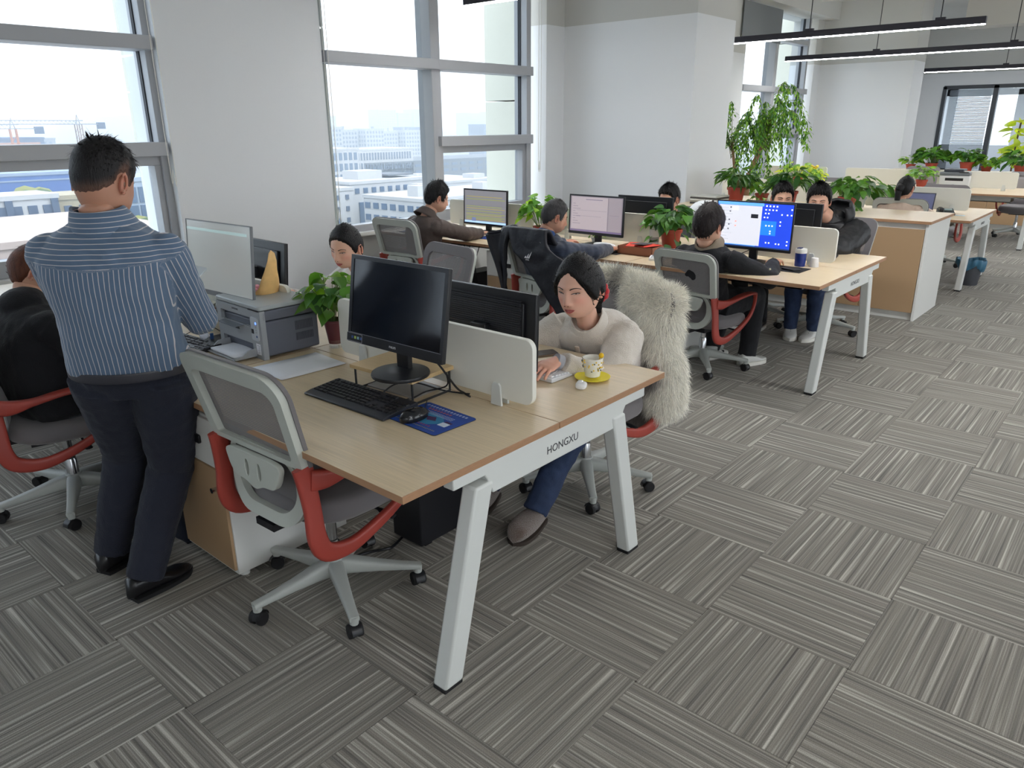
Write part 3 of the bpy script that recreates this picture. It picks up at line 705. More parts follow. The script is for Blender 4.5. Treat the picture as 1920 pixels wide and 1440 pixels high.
# big grey glossy screen on the left
pale_scr = mat('pale_screen', (186, 188, 184), .15, emit=.06)
m3, T3 = monitor('monitor', 'thin pale grey screen with silver lower edge, left of the printer', .50, 1.80, .75, PI+D2(2), .53, .335, .965, D2(5), .004, .022, content=(pale_scr, [(0, .86, .95, .90, mat('pale_teal', (160, 182, 180), .15, emit=.15))]), frame=mat('thin_silver', (120, 122, 126), .35), base='sq', thick=.02)
lettering('AOC', .012, mat('silver_print', (190, 192, 196), .4), m3, T3@Matrix.Translation((.0045, .0, .011))@Matrix(((0, 0, 1, 0), (1, 0, 0, 0), (0, 1, 0, 0), (0, 0, 0, 1))))
m4, T4 = monitor('monitor', 'dark screen back with a small label, behind the paper flower wrap', .905, 2.13, .75, D2(-2), .49, .29, .86, -D2(6))
g = G(); g.box((-.0305, -.19, .07), (-.030, -.13, .12)); o = g.build('label_sticker', mat('dull_label', (150, 152, 156), .6), m4, flat=True); o.matrix_local = T4
# second desk
sg = [(0, .0, 1, .06, uim((140, 170, 210), .5)), (0, .06, 1, 1, uim((132, 132, 138), .22))]
for k, v in enumerate((.10, .14, .18, .24, .28, .36, .44, .50, .72, .80)): sg.append((.04, v, .9 if k % 2 else .97, v+.022, uim((150, 158, 92) if k % 3 else (168, 156, 96), .22)))
sg += [(.18, .05, .28, .16, uim((96, 106, 140), .4)), (0, .55, 1, .553, uim((100, 100, 104), .2)), (0, .33, 1, .333, uim((100, 100, 104), .2))]
monitor('monitor', 'screen showing a yellow and green striped spreadsheet', 4.0, 3.39, .75, PI, .545, .325, .82, D2(2), .012, .018, content=(uim((150, 156, 170), .3), sg), base='disc')
pg = [(0, .0, 1, .05, uim((96, 84, 110), .4)), (.02, .06, .72, .98, uim((190, 178, 184), .16)), (.74, .06, .98, .98, uim((170, 160, 168), .14)), (.30, .90, .62, .92, uim((120, 110, 130), .3))]
for k in range(9): pg.append((.05, .78-k*.07, .10+.05*(k % 3), .79-k*.07, uim((120, 110, 130), .3)))
pg += [(.12, .60, .70, .605, uim((120, 110, 130), .3)), (.12, .44, .60, .445, uim((120, 110, 130), .3)), (.76, .5, .94, .505, uim((120, 110, 130), .3))]
monitor('monitor', 'screen with a plain mauve document, in front of the man in navy', 4.0, 2.15, .75, PI, .54, .32, .835, D2(2), .012, .022, content=(uim((150, 140, 150), .15), pg))
m6, T6 = monitor('monitor', 'black screen back with a white barcode label, hiding the young man', 4.43, 1.94, .75, 0, .53, .31, .82, 0)
g = G(); g.box((-.0305, .20, .17), (-.030, .245, .21)); o = g.build('label_sticker', mat('white_label', (220, 220, 222), .6), m6, flat=True); o.matrix_local = T6
# blue desktop screen
bl = uim((30, 62, 190), .42); lb = uim((60, 130, 226), .5); wh = uim((200, 202, 212), .32); ic = uim((235, 240, 250), .4)
L = [(0, 0, 1, 1, bl), (0, 0, .55, .09, lb), (.54, .30, .80, .62, uim((30, 104, 220), .5)), (.02, .045, .60, .93, wh), (0, .935, .62, 1, uim((70, 120, 200), .8)), (.46, .66, .555, .75, uim((30, 34, 44), .2)), (0, 0, 1, .028, uim((30, 50, 90), .4))]
for k in range(11): L.append((.065, .86-k*.072, .15+.03*(k % 3), .872-k*.072, uim((150, 154, 164), .6))); L.append((.035, .85-k*.072, .052, .88-k*.072, uim((90, 96, 110), .5)))
for (u, v) in ((.17, .86), (.165, .77), (.16, .58), (.16, .47), (.155, .37)): L.append((u, v, u+.02, v+.03, uim((70, 74, 90), .4)))
for (u, v) in ((.25, .55), (.25, .45)): L.append((u, v, u+.02, v+.03, uim((220, 120, 110), .7)))
L.append((.20, .82, .28, .90, uim((190, 220, 200), .85)))
for k in range(4): L += [(.645+k*.045, .93, .665+k*.045, .965, ic), (.64+k*.045, .85, .66+k*.045, .88, ic)]
for (u, v) in ((.64, .77), (.68, .77), (.63, .68), (.67, .68), (.66, .50), (.70, .50), (.74, .50), (.85, .76), (.92, .76), (.97, .76), (.84, .60), (.84, .52), (.97, .88), (.68, .12), (.72, .12), (.81, .11), (.85, .11), (.95, .18), (.95, .10), (.72, .38), (.72, .33)): L.append((u, v, u+.018, v+.03, ic))
monitor('monitor', 'bright screen with blue desktop background and white chat window', 4.0, .80, .75, PI, .57, .335, .845, D2(1), .008, .018, content=(bl, L))
monitor('monitor', 'black screen back right behind the blue desktop screen', 4.47, .77, .75, D2(0), .57, .33, .815, 0)
monitor('monitor', 'white-backed screen glowing behind the black-haired man at the second desk', 4.9, 1.7, .75, 0, .01, .01, .9) if False else None
# ================================================================== SMALL THINGS, NEAREST DESK
def part(g, nm, m, t, **k): return g.build(nm, m, t, **k)
t = thing('monitor_riser', 'small oak riser on thin black legs under the nearest screen', 'monitor riser', (.56, .66, .7505), D2(3))
wp2 = mat('pale_oak', (214, 184, 136), .4, noise=(4, .06, (50, 1, 8)))
g = G(); g.box((-.112, -.165, .088), (.112, .165, .103)); part(g, 'board', wp2, t, bev=.001)
for sx in (-1, 1):
    for sy in (-1, 1):
        g = G(); g.tube([(sx*.098, sy*.150, .088), (sx*.098, sy*.150, .004)], .0042, 6); part(g, 'leg', black_plastic, t)
for sy in (-1, 1):
    g = G(); g.tube([(-.098, sy*.15, .005), (.098, sy*.15, .005)], .0042, 6); part(g, 'foot_bar', black_plastic, t)
t.location.y = .65; t.location.x = .575
m1.location = (.462, .560, .854)
# keyboards
key_m = mat('key_black', (30, 31, 36), .45)
def keyboard(name, label, x, y, z, rz, body, keym, w=.442, d=.165, legends=False, single=True, num=True, h=.022):
    t = thing(name, label, 'keyboard', (x, y, z), rz)     # local +x away from the typist, y along its width (right = -y)
    g = G(); g.prism([(-d/2, 0), (d/2, 0), (d/2, h), (d/2-.02, h), (-d/2+.03, h*.62), (-d/2, h*.35)], -w/2, w/2, axis='y'); part(g, 'body', body, t, bev=.003)
    ku = .0188; gk = G(); kd = {}
    def key(px, py, wu=1.0, du=1.0):
        hgt = h*.62+(px+d/2-.03)/(d-.05)*h*.38
        k_ = (wu, du)
        if k_ not in kd:
            q = G(); a, b = ku*du/2-.0012, ku*wu/2-.0012
            q.add([(-a, -b, 0), (a, -b, 0), (a, b, 0), (-a, b, 0), (-a*.78, -b*.82, .007), (a*.78, -b*.82, .007), (a*.78, b*.82, .007), (-a*.78, b*.82, .007)],
                  [(4, 5, 6, 7), (0, 1, 5, 4), (1, 2, 6, 5), (2, 3, 7, 6), (3, 0, 4, 7)]); kd[k_] = q
        if single:
            if not hasattr(kd[k_], 'me'): kd[k_].me = kd[k_].build('key', keym, data_only=True, flat=True)
            o = link('key', kd[k_].me, t, (px, py, hgt-.002))
        else:
            q = kd[k_]; gk.add(np.concatenate(q.V)+V3(px, py, hgt-.002), q.F)
    y0 = w/2-.012
    for r in range(6):
        px = d/2-.022-r*ku-(.006 if r else 0)
        wid = {0: [1]*13, 1: [1]*13+[2], 2: [1.5]+[1]*12+[1.5], 3: [1.8]+[1]*11+[2.2], 4: [2.3]+[1]*10+[2.7], 5: [1.3, 1.3, 1.3, 6, 1.3, 1.3, 1.25, 1.25]}[r]
        u = 0
        for k, wu in enumerate(wid):
            if r == 0: u_ = k+(.9 if k else 0)+(.25 if k > 4 else 0)+(.25 if k > 8 else 0)-(0 if k else 0); key(px, y0-ku*(min(u_, 14.4)+.5)*.98)
            else: key(px, y0-ku*(u+wu/2), round(wu, 2)); u += wu
        if num:
            for k in range(3):
                if r in (0, 1, 2) or (r == 5) or (r == 4 and k == 1): key(px, y0-ku*(15.45+k+.5))
            for k in range(4):
                if r == 0: continue
                if k == 3 and r in (2, 4): key(px-ku/2, y0-ku*(18.8+k+.5), 1, 2.0)
                elif k == 3 and r in (3, 5): continue
                elif r == 5 and k == 1: continue
                elif r == 5 and k == 0: key(px, y0-ku*(18.8+1), 2.0)
                else: key(px, y0-ku*(18.8+k+.5))
    if not single:
        o = gk.build('keys', keym, t, flat=True); o['kind'] = 'stuff'
    return t
keyboard('keyboard', 'full-size black keyboard in front of the nearest black screen', .395, .683, .7515, D2(1.5), mat('kbd_body', (44, 47, 56), .4), key_m)
def mouse(label, x, y, rz, m=black_plastic, z=.752, s=1.0):
    t = thing('computer_mouse', label, 'mouse', (x, y, z), rz, 'computer mice'); g = G()
    def f(u, v):
        a = PI*(u-.5); L_ = .056*s; W_ = .031*s*(1-.16*math.cos(v*PI*2)*0)
        th = v*2*PI; cx, cy = math.cos(th), math.sin(th)
        return (0, 0, 0)
    n = 24; rings = [(1.0, 0), (1.04, .008), (1.0, .016), (.9, .025), (.72, .032), (.45, .0365), (.1, .038)]
    V = []
    for (q, z_) in rings:
        for k in range(n):
            a = 2*PI*k/n; V.append((.055*s*q*math.cos(a)-.006*(1-q), .031*s*q*math.sin(a)*(1-.12*math.cos(a)), z_*s))
    g.add(V, [(j*n+k, j*n+(k+1) % n, (j+1)*n+(k+1) % n, (j+1)*n+k) for j in range(len(rings)-1) for k in range(n)]+[list(range(n))[::-1], [(len(rings)-1)*n+k for k in range(n)]])
    part(g, 'shell', m, t, ang=80)
    g = G(); g.cyl((.030*s, -.004, .031*s), (.030*s, .004, .031*s), .006*s, n=10); part(g, 'scroll_wheel', black_rough, t)
    return t
mouse('black glossy mouse lying on the blue mouse pad', .398, .392, D2(-6), mat('gloss_black', (24, 26, 32), .18), .7555)
# blue printed mouse pad
t = thing('mouse_pad', 'blue mouse pad printed with white and red lettering', 'mouse pad', (.445, .358, .7505), D2(-2))
g = G(); g.prism(rrect(-.098, .098, -.125, .125, .012, 4), 0, .002); part(g, 'rubber_base', black_rough, t, flat=True)
g = G(); g.prism(rrect(-.0975, .0975, -.1245, .1245, .012, 4), .002, .003); part(g, 'printed_face', mat('pad_blue', (34, 74, 160), .6), t, flat=True)
pm = [mat('pad_white', (214, 224, 240), .6), mat('pad_orange', (226, 100, 60), .6), mat('pad_teal', (46, 130, 176), .6), mat('pad_purple', (70, 40, 86), .6), mat('pad_red', (190, 60, 90), .6), mat('pad_yellow', (190, 180, 90), .6), mat('pad_deep', (40, 90, 190), .6)]
g = G(); rr = random.Random(3)
g.box((-.085, -.10, .003), (.03, .09, .0031), 6) if False else None
g.prism([(-.05, -.03), (-.01, -.075), (.03, -.03), (.035, .04), (-.03, .07), (-.06, .02)], .003, .0031, 2)
def glyph(cx, cy, s_, mi):   # a small character-like cluster of strokes; x is the letter's up direction, -y its right
    for k in range(3): a = cx-s_*.4+k*s_*.4; g.box((a-s_*.06, cy-s_*.42*rr.uniform(.6, 1), .0031), (a+s_*.06, cy+s_*.42*rr.uniform(.6, 1), .0033), mi)
    for k in range(2): b = cy-s_*.25+k*s_*.5*rr.uniform(.5, 1); g.box((cx-s_*.45, b-s_*.06, .0031), (cx+s_*.45, b+s_*.06, .0033), mi)
for k in range(14): glyph(.078, .10-k*.0148, .0115, 0)
for k in range(8): glyph(.058, .072-k*.015, .0115, 1)
for r_ in range(3):
    for k in range(22): glyph(.040-r_*.008, .085-k*.0075, .005, 0)
for k in range(9): glyph(-.056, .050-k*.0125, .0095, 4)
for k in range(26): glyph(-.074, .105-k*.008, .0055, 5)
g.add([(-.012, -.035, .0034), (.014, -.012, .0034), (.004, .022, .0034), (-.022, .0, .0034)], [(0, 1, 2, 3)], 3)
g.box((-.030, -.098, .0031), (-.002, -.062, .0033), 0); g.box((.0, -.098, .0031), (.010, -.066, .0033), 3); g.box((-.045, .075, .0031), (-.022, .10, .0033), 0)
part(g, 'print', pm, t, flat=True)
# papers
def sheet(label, x, y, z, rz, w=.21, d=.297, n=1, group='white paper sheets', m=paper, th=.0006, curl=0):
    t = thing('paper_stack' if n > 1 else 'paper_sheet', label, 'paper', (x, y, z), rz, group)
    for k in range(n):
        g = G(); a = D2(rnd.uniform(-2.5, 2.5)) if k else 0
        g.grid(lambda u, v: ((u-.5)*w, (v-.5)*d, k*th*1.3+curl*((u-.5)**2+(v-.5)**2)), 6, 6); o = part(g, 'sheet', m, t); o.rotation_euler = (0, 0, a)
        sm = o.modifiers.new('thick', 'SOLIDIFY'); sm.thickness = th*.8; sm.offset = 1
    return t
sheet('white paper sheets lying beside the printer', .50, 1.215, .7512, D2(87), .235, .30, 3, curl=.004)
# printer
def printer_big(x, y, z, rz):
    t = thing('printer', 'blue-grey multifunction printer with flatbed lid on the nearest desk', 'printer', (x, y, z), rz)
    t.scale = (1, -1, 1); lg = mat('printer_light', (158, 162, 166), .45); dg = mat('printer_side', (98, 102, 114), .5); dk = mat('printer_dark', (22, 23, 28), .4)
    W2 = .19; Dp = .275; H = .235   # local +x = front
    g = G(); g.box((-Dp, -W2, .012), (-.012, W2, .165)); part(g, 'rear_body', dg, t, bev=.008)
    g = G(); g.box((-Dp, -W2, .168), (-.004, W2, .212)); part(g, 'scanner_body', dg, t, bev=.006)
    g = G(); g.prism(rrect(-Dp, .006, -W2, W2, .012, 3), .215, H); part(g, 'lid', mat('printer_lid', (168, 174, 176), .4), t, bev=.005)
    g = G(); g.box((-.06, -W2+.01, .2125), (.0075, -W2+.09, .2165)); part(g, 'lid_seam', dk, t, flat=True)
    # front fascia, built around its openings
    g = G()
    g.box((-.02, -W2, .0), (.004, -W2+.085, .213)); g.box((-.02, W2-.035, .0), (.004, W2, .213)); g.box((-.02, -W2+.085, .178), (.004, W2-.035, .213)); g.box((-.02, -W2+.085, .062), (.004, W2-.035, .135))
    part(g, 'front_fascia', lg, t, flat=True)
    g = G(); g.box((-.12, -W2+.085, .128), (-.110, W2-.035, .182)); g.box((-.11, -W2+.083, .1345), (-.018, W2-.033, .1355)); part(g, 'output_slot', dk, t, flat=True)
    g = G(); g.box((-.12, -W2+.085, .0), (-.115, W2-.035, .066)); part(g, 'tray_recess', dk, t, flat=True)
    g = G(); g.add([(-.03, -.05, .137), (.045, -.035, .1315), (.04, .12, .1315), (-.03, .14, .137), (-.03, -.05, .135), (.045, -.035, .1295), (.04, .12, .1295), (-.03, .14, .135)], [(0, 1, 2, 3), (7, 6, 5, 4), (0, 4, 5, 1), (1, 5, 6, 2), (2, 6, 7, 3), (3, 7, 4, 0)]); part(g, 'output_flap', mat('smoked', (120, 126, 132), .25), t, flat=True)
    g = G(); g.prism(rrect(-W2+.018, -W2+.076, .082, .185, .010, 4), .002, .010, axis='x'); P = part(g, 'control_panel', mat('panel_light', (186, 192, 198), .35), t, bev=.001)
    g = G(); g.box((.010, -W2+.052, .112), (.0108, -W2+.072, .132)); part(g, 'display', dk, P, flat=True)
    g = G(); g.prism(rrect(-W2+.026, -W2+.036, .155, .166, .004, 3), .010, .0115, axis='x'); part(g, 'power_button', mat('lit_blue', (90, 130, 255), .3, emit=.7), P, flat=True)
    g = G(); g.ell((.010, -W2+.032, .102), (.002, .006, .005)); part(g, 'start_button', mat('btn_blue', (66, 90, 140), .3), P)
    for k in range(3):
        g = G(); g.box((.010, -W2+.028, .118+k*.011), (.0112, -W2+.036, .123+k*.011)); part(g, 'small_button', lg, P, flat=True)
    g = G(); g.box((.004, -W2+.022, .02), (.0046, -W2+.056, .068)); L_ = part(g, 'spec_label', paper, t, flat=True)
    g = G(); 
    for k in range(7): g.box((.0046, -W2+.026, .026+k*.0055), (.0048, -W2+.026+rnd.uniform(.012, .026), .0275+k*.0055))
    o = part(g, 'label_text', mat('label_ink', (110, 112, 120), .6), L_, flat=True); o['kind'] = 'stuff'
    g = G(); g.box((.004, .0, .108), (.0052, .035, .118)); part(g, 'grip', dk, t, flat=True)
    # side vents (towards -y)
    for (z0, z1) in ((.105, .145), (.058, .092)):
        g = G()
        for k in range(12): g.box((-.245+k*.0075, -W2-.0012, z0), (-.245+k*.0075+.0045, -W2+.002, z1))
        o = part(g, 'side_vent', mat('vent_dark', (70, 73, 84), .6), t, flat=True); o['kind'] = 'stuff'
    # input tray with paper
    g = G(); g.box((-.10, -.12, .006), (.105, .13, .010)); 
    for s_ in (-1, 1): g.prism([(-.02, .010), (.10, .010), (.11, .018), (.07, .022), (.045, .04), (.0, .045), (-.02, .04)], s_*.128+(.004 if s_ > 0 else -.002), s_*.128+.006+(.004 if s_ > 0 else -.002), axis='y')
    part(g, 'paper_tray', lg, t, flat=True)
    g = G(); g.grid(lambda u, v: (-.11+u*.205, -.108+v*.22, .022+.010*math.sin(PI*v)*(1-u)), 8, 8); o = part(g, 'paper_in_tray', paper, t); s_ = o.modifiers.new('t', 'SOLIDIFY'); s_.thickness = .010; s_.offset = -1
    lettering('SAMSUNG', .012, mat('print_grey', (96, 100, 108), .4), t, Matrix.Translation((.0044, .02, .197))@Matrix(((0, 0, 1, 0), (-1, 0, 0, 0), (0, 1, 0, 0), (0, 0, 0, 1))))
printer_big(.458, 1.585, .7505, PI-D2(2))
# things on the second desktop, near the big grey screen
keyboard('keyboard', 'black keyboard with white legends between the printer and the standing man', .34, 1.93, .7515, D2(4), black_plastic, mat('key_grey', (70, 72, 78), .4), .44, .15, single=False)
t = thing('laptop_stand', 'low black screen shelf under the glass teapot', 'monitor riser', (.64, 2.08, .7505), D2(3))
g = G(); g.box((-.11, -.20, .072), (.11, .20, .084)); part(g, 'shelf', mat('black_shelf', (40, 42, 48), .2), t, bev=.002)
for sy in (-1, 1):
    g = G(); g.tube([(-.1, sy*.18, .072), (-.1, sy*.18, .004), (.1, sy*.18, .004), (.1, sy*.18, .072)], .005, 6); part(g, 'leg', black_plastic, t)
t = thing('glass_teapot', 'round clear glass teapot on the low black shelf', 'teapot', (.60, 2.17, .8355), 0)
g = G(); g.lathe([(.038, 0), (.055, .01), (.062, .035), (.055, .065), (.042, .082), (.044, .088), (.041, .082), (.053, .063), (.059, .035), (.052, .013), (.036, .004)], n=28); part(g, 'bowl', clear_glass, t)
g = G(); g.tube(smooth_path([(.055, 0, .065), (.088, 0, .06), (.085, 0, .03), (.055, 0, .022)], 5), .005, 8); part(g, 'handle', clear_glass, t)
g = G(); g.lathe([(.05, .006), (.056, .03), (.0, .03)], n=20); part(g, 'tea', mat('pale_tea', (220, 206, 170), .2), t)
g = G(); g.lathe([(.05, -.004), (.052, .0), (.0, .001)], n=20); part(g, 'coaster', mat('red_coaster', (150, 50, 50), .6), t)
t = thing('crystal_ornament', 'little crystal ball ornament on a dark round base left of the printer', 'ornament', (.375, 1.76, .7505), 0)
g = G(); g.lathe([(.026, 0), (.028, .006), (.026, .02), (.012, .024)], n=20); part(g, 'base', mat('dark_walnut', (52, 34, 32), .3), t)
g = G(); g.lathe([(.010, .022), (.006, .04), (.006, .05)], n=12); part(g, 'stem', clear_glass, t)
g = G(); g.ell((0, 0, .066), (.021, .021, .019), 10, 6); part(g, 'crystal', mat('crystal', (226, 232, 246), .05, coat=1, spec=1), t, flat=True)
t = thing('teal_clip', 'teal and blue clips hanging on a cable beside the crystal ornament', 'clip', (.46, 1.86, .7505), 0)
g = G(); g.prism(rrect(-.010, .010, .05, .095, .008, 3), -.005, .005, axis='y'); part(g, 'clip', mat('teal', (60, 150, 150), .4), t, bev=.002)
g = G(); g.box((-.008, -.004, 0), (.008, .004, .04)); part(g, 'blue_clip', mat('steel_blue', (60, 96, 150), .4), t, bev=.002)
mouse('pale grey mouse at the desk edge beside the standing man', .20, 1.655, D2(10), mat('pale_grey', (186, 186, 184), .4), .7505, .95)
sheet('paper sheets under the far keyboard edge', .27, 1.83, .7506, D2(20), .16, .22, 1)
# flower wrap
t = thing('wrapped_flowers', 'small bouquet in translucent orange paper standing behind the printer', 'bouquet', (.63, 1.665, .7505), 0)
wrap = mat('orange_wrap', (238, 192, 126), .5, noise=(14, .18)); 
g = G()
def fw(u, v):
    a = (u-.5)*2*PI*.92; r = .026+.085*v**.9; top = .235+.20*math.exp(-((u-.24)/.13)**2)
    return (r*.6*math.cos(a)+.01*math.sin(9*a)*v*.4, r*math.sin(a), v*top)
g.grid(fw, 30, 10); o = part(g, 'wrapping', wrap, t, ang=180); o.modifiers.new('t', 'SOLIDIFY').thickness = .001
g = G(); 
for k in range(14): g.ell((rnd.uniform(-.03, .03), rnd.uniform(-.02, .08), .235+rnd.uniform(-.01, .02)), (.013, .013, .009), 8, 5)
o = part(g, 'pink_blossom', mat('pink_petal', (236, 170, 186), .7), t); o['kind'] = 'stuff'
# white things on the cream woman's side
keyboard('keyboard', 'white keyboard under the hand of the woman in cream', 1.065, .44, .7515, PI+D2(-2), mat('white_kbd', (222, 224, 228), .4), mat('white_key', (232, 234, 238), .4), .36, .13, single=False, num=False, h=.018)
t = thing('teacup', 'yellow-flowered white cup with a yellow ball spoon', 'cup', (1.145, .178, .761), 0)
g = G(); g.lathe([(.024, 0), (.030, .004), (.032, .02), (.040, .062), (.041, .078), (.038, .078), (.037, .062), (.028, .02), (.0, .012)], n=28); C_ = part(g, 'cup', mat('porcelain', (236, 234, 226), .2, coat=.5), t)
g = G(); rr = random.Random(5)
for k in range(60):
    a = rr.uniform(0, 6.28); z_ = rr.uniform(.028, .072); r_ = .0335+(z_-.02)*.17+.0006
    g.ell((r_*math.cos(a), r_*math.sin(a), z_), (.0035, .0035, .003), 6, 4, rr.choice([0, 0, 0, 1, 1]))
part(g, 'flower_pattern', [mat('petal_yellow', (236, 196, 50), .4), mat('sprig_grey', (100, 104, 90), .5)], t)['kind'] = 'stuff'
g = G(); g.tube([(0, 0, .02), (.012, -.028, .083)], .002, 6); g.ell((.013, -.030, .088), (.0105, .0105, .0105), 14, 10); part(g, 'ball_spoon', mat('ball_yellow', (244, 196, 20), .3), t)
t = thing('saucer', 'bright yellow saucer under the flowered cup', 'saucer', (1.145, .178, .7505), 0)
g = G(); g.lathe([(.03, 0), (.045, .001), (.070, .009), (.071, .011), (.045, .0045), (.0, .004)], n=36); part(g, 'dish', mat('saucer_yellow', (242, 226, 40), .35), t)
t = thing('earphone_case', 'little white earphone case beside the yellow saucer', 'earphone case', (1.02, .142, .7505), D2(25))
g = G(); g.ell((0, 0, .014), (.026, .022, .014), 18, 10, p=.75); part(g, 'case', mat('gloss_white', (236, 236, 236), .2), t); g = G(); g.ell((.006, .004, .026), (.014, .012, .006), 14, 8); part(g, 'case_lid', mat('gloss_white'), t)
t = thing('mobile_phone', 'dark phone lying on the desk before the woman in cream', 'phone', (1.27, .54, .7505), D2(-30))
g = G(); g.prism(rrect(-.075, .075, -.037, .037, .012, 4), 0, .008); part(g, 'body', mat('phone_rim', (120, 104, 90), .3, .6), t, bev=.002); g = G(); g.prism(rrect(-.072, .072, -.034, .034, .010, 4), .008, .0087); part(g, 'screen', dark_glass, t, flat=True)
# cables under/behind the riser
def cable(label, pts, r=.0028, m=black_plastic, nm='cable', grp='loose cables'):
    g = G(); g.tube(smooth_path(pts, 6), r, 7); return tag(g.build(nm, m), label, 'cable', grp)
cable('thick black cable drooping from the nearest screen past the riser', [(.53, .46, .95), (.56, .43, .90), (.63, .42, .80), (.69, .44, .757), (.68, .40, .754)], .0040)
cable('thin black cable arching under the small oak riser', [(.47, .66, .757), (.53, .64, .79), (.60, .60, .785), (.66, .52, .757), (.70, .42, .754)], .0030)
cable('black cable from the keyboard curling below the riser', [(.475, .56, .757), (.52, .53, .765), (.60, .55, .762), (.64, .48, .79), (.62, .46, .85)], .0030)
cable('mouse cable behind the glossy mouse', [(.453, .388, .765), (.475, .40, .757), (.495, .44, .756), (.56, .50, .754)], .0015)
cable('thin cable looping behind the far keyboard', [(.43, 2.05, .76), (.50, 1.98, .80), (.55, 1.92, .757), (.47, 1.82, .757), (.52, 1.78, .757)], .0018)
t = thing('notebook', 'grey closed tablet lying under the small oak riser', 'notebook', (.60, .69, .7505), D2(4))
g = G(); g.prism(rrect(-.075, .075, -.14, .11, .008, 3), 0, .007); part(g, 'cover', mat('tablet_grey', (150, 148, 144), .4), t, bev=.001)
# dark bag under the desk by the standing man
t = thing('shopping_bag', 'dark bag with a white tag in the shadow behind the tan-doored pedestal', 'bag', (.33, 1.78, 0), 0)
g = G(); g.grid(lambda u, v: ((.14-.02*v)*math.copysign(abs(math.cos(2*PI*u))**.5, math.cos(2*PI*u))+.012*math.sin(14*u+5*v), (.20-.02*v)*math.copysign(abs(math.sin(2*PI*u))**.5, math.sin(2*PI*u)), .38*v), 28, 8, cu=True); g.box((-.12, -.18, 0), (.12, .18, .01)); part(g, 'bag', mat('bag_navy', (26, 32, 48), .45), t)
t.location = (.16, 1.68, 0)
g = G(); g.box((-.146, -.11, .20), (-.142, -.04, .30)); part(g, 'tag', mat('tag_white', (180, 196, 214), .6), t, flat=True)
# power strip + computer box under nearest desk
t = thing('computer_tower', 'black computer case below the nearest desktop', 'computer', (.86, .78, 0), 0)
g = G(); g.box((-.2, -.09, .012), (.2, .09, .40)); part(g, 'case', black_plastic, t, bev=.006)
for sx in (-.15, .15):
    g = G(); g.box((sx-.02, -.08, 0), (sx+.02, .08, .012)); part(g, 'foot', black_rough, t)
cable('black cable with plug lying on the carpet under the nearest desk', [(.43, .86, .006), (.50, .84, .006), (.55, .80, .012), (.60, .80, .006), (.75, .86, .006)], .006)
# ================================================================== THINGS ON THE SECOND DESK
t = thing('thermos_mug', 'blue travel mug with white lid at the end of the second desk', 'mug', (4.135, .465, .7505+.0), 0)
t.location = (4.10, .475, .7505)
g = G(); g.lathe([(.034, 0), (.036, .004), (.038, .085), (.038, .092)], n=28); part(g, 'body', mat('mug_blue', (20, 50, 130), .3), t)
g = G(); g.lathe([(.0395, .092), (.041, .11), (.038, .122), (.03, .124), (0, .124)], n=28); part(g, 'lid', mat('lid_white', (232, 232, 230), .35), t)
g = G(); g.box((-.03, -.008, .122), (.012, .022, .130)); part(g, 'lid_tab', mat('tab_navy', (30, 46, 92), .4), t, bev=.003)
t = thing('paper_cup', 'small upturned white paper cup beside the blue travel mug', 'cup', (4.13, .385, .7505), 0)
g = G(); g.lathe([(.030, 0), (.031, .003), (.023, .062), (.0, .063)], n=24); part(g, 'cup', mat('paper_cup_white', (228, 228, 230), .6), t)
t = thing('mouse_pad', 'black mouse pad under the right hand of the man in the black sweater', 'mouse pad', (3.93, .52, .7505), D2(-2))
g = G(); g.prism(rrect(-.10, .10, -.15, .15, .004, 2), 0, .003); part(g, 'pad', black_rough, t, flat=True)
t = thing('wallet', 'flat black case lying on the black mouse pad', 'case', (3.90, .46, .7537), D2(-20))
g = G(); g.prism(rrect(-.04, .04, -.055, .055, .015, 4), 0, .014); part(g, 'case', black_plastic, t, bev=.004)
t = thing('calculator', 'white calculator near the end of the grey office chair', 'calculator', (3.74, 1.40, .7505), D2(25))
g = G(); g.prism(rrect(-.09, .09, -.06, .06, .012, 3), 0, .018); part(g, 'body', mat('calc_white', (226, 226, 228), .4), t, bev=.003)
g = G(); g.box((.035, -.045, .018), (.078, .045, .0195)); part(g, 'display', mat('lcd', (72, 78, 80), .3), t, flat=True)
g = G()
for a in range(4):
    for b in range(5): g.box((.018-a*.026, -.048+b*.020, .018), (.018-a*.026-.014+.02, -.048+b*.020+.014, .022))
part(g, 'keys', mat('calc_key', (206, 208, 212), .4), t, flat=True)['kind'] = 'stuff'
t = thing('wooden_box', 'open reddish wooden box holding red envelopes', 'box', (3.86, 1.625, .7505), D2(2))
bw = mat('box_wood', (150, 96, 72), .5)
for (a, b) in (((-.09, -.15, 0), (.09, .15, .006)), ((-.09, -.15, 0), (-.082, .15, .065)), ((.082, -.15, 0), (.09, .15, .065)), ((-.09, -.15, 0), (.09, -.142, .065)), ((-.09, .142, 0), (.09, .15, .065))):
    pbox('board', a, b, bw, t)
for k, (yy, a) in enumerate(((.06, .25), (-.07, -.3), (-.01, .1))):
    t2 = thing('envelope', ('red envelope on the left in the wooden box', 'red envelope on the right in the wooden box', 'dark booklet across the red envelopes')[k], 'envelope', (3.86, 1.625+yy, .812+k*.008), a, 'things in the wooden box')
    g = G(); g.box((-.09, -.055, 0), (.09, .055, .003)); o = part(g, 'sheet', mat('env_red', (226, 72, 56), .5) if k < 2 else mat('booklet', (78, 80, 88), .4), t2, flat=True); o.rotation_euler = (0, .08*(k-1), 0)
t = thing('insulated_cup', 'tall white cup with a grey band beside the leafy pot', 'cup', (4.12, 1.66, .7505), 0)
g = G(); g.lathe([(.034, 0), (.036, .005), (.037, .06)], n=24); g.lathe([(.038, .10), (.040, .15), (.040, .158), (0, .16)], n=24); part(g, 'body', mat('cup_white', (214, 208, 204), .4), t)
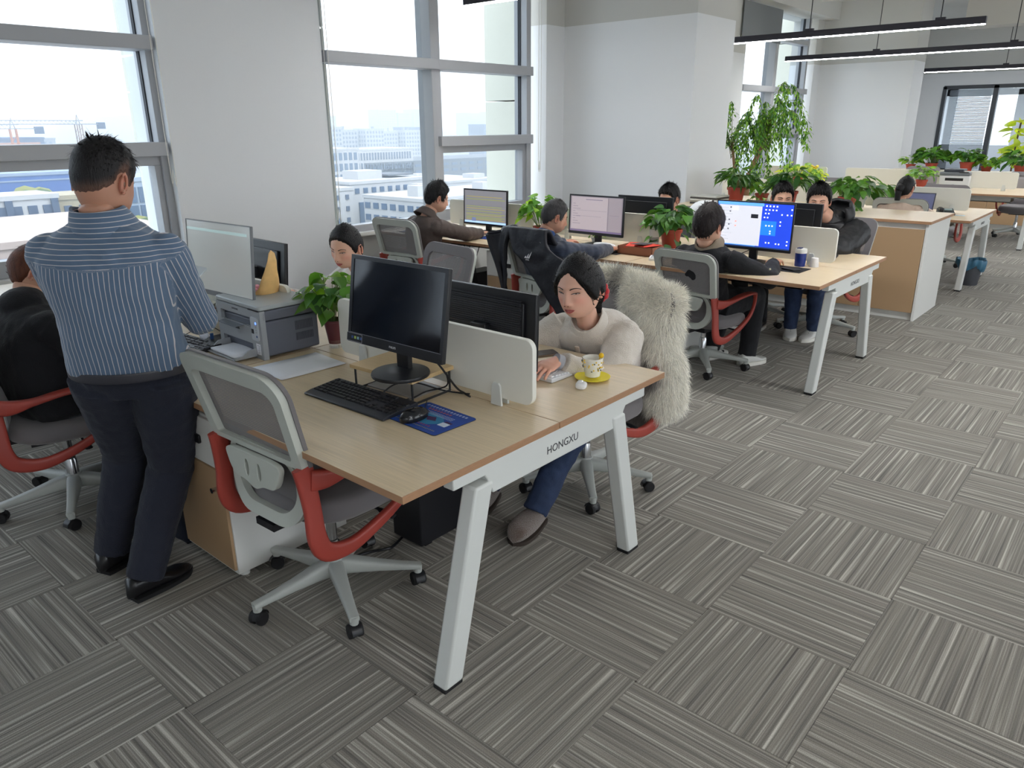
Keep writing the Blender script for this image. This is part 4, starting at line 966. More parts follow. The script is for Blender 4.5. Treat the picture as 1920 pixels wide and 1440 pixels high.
g = G(); g.lathe([(.0375, .06), (.0385, .10)], n=24); part(g, 'band', mat('cup_band', (150, 146, 146), .5), t)
t = thing('bowl', 'white bowl behind the wooden box', 'bowl', (4.0, 1.72, .7505), 0)
g = G(); g.lathe([(.03, 0), (.05, .02), (.06, .05), (.057, .05), (.047, .022), (0, .008)], n=24); part(g, 'bowl', mat('porcelain'), t)
t = thing('white_case', 'long white case under the mauve document screen', 'case', (3.95, 2.02, .7505), D2(85))
g = G(); g.ell((0, 0, .02), (.11, .035, .02), 20, 8, p=.8); part(g, 'case', mat('calc_white'), t)
t = thing('mouse_pad', 'black mouse pad under the hand of the man in navy', 'mouse pad', (3.80, 1.86, .7505), 0)
g = G(); g.prism(rrect(-.10, .10, -.12, .12, .004, 2), 0, .003); part(g, 'pad', black_rough, t, flat=True)
t = thing('pen', 'silver pen at the edge of the mouse pad of the man in navy', 'pen', (3.66, 1.83, .7505), D2(60))
g = G(); g.tube([(-.06, 0, .005), (.05, 0, .005), (.065, 0, .005)], [.004, .004, .001], 8); part(g, 'barrel', chrome, t)
t = thing('mouse_pad', 'blue mouse pad under the hand of the man in the brown jacket', 'mouse pad', (3.80, 3.12, .7505), 0)
g = G(); g.prism(rrect(-.10, .10, -.12, .12, .004, 2), 0, .003); part(g, 'pad', mat('pad_blue'), t, flat=True)
keyboard('keyboard', 'black keyboard before the spreadsheet screen', 3.82, 3.55, .7515, 0, black_plastic, key_m, .44, .14, single=False)
keyboard('keyboard', 'black keyboard before the mauve document screen', 3.82, 2.30, .7515, 0, black_plastic, key_m, .44, .14, single=False)
keyboard('keyboard', 'black keyboard before the bright blue screen', 3.86, .98, .7515, 0, black_plastic, key_m, .44, .14, single=False)
sheet('blue covered folder before the man in the brown jacket', 3.66, 3.95, .7506, 0, .21, .28, 1, m=mat('folder_blue', (120, 160, 214), .5), group=None, th=.01)
t = thing('folder', 'black folder at the far end of the blue-mug desk', 'folder', (4.55, .50, .7505), D2(10))
g = G(); g.box((-.11, -.12, 0), (.11, .12, .012)); part(g, 'cover', black_rough, t, bev=.002)
for k, (a, b) in enumerate((((3.75, 3.42, .72), (3.72, 3.4, .3)), ((3.78, 3.36, .72), (3.74, 3.38, .28)), ((3.76, 3.22, .72), (3.8, 3.30, .3)))):
    cable(('left', 'middle', 'right')[k]+' thin black cable hanging under the desk of the man in the brown jacket', [a, ((a[0]+b[0])/2-.03, (a[1]+b[1])/2+.03*(k-1), .5), b], .004)
cable('black power lead of the blue desktop screen', [(4.03, .80, .85), (4.07, .90, .80), (4.05, 1.0, .757)], .003)
t = thing('computer_tower', 'black computer case below the desk of the man in the brown jacket', 'computer', (3.95, 3.45, 0), 0)
g = G(); g.box((-.2, -.09, .0), (.2, .09, .40)); part(g, 'case', black_plastic, t, bev=.006)
t = thing('computer_tower', 'grey case standing under the second desk near the blue screen', 'computer', (3.72, 1.72, 0), 0)
g = G(); g.box((-.17, -.08, .0), (.17, .08, .36)); part(g, 'case', mat('tower_grey', (92, 92, 98), .5), t, bev=.006)
# white lamp-like dome / helmet and book stack near the column
t = thing('cushion', 'white bulging pillow behind the black-haired man', 'pillow', (5.62, 1.84, .78), D2(8))
g = G(); g.ell((0, 0, .06), (.10, .19, .15), 22, 14, p=.85); part(g, 'pillow', mat('pillow_white', (232, 234, 236), .8, sheen=.3, bump=(8, .3)), t)
t.location = (5.60, 1.95, .80)
for k in range(5):
    c = [(60, 58, 58), (150, 146, 132), (210, 208, 200), (74, 70, 66), (196, 196, 190)][k]
    t = thing('book', ['lowest dark folder of the stack beside the column', 'tan folder second from the bottom of the stack beside the column', 'white folder in the middle of the stack beside the column', 'dark folder second from the top of the stack beside the column', 'pale papers topping the stack beside the column'][k], 'folder', (6.45, 2.36, .8905+k*.018), D2(rnd.uniform(-5, 5)), 'stack beside the column')
    g = G(); g.box((-.13, -.16, 0), (.13, .16, .0165)); part(g, 'cover', mat('book_%d' % k, c, .6), t, bev=.002)
# third desk
t = thing('laptop', 'open laptop before the woman with the ponytail', 'laptop', (8.08, .66, .836), PI)
t.location = (8.10, .70, .7505)
g = G(); g.box((0, -.16, 0), (.22, .16, .016)); part(g, 'base', grey_silver, t, bev=.002)
g = G(); g.box((-.008, -.16, 0), (0, .16, .215)); o = part(g, 'lid', mat('lid_dark', (52, 56, 72), .4), t); o.matrix_local = Matrix.Translation((0, 0, .012))@Matrix.Rotation(-D2(15), 4, 'Y')
g = G(); g.box((0, -.15, .012), (.0008, .15, .205)); o = part(g, 'screen', uim((62, 66, 92), .35), t, flat=True); o.matrix_local = Matrix.Translation((0, 0, .012))@Matrix.Rotation(-D2(15), 4, 'Y')
t = thing('desk_phone', 'dark green desk phone beside the laptop', 'phone', (8.53, .56, .7505), D2(20))
t.location = (8.16, .42, .7505)
g = G(); g.prism([(-.09, 0), (.09, 0), (.09, .06), (-.09, .02)], -.08, .08, axis='y'); part(g, 'body', mat('phone_body', (36, 46, 50), .4), t, bev=.004)
g = G(); g.box((-.08, .03, .035), (.08, .07, .075)); part(g, 'handset', black_plastic, t, bev=.01)
g = G(); g.box((.0, -.06, .045), (.06, .01, .058)); part(g, 'display', mat('lcd_pale', (170, 190, 190), .3), t, flat=True)
sheet('pale blue note on the end of the third desk', 8.15, .28, .7506, D2(5), .08, .10, 1, m=mat('note_blue', (190, 214, 230), .6), group=None)
t = thing('book', 'thin teal book next to the laptop', 'book', (8.2, .95, .7505), 0)
g = G(); g.box((-.1, -.07, 0), (.1, .07, .10)); part(g, 'cover', mat('teal_book', (80, 150, 140), .5), t, bev=.002)
t = thing('waste_bin', 'dark grey waste bin lined with a blue bag', 'bin', (8.31, .11, 0), 0)
g = G(); g.lathe([(.092, 0), (.095, .01), (.118, .235), (.113, .235), (.09, .012), (0, .012)], n=28); part(g, 'bin', mat('bin_grey', (70, 72, 78), .5), t)
g = G()
def bagf(u, v):
    a = 2*PI*u; r = .114+.03*math.sin(PI*v)+.012*math.sin(7*a+4*v)*v+.010*math.sin(13*a); z = .235+.045*math.sin(PI*min(v*1.4, 1))-.12*max(0, v-.45)-.03*math.sin(3*a)*v
    return (r*math.cos(a), r*math.sin(a), z)
g.grid(bagf, 60, 9, cu=True); part(g, 'bin_bag', mat('bag_blue', (62, 112, 140), .35, spec=.6), t, ang=180)
# far white printer
t = thing('printer', 'white laser printer with a dark scanner lid on the farthest desk', 'printer', (11.80, 1.10, .7505), PI)
wl = mat('printer_white', (216, 220, 224), .4)
g = G(); g.box((-.36, -.20, 0), (0, .20, .20)); part(g, 'body', wl, t, bev=.008)
g = G(); g.box((-.36, -.20, .205), (.01, .20, .245)); part(g, 'scanner', mat('scan_grey', (110, 116, 124), .4), t, bev=.006)
g = G(); g.box((-.30, -.16, .245), (-.04, .10, .29)); part(g, 'feeder', mat('feed_dark', (62, 66, 74), .4), t, bev=.01)
g = G(); g.box((-.002, -.12, .125), (.002, .12, .165)); part(g, 'output_slot', black_rough, t, flat=True)
g = G(); g.box((.0, -.02, .04), (.0015, .015, .075)); part(g, 'logo', mat('dim_logo', (170, 174, 180), .5), t, flat=True)
g = G(); g.box((-.02, .06, .245), (.03, .18, .256)); part(g, 'touch_panel', black_plastic, t, bev=.002)
# ================================================================== PLANTS
terracotta = mat('terracotta_plastic', (178, 74, 58), .5); maroon = mat('maroon_pot', (112, 56, 66), .35)
soil = mat('soil', (62, 48, 38), .95)
def leaf_mat(name, rgb, tr=.3):
    m = mat(name, rgb, .38, noise=(30, .12), cvar=.28, spec=.45)
    b = m.node_tree.nodes['Principled BSDF']; n = m.node_tree.nodes; l = m.node_tree.links
    tl = n.new('ShaderNodeBsdfTranslucent'); c = lin(rgb); tl.inputs[0].default_value = (min(1, c[0]*2.4+.02), min(1, c[1]*2.2), c[2]*1.0, 1)
    mx = n.new('ShaderNodeMixShader'); mx.inputs[0].default_value = tr; l.new(b.outputs[0], mx.inputs[1]); l.new(tl.outputs[0], mx.inputs[2]); l.new(mx.outputs[0], n['Material Output'].inputs[0]); return m
leafA = leaf_mat('leaf_dark', (48, 92, 40)); leafB = leaf_mat('leaf_mid', (78, 128, 48)); leafC = leaf_mat('leaf_light', (120, 164, 60), .4); leafD = leaf_mat('leaf_lime', (186, 216, 74), .5)
stem_m = mat('stem_green', (104, 130, 66), .6)
LEAF = {}
def leaf_data(kind, m):
    k = (kind, m.name)
    if k in LEAF: return LEAF[k]
    g = G()
    if kind == 'heart': prof = [(0, .0), (.06, .30), (.20, .42), (.40, .38), (.62, .25), (.82, .11), (1, 0)]
    elif kind == 'lance': prof = [(0, .0), (.1, .09), (.3, .17), (.5, .18), (.7, .13), (.88, .05), (1, 0)]
    else: prof = [(0, 0), (.15, .22), (.4, .34), (.65, .30), (.85, .16), (1, 0)]
    V = []
    for (x, w) in prof:
        dz = -.28*x*x+.04*x
        for s_ in (-1, -.5, 0, .5, 1): V.append((x-(.06 if abs(s_) == 1 and x < .1 and kind == 'heart' else 0), s_*w, dz+.16*abs(s_)*w-.0*s_))
    g.add(V, [(i*5+j, i*5+j+1, (i+1)*5+j+1, (i+1)*5+j) for i in range(len(prof)-1) for j in range(4)])
    LEAF[k] = g.build('leaf', m, data_only=True, ang=180); return LEAF[k]
def plant(name, label, x, y, z, pot_h, pot_r, spread, height, n, leaf, kinds, potm=terracotta, lens=(.07, .11), grp='potted green plants', seed=1, droop=.3, clear=False, trail=0, up=.55, flower=None):
    r = random.Random(seed); t = thing(name, label, 'plant', (x, y, z), r.uniform(0, 1), grp)
    if clear:
        g = G(); g.lathe([(pot_r*.62, 0), (pot_r*.66, .004), (pot_r*.72, pot_h*.3), (pot_r*.70, pot_h*.3), (pot_r*.6, .006)], n=28); part(g, 'glass_foot', clear_glass, t)
        g = G(); g.lathe([(pot_r*.66, pot_h*.16), (pot_r, pot_h*.93), (pot_r*1.08, pot_h*.94), (pot_r*1.08, pot_h), (pot_r*.96, pot_h), (pot_r*.9, pot_h*.85), (0, pot_h*.85)], n=28); P = part(g, 'pot', potm, t)
    else:
        g = G(); g.lathe([(pot_r*.72, 0), (pot_r*.74, .003), (pot_r*.96, pot_h*.82), (pot_r*1.06, pot_h*.83), (pot_r*1.08, pot_h), (pot_r*.98, pot_h), (pot_r*.93, pot_h*.84), (0, pot_h*.84)], n=26); P = part(g, 'pot', potm, t)
    g = G(); g.lathe([(pot_r*.92, pot_h*.84), (0, pot_h*.86)], n=20); part(g, 'soil', soil, t)
    for k in range(n):
        a = r.uniform(0, 2*PI); el = r.uniform(.0, 1)**.8; rad = spread*math.sqrt(r.uniform(.05, 1)); hh = pot_h+height*(up+(1-up)*r.uniform(-.2, 1))*(1.1-.75*(rad/spread)**2*r.uniform(.6, 1))
        if trail and r.random() < trail: rad = spread*r.uniform(.8, 1.05); hh = pot_h*r.uniform(-.1, .7)
        tip = V3(rad*math.cos(a), rad*math.sin(a), hh); s0 = V3(pot_r*.4*math.cos(a+r.uniform(-.6, .6)), pot_r*.4*math.sin(a), pot_h*.85)
        mid = (s0+tip)/2+V3(0, 0, height*.18)
        L_ = r.uniform(*lens); kd = r.choice(kinds); mm = kd
        o = link('leaf', leaf_data(leaf, mm), t); ya = a+r.uniform(-.8, .8); pi_ = r.uniform(-.5, .5)+droop*(rad/spread)
        o.matrix_local = Matrix.Translation(tip.tolist())@Matrix.Rotation(ya, 4, 'Z')@Matrix.Rotation(pi_, 4, 'Y')@Matrix.Rotation(r.uniform(-.6, .6), 4, 'X')@Matrix.Scale(L_, 4)
        if k % 2 == 0:
            g = G(); g.tube(smooth_path([s0, mid, tip], 4), .0018 if pot_r < .08 else .0022, 4, cap=False); part(g, 'stem', stem_m, t)
    if flower:
        g = G()
        for k in range(9): g.ell((r.uniform(-.05, .05), r.uniform(-.05, .05), pot_h+height*r.uniform(.8, 1.0)), (.018, .018, .012), 7, 5)
        part(g, 'blossom', flower, t)['kind'] = 'stuff'
    return t
plant('pothos_plant', 'green pothos in a maroon pot between the printer and the nearest screen', .775, 1.335, .7505, .13, .046, .155, .20, 84, 'heart', [leafB, leafC, leafA, leafB], maroon, (.06, .10), seed=4, clear=True, droop=.6)
plant('potted_plant', 'leafy plant in a red pot right of the wooden box', 4.28, 1.60, .7505, .15, .085, .20, .18, 110, 'heart', [leafA, leafB, leafA], terracotta, (.07, .105), seed=5, trail=.12, droop=.6)
plant('potted_plant', 'plant behind the man in navy, left of the document screen', 4.10, 2.80, .7505, .10, .07, .17, .26, 80, 'heart', [leafB, leafB, leafC], terracotta, (.07, .11), seed=6, droop=.5)
plant('potted_plant', 'small plant behind the stand of the document screen', 4.09, 2.20, .7505, .05, .04, .06, .06, 18, 'oval', [leafB, leafC], mat('white_pot', (226, 226, 222), .4), (.03, .05), seed=7)
plant('potted_plant', 'largest dark-leaved plant in a red pot at the left end of the cabinet top', 6.75, 2.20, .8905, .16, .095, .215, .21, 100, 'lance', [leafA, leafA, leafB], terracotta, (.11, .16), seed=8, droop=.5)
plant('potted_plant', 'lighter plant half behind the largest dark one on the cabinet top', 6.85, 1.95, .8905, .10, .07, .15, .18, 60, 'heart', [leafB, leafC], terracotta, (.06, .10), seed=9, trail=.2, droop=.5)
plant('potted_plant', 'dark broad-leaved plant in a red pot behind the man in the puffer jacket', 6.70, 1.60, .8905, .15, .085, .205, .22, 100, 'lance', [leafA, leafB, leafA], terracotta, (.12, .17), seed=10, droop=.4)
plant('potted_plant', 'bushy plant in a red pot at the right of the cabinet top', 6.72, 1.02, .8905, .12, .085, .175, .17, 100, 'heart', [leafB, leafA, leafB], terracotta, (.07, .10), seed=11, trail=.10, droop=.5)
plant('potted_plant', 'peace lily with long leaves in a ribbed white pot', 8.05, 1.30, .7505, .15, .075, .30, .26, 60, 'lance', [leafA, leafB], mat('white_pot'), (.16, .24), seed=12, droop=.4)
plant('potted_plant', 'lime green plant with yellow blossoms in a red pot', 8.6, 2.05, .90, .10, .07, .14, .20, 60, 'oval', [leafC, leafB, leafD], terracotta, (.06, .09), seed=13, flower=mat('yellow_petal', (236, 206, 60), .6)).location.z = .7505+.15
plant('potted_plant', 'light green plant showing over the divider left of the yellow blossoms', 11.6, 3.35, .7505, .12, .08, .24, .22, 40, 'oval', [leafC, leafD], terracotta, (.12, .18), seed=14)
plant('potted_plant', 'pale green plant in a red pot left of the white printer', 11.75, 1.52, .7505, .13, .08, .17, .19, 70, 'oval', [leafC, leafB], terracotta, (.07, .11), seed=15)
plant('potted_plant', 'large dark plant in a red pot before the dark-framed partition', 14.15, 1.95, .8905, .13, .10, .27, .28, 90, 'heart', [leafA, leafB], terracotta, (.12, .17), seed=16)
plant('potted_plant', 'small light plant left of the large dark plant on the far cabinet', 14.2, 2.30, .8905, .10, .08, .14, .18, 36, 'oval', [leafC, leafB], terracotta, (.09, .13), seed=17)
plant('potted_plant', 'round bushy plant in a red pot below the partition post', 14.15, 1.40, .8905, .16, .11, .24, .20, 90, 'heart', [leafB, leafA, leafB], terracotta, (.10, .15), seed=18)
plant('potted_plant', 'low light plant right of the round bushy one on the far cabinet', 14.3, 1.12, .8905, .09, .09, .19, .16, 60, 'oval', [leafC, leafB], terracotta, (.09, .13), seed=19)
plant('potted_plant', 'dark drooping plant at the right end of the far cabinet', 14.15, .60, .8905, .12, .10, .27, .24, 90, 'lance', [leafA, leafA, leafB], terracotta, (.16, .22), seed=20)
# fiddle-leaf in the far office
t = thing('rubber_plant', 'tall sunlit lime-leaved plant inside the glass office', 'plant', (21.5, 1.75, 0), 0)
g = G(); g.lathe([(.15, 0), (.2, .35), (.17, .35), (0, .3)], n=20); part(g, 'pot', mat('white_pot'), t)
g = G(); g.tube(smooth_path([(0, 0, .3), (.03, .02, 1.0), (0, 0, 1.7)], 4), .02, 8); part(g, 'stem', mat('bark', (120, 96, 72), .8), t)
r = random.Random(9)
for k in range(46):
    a = r.uniform(0, 6.28); h = r.uniform(.75, 1.78); o = link('leaf', leaf_data('oval', leafD), t)
    o.matrix_local = Matrix.Translation((.12*math.cos(a), .12*math.sin(a), h))@Matrix.Rotation(a, 4, 'Z')@Matrix.Rotation(r.uniform(-.5, .5), 4, 'Y')@Matrix.Rotation(r.uniform(-.8, .8), 4, 'X')@Matrix.Scale(r.uniform(.24, .34), 4)
# tall weeping tree by the window
t = thing('weeping_tree', 'tall indoor tree with drooping feathery branches by the far window', 'tree', (9.98, 3.44, 0), 0)
g = G(); g.lathe([(.17, 0), (.22, .38), (.24, .40), (.24, .44), (.2, .44), (.19, .38), (0, .36)], n=28); part(g, 'pot', mat('white_pot'), t)
g = G(); g.tube(smooth_path([(0, 0, .36), (-.03, .06, .9), (.04, -.1, 1.4), (.06, -.16, 1.75)], 6), [.045-.001*k for k in range(19)], 10)
g.tube(smooth_path([(-.02, .05, .5), (-.08, .22, .95), (-.06, .34, 1.45)], 6), [.03-.001*k for k in range(13)], 8); part(g, 'trunk', mat('bark_tan', (148, 112, 84), .85, noise=(20, .2)), t)
r = random.Random(21); fg = G(); bg_ = G(); LV = []
lp = [(0, 0, 0), (.30, .20, .03), (.72, .17, .0), (1, 0, -.06), (.72, -.17, 0), (.30, -.20, .03)]
def addleaf(p, dirv, L_):
    d = nrm(dirv); s_ = nrm(np.cross(d, (r.uniform(-.3, .3), r.uniform(-.3, .3), 1))); n_ = np.cross(s_, d)
    V = [np.asarray(p)+L_*(d*a+s_*b+n_*c) for a, b, c in lp]; fg.add(V, [(0, 1, 2), (0, 2, 3), (0, 3, 4), (0, 4, 5)], r.choice([0, 0, 1, 1, 2]))
for br in range(40):
    a = r.uniform(0, 2*PI); rad = r.uniform(.25, .78)*(1.0 if math.sin(a) < .3 else .85); base = V3(.05, -.14, r.uniform(1.3, 1.75)) if br % 3 else V3(-.06, .34, r.uniform(1.2, 1.45))
    top = base[2]+r.uniform(.18, .62)*(1.15-rad*.5); end = base+V3(rad*.7*math.cos(a), rad*(.95 if math.sin(a) > 0 else 1.1)*math.sin(a), 0); end[2] = top-r.uniform(.35, 1.0)*(.4+rad*.8)
    mid = (base+end)/2; mid[2] = top+.06; q = base+(end-base)*.8; q[2] = (top+end[2])/2+.08
    P = smooth_path([base, mid, q, end], 8); bg_.tube(P, [.006-.0002*k for k in range(len(P))], 4, cap=False)
    for i in range(3, len(P)):
        for k in range(5):
            d = P[i]-P[i-1]; side = V3(r.uniform(-1, 1), r.uniform(-1, 1), r.uniform(-1.3, .1)); pp = P[i]+nrm(side)*r.uniform(0, .055); addleaf(pp, nrm(d)*.5+nrm(side)+V3(0, 0, -.5), r.uniform(.045, .07))
part(bg_, 'branches', mat('twig', (96, 110, 60), .7), t)['kind'] = 'stuff'; part(fg, 'foliage', [leafB, leafC, leafA], t, flat=True)['kind'] = 'stuff'
# ================================================================== PEOPLE
def skin_mat():
    m = mat('skin', (214, 168, 142), .5, attr='Col', spec=.35)
    b = m.node_tree.nodes['Principled BSDF']; b.inputs['Subsurface Weight'].default_value = .12; b.inputs['Subsurface Radius'].default_value = (.012, .005, .003); b.inputs['Subsurface Scale'].default_value = 1.0
    return m
skin = skin_mat()
def hair_mat(name, rgb, attr=None):
    m = mat(name, rgb, .5, noise=None if attr else (9, .35, (6, 6, 1)), bump=(60, .4, (4, 4, .45)), spec=.3, attr=attr); return m
hair_blk = hair_mat('black_hair', (20, 18, 20)); hair_grey = hair_mat('greying_hair', (62, 60, 62)); hair_brn = hair_mat('dark_brown_hair', (34, 25, 25)); hair_fade = hair_mat('cropped_black_hair', (30, 28, 30), 'Col'); hair_aub = hair_mat('auburn_hair', (96, 54, 36))
def ss(a, b, x):
    t = np.clip((x-a)/(b-a), 0, 1); return t*t*(3-2*t)
HU, HV = 84, 64
def head_surface(female=False, scale=1.0, mouth=0.0):
    V = []
    a = np.linspace(0, 2*PI, HU, endpoint=False); a = a-.42*np.sin(a)          # denser in front
    e = np.linspace(-PI/2, PI/2, HV)
    A, E_ = np.meshgrid(a, e); dx = np.cos(E_)*np.cos(A); dy = np.cos(E_)*np.sin(A); dz = np.sin(E_)
    t = np.clip(-dz, 0, 1); fr = np.clip(dx, 0, 1)
    X = np.where(dx > 0, .094*dx*(1+.42*t**1.6), .098*dx*(1-.45*t**1.3)); Y = .077*dy*(1+.06*t)*(1-.10*t**3); Z = .118*dz
    X = X-.006*np.clip(dz, 0, 1)*fr
    jaw = .010 if not female else .004
    Y = Y+np.sign(dy)*jaw*np.exp(-((dz+.55)/.25)**2)*np.abs(dy)**.6*ss(-.4, .5, dx)
    F = ss(.15, .75, dx)
    aY = np.abs(Y)
    def g2(y0, z0, sy, sz): return np.exp(-((aY-y0)/sy)**2-((Z-z0)/sz)**2)
    nz = np.where(Z > -.036, np.clip((.014-Z)/.050, 0, 1), np.clip((Z+.050)/.014, 0, 1)); w = .0075+.0065*np.clip((.01-Z)/.045, 0, 1)
    X = X+F*(nz**1.1*.021*np.exp(-(aY/w)**2)+.004*np.exp(-(aY/.009)**2-((Z-.012)/.018)**2))
    X = X+F*(.006*g2(.012, -.040, .006, .006)-.0085*g2(.031, .002, .015, .010)+.0032*g2(.031, .002, .011, .0065)+.0045*g2(.026, .022, .022, .007)+.004*g2(.044, -.020, .018, .018)-.004*g2(.046, -.055, .016, .02))
    X = X+F*(.0065*np.exp(-(Y/.019)**2-((Z+.0585)/.0042)**2)+.0075*np.exp(-(Y/.017)**2-((Z+.0705)/.0050)**2)-.004*np.exp(-(Y/.024)**2-((Z+.0645)/.0022)**2)-.003*np.exp(-(Y/.02)**2-((Z+.081)/.006)**2)+.006*np.exp(-(Y/.018)**2-((Z+.098)/.012)**2))
    P = np.stack([X, Y, Z], -1)*scale
    base = np.array(lin((212, 166, 142))); 
    col = np.ones(P.shape[:2]+(3,))*base
    def tint(mask, rgb): 
        nonlocal col
        c = np.array(lin(rgb)); col = col*(1-mask[..., None])+c*mask[..., None]
    tint(.55*F*g2(.042, -.028, .022, .018), (214, 140, 124)); tint(.30*F*np.exp(-(Y/.012)**2-((Z+.034)/.014)**2), (206, 134, 116))
    tint(np.clip(F*.5*np.exp(-(Y/.021)**4-((Z+.0645)/.0075)**4), 0, .4), (190, 110, 104))
    tint(.45*F*g2(.031, .004, .018, .010), (176, 124, 104))
    return P, col
def surf_x(P, y, z, s):
    Q = P.reshape(-1, 3); Q = Q[Q[:, 0] > 0]; d = (Q[:, 1]-y)**2+(Q[:, 2]-z)**2; i = np.argsort(d)[:4]; w = 1/(d[i]+1e-9); return float((Q[i, 0]*w).sum()/w.sum())
def build_head(female, scale, lids, brow_rgb, skin_rgb, g, cols):
    """adds head, eyes, brows, ears to g; cols collects a colour per vertex"""
    P, C_ = head_surface(female, scale)
    k = (np.array(lin(skin_rgb))/np.array(lin((212, 166, 142))))
    C_ = C_*k
    F = [(j*HU+i, j*HU+(i+1) % HU, (j+1)*HU+(i+1) % HU, (j+1)*HU+i) for j in range(HV-1) for i in range(HU)]
    g.add(P.reshape(-1, 3), F); cols.append(C_.reshape(-1, 3))
    def add(q, rgb):
        n0 = g.n; g.V += q.V; 
        for f in q.F: g.F.append([i+n0 for i in f]); g.M.append(0)
        g.n += q.n; cols.append(np.tile(np.array(lin(rgb)), (q.n, 1)))
    s = scale; lc = (176, 84, 84) if female else (168, 104, 96)
    def lip(pts, R, rgb):
        q = G(); q.tube(smooth_path([(surf_x(P, y*s, z*s, s)+dx*s, y*s, z*s) for y, z, dx in pts], 3), R, 7, up=(1, 0, 0)); add(q, rgb)
    n_ = 13
    lip([(-.021, -.0640, -.001), (-.010, -.0602, -.0008), (0, -.0612, -.0004), (.010, -.0602, -.0008), (.021, -.0640, -.001)], [(.0008*s+.0024*s*math.sin(PI*k/(n_-1)), .0022*s) for k in range(n_)], lc)
    lip([(-.019, -.0655, -.001), (-.009, -.0700, -.0010), (0, -.0710, -.0008), (.009, -.0700, -.0010), (.019, -.0655, -.001)], [(.0008*s+.0032*s*math.sin(PI*k/(n_-1)), .0026*s) for k in range(n_)], lc)
    lip([(-.021, -.0643, .0004), (-.010, -.0650, .0016), (0, -.0655, .0020), (.010, -.0650, .0016), (.021, -.0643, .0004)], .0007*s, (96, 44, 44))
    for sd in (-1, 1):
        # almond of the open eye: white then iris, then lash and lid lines
        op = .0042*lids; ey = .0005
        def almond(op, y0, r, dz=0):
            V = []; 
            for t in np.linspace(-1, 1, 9):
                for v in (-1, 0, 1):
                    yy = sd*(.031+r*t); zz = ey+dz+v*op*math.sqrt(max(0, 1-t*t))*(1 if v > 0 else .8)-.0012*t*sd*sd*0+.0008*t
                    V.append((surf_x(P, yy*s, zz*s, s)+.0006*s, yy*s, zz*s))
            return V, [(i*3+j, i*3+j+1, (i+1)*3+j+1, (i+1)*3+j) for i in range(8) for j in range(2)]
        q = G(); q.add(*almond(op, 0, .0135)); add(q, (222, 214, 208))
        q = G(); q.ell((surf_x(P, sd*.031*s, ey, s)-.0025*s, sd*.0305*s, (ey-.0008)*s), (.0040*s, .0052*s, min(.0052, op*1.05)*s), 12, 8); add(q, (38, 26, 22))
        pts = [(surf_x(P, sd*(.031+.0155*t)*s, (ey+op*math.sqrt(max(0, 1-t*t)))*s, s)+.0008*s, sd*(.031+.0155*t)*s, (ey+op*math.sqrt(max(0, 1-t*t))*.95+.0010*t)*s) for t in np.linspace(-1, 1, 9)]
        q = G(); q.tube(pts, [.0006*s]+[.0013*s]*7+[.0009*s], 6); add(q, (30, 22, 22))
        pts = [(surf_x(P, sd*(.031+.0145*t)*s, (ey-op*.8*math.sqrt(max(0, 1-t*t)))*s, s)+.0004*s, sd*(.031+.0145*t)*s, (ey-op*.8*math.sqrt(max(0, 1-t*t)))*s) for t in np.linspace(-1, 1, 7)]
        q = G(); q.tube(pts, .0005*s, 5); add(q, (120, 76, 64))
        bp = [(sd*y, z) for y, z in ((.014, .0165), (.022, .0205), (.033, .0225), (.043, .0205), (.050, .0155))]
        pts = [(surf_x(P, y*s, z*s, s)+.0004*s, y*s, z*s) for y, z in bp]
        q = G(); q.tube(smooth_path(pts, 3), [(.0024*s*w, .0013*s) for w in np.linspace(1, .45, 13)] if female else [(.0034*s*w, .0016*s) for w in np.linspace(1, .55, 13)], 6, up=(1, 0, 0)); add(q, brow_rgb)
        q = G(); q.ell((surf_x(P, sd*.0068*s, -.0405*s, s)+.0002*s, sd*.0072*s, -.0425*s), (.002*s, .0032*s, .0018*s), 8, 6); add(q, (110, 60, 50))
        # ear
        c = V3(-.008*s, sd*.0765*s, -.012*s); rim = []
        for t in np.linspace(-.15, 1.12, 14):
            a = PI*(.5+1.25*t)-.3
            rim.append(c+V3(-.017*s*math.cos(a-PI*.5)*-1*(.9 if t > .6 else 1)-.004*s, sd*(.010*s), .031*s*math.sin(a-PI*.5+PI)*-1*(.95)))
        rim = [c+V3(.013*s*math.cos(b)-.004*s, sd*(.0075+.004*max(0, -math.cos(b)))*s, .030*s*math.sin(b)) for b in np.linspace(-.9*PI/2-.3, PI+1.0, 16)]
        q = G(); q.tube(rim, [.0035*s]+[.0042*s]*14+[.005*s], 8); add(q, tuple(min(255, int(v*w)) for v, w in zip(skin_rgb, (1.0, .92, .92))))
        q = G(); q.ell(tuple(c+V3(-.004*s, sd*.001*s, 0)), (.013*s, .0065*s, .028*s), 14, 10); add(q, tuple(int(v*w) for v, w in zip(skin_rgb, (.93, .80, .78))))
        q = G(); q.ell(tuple(c+V3(.003*s, sd*.0055*s, -.022*s)), (.007*s, .004*s, .009*s), 10, 8); add(q, skin_rgb)
        q = G(); q.ell(tuple(c+V3(.001*s, sd*.0062*s, .0)), (.005*s, .002*s, .009*s), 10, 8); add(q, tuple(int(v*.62) for v in skin_rgb))
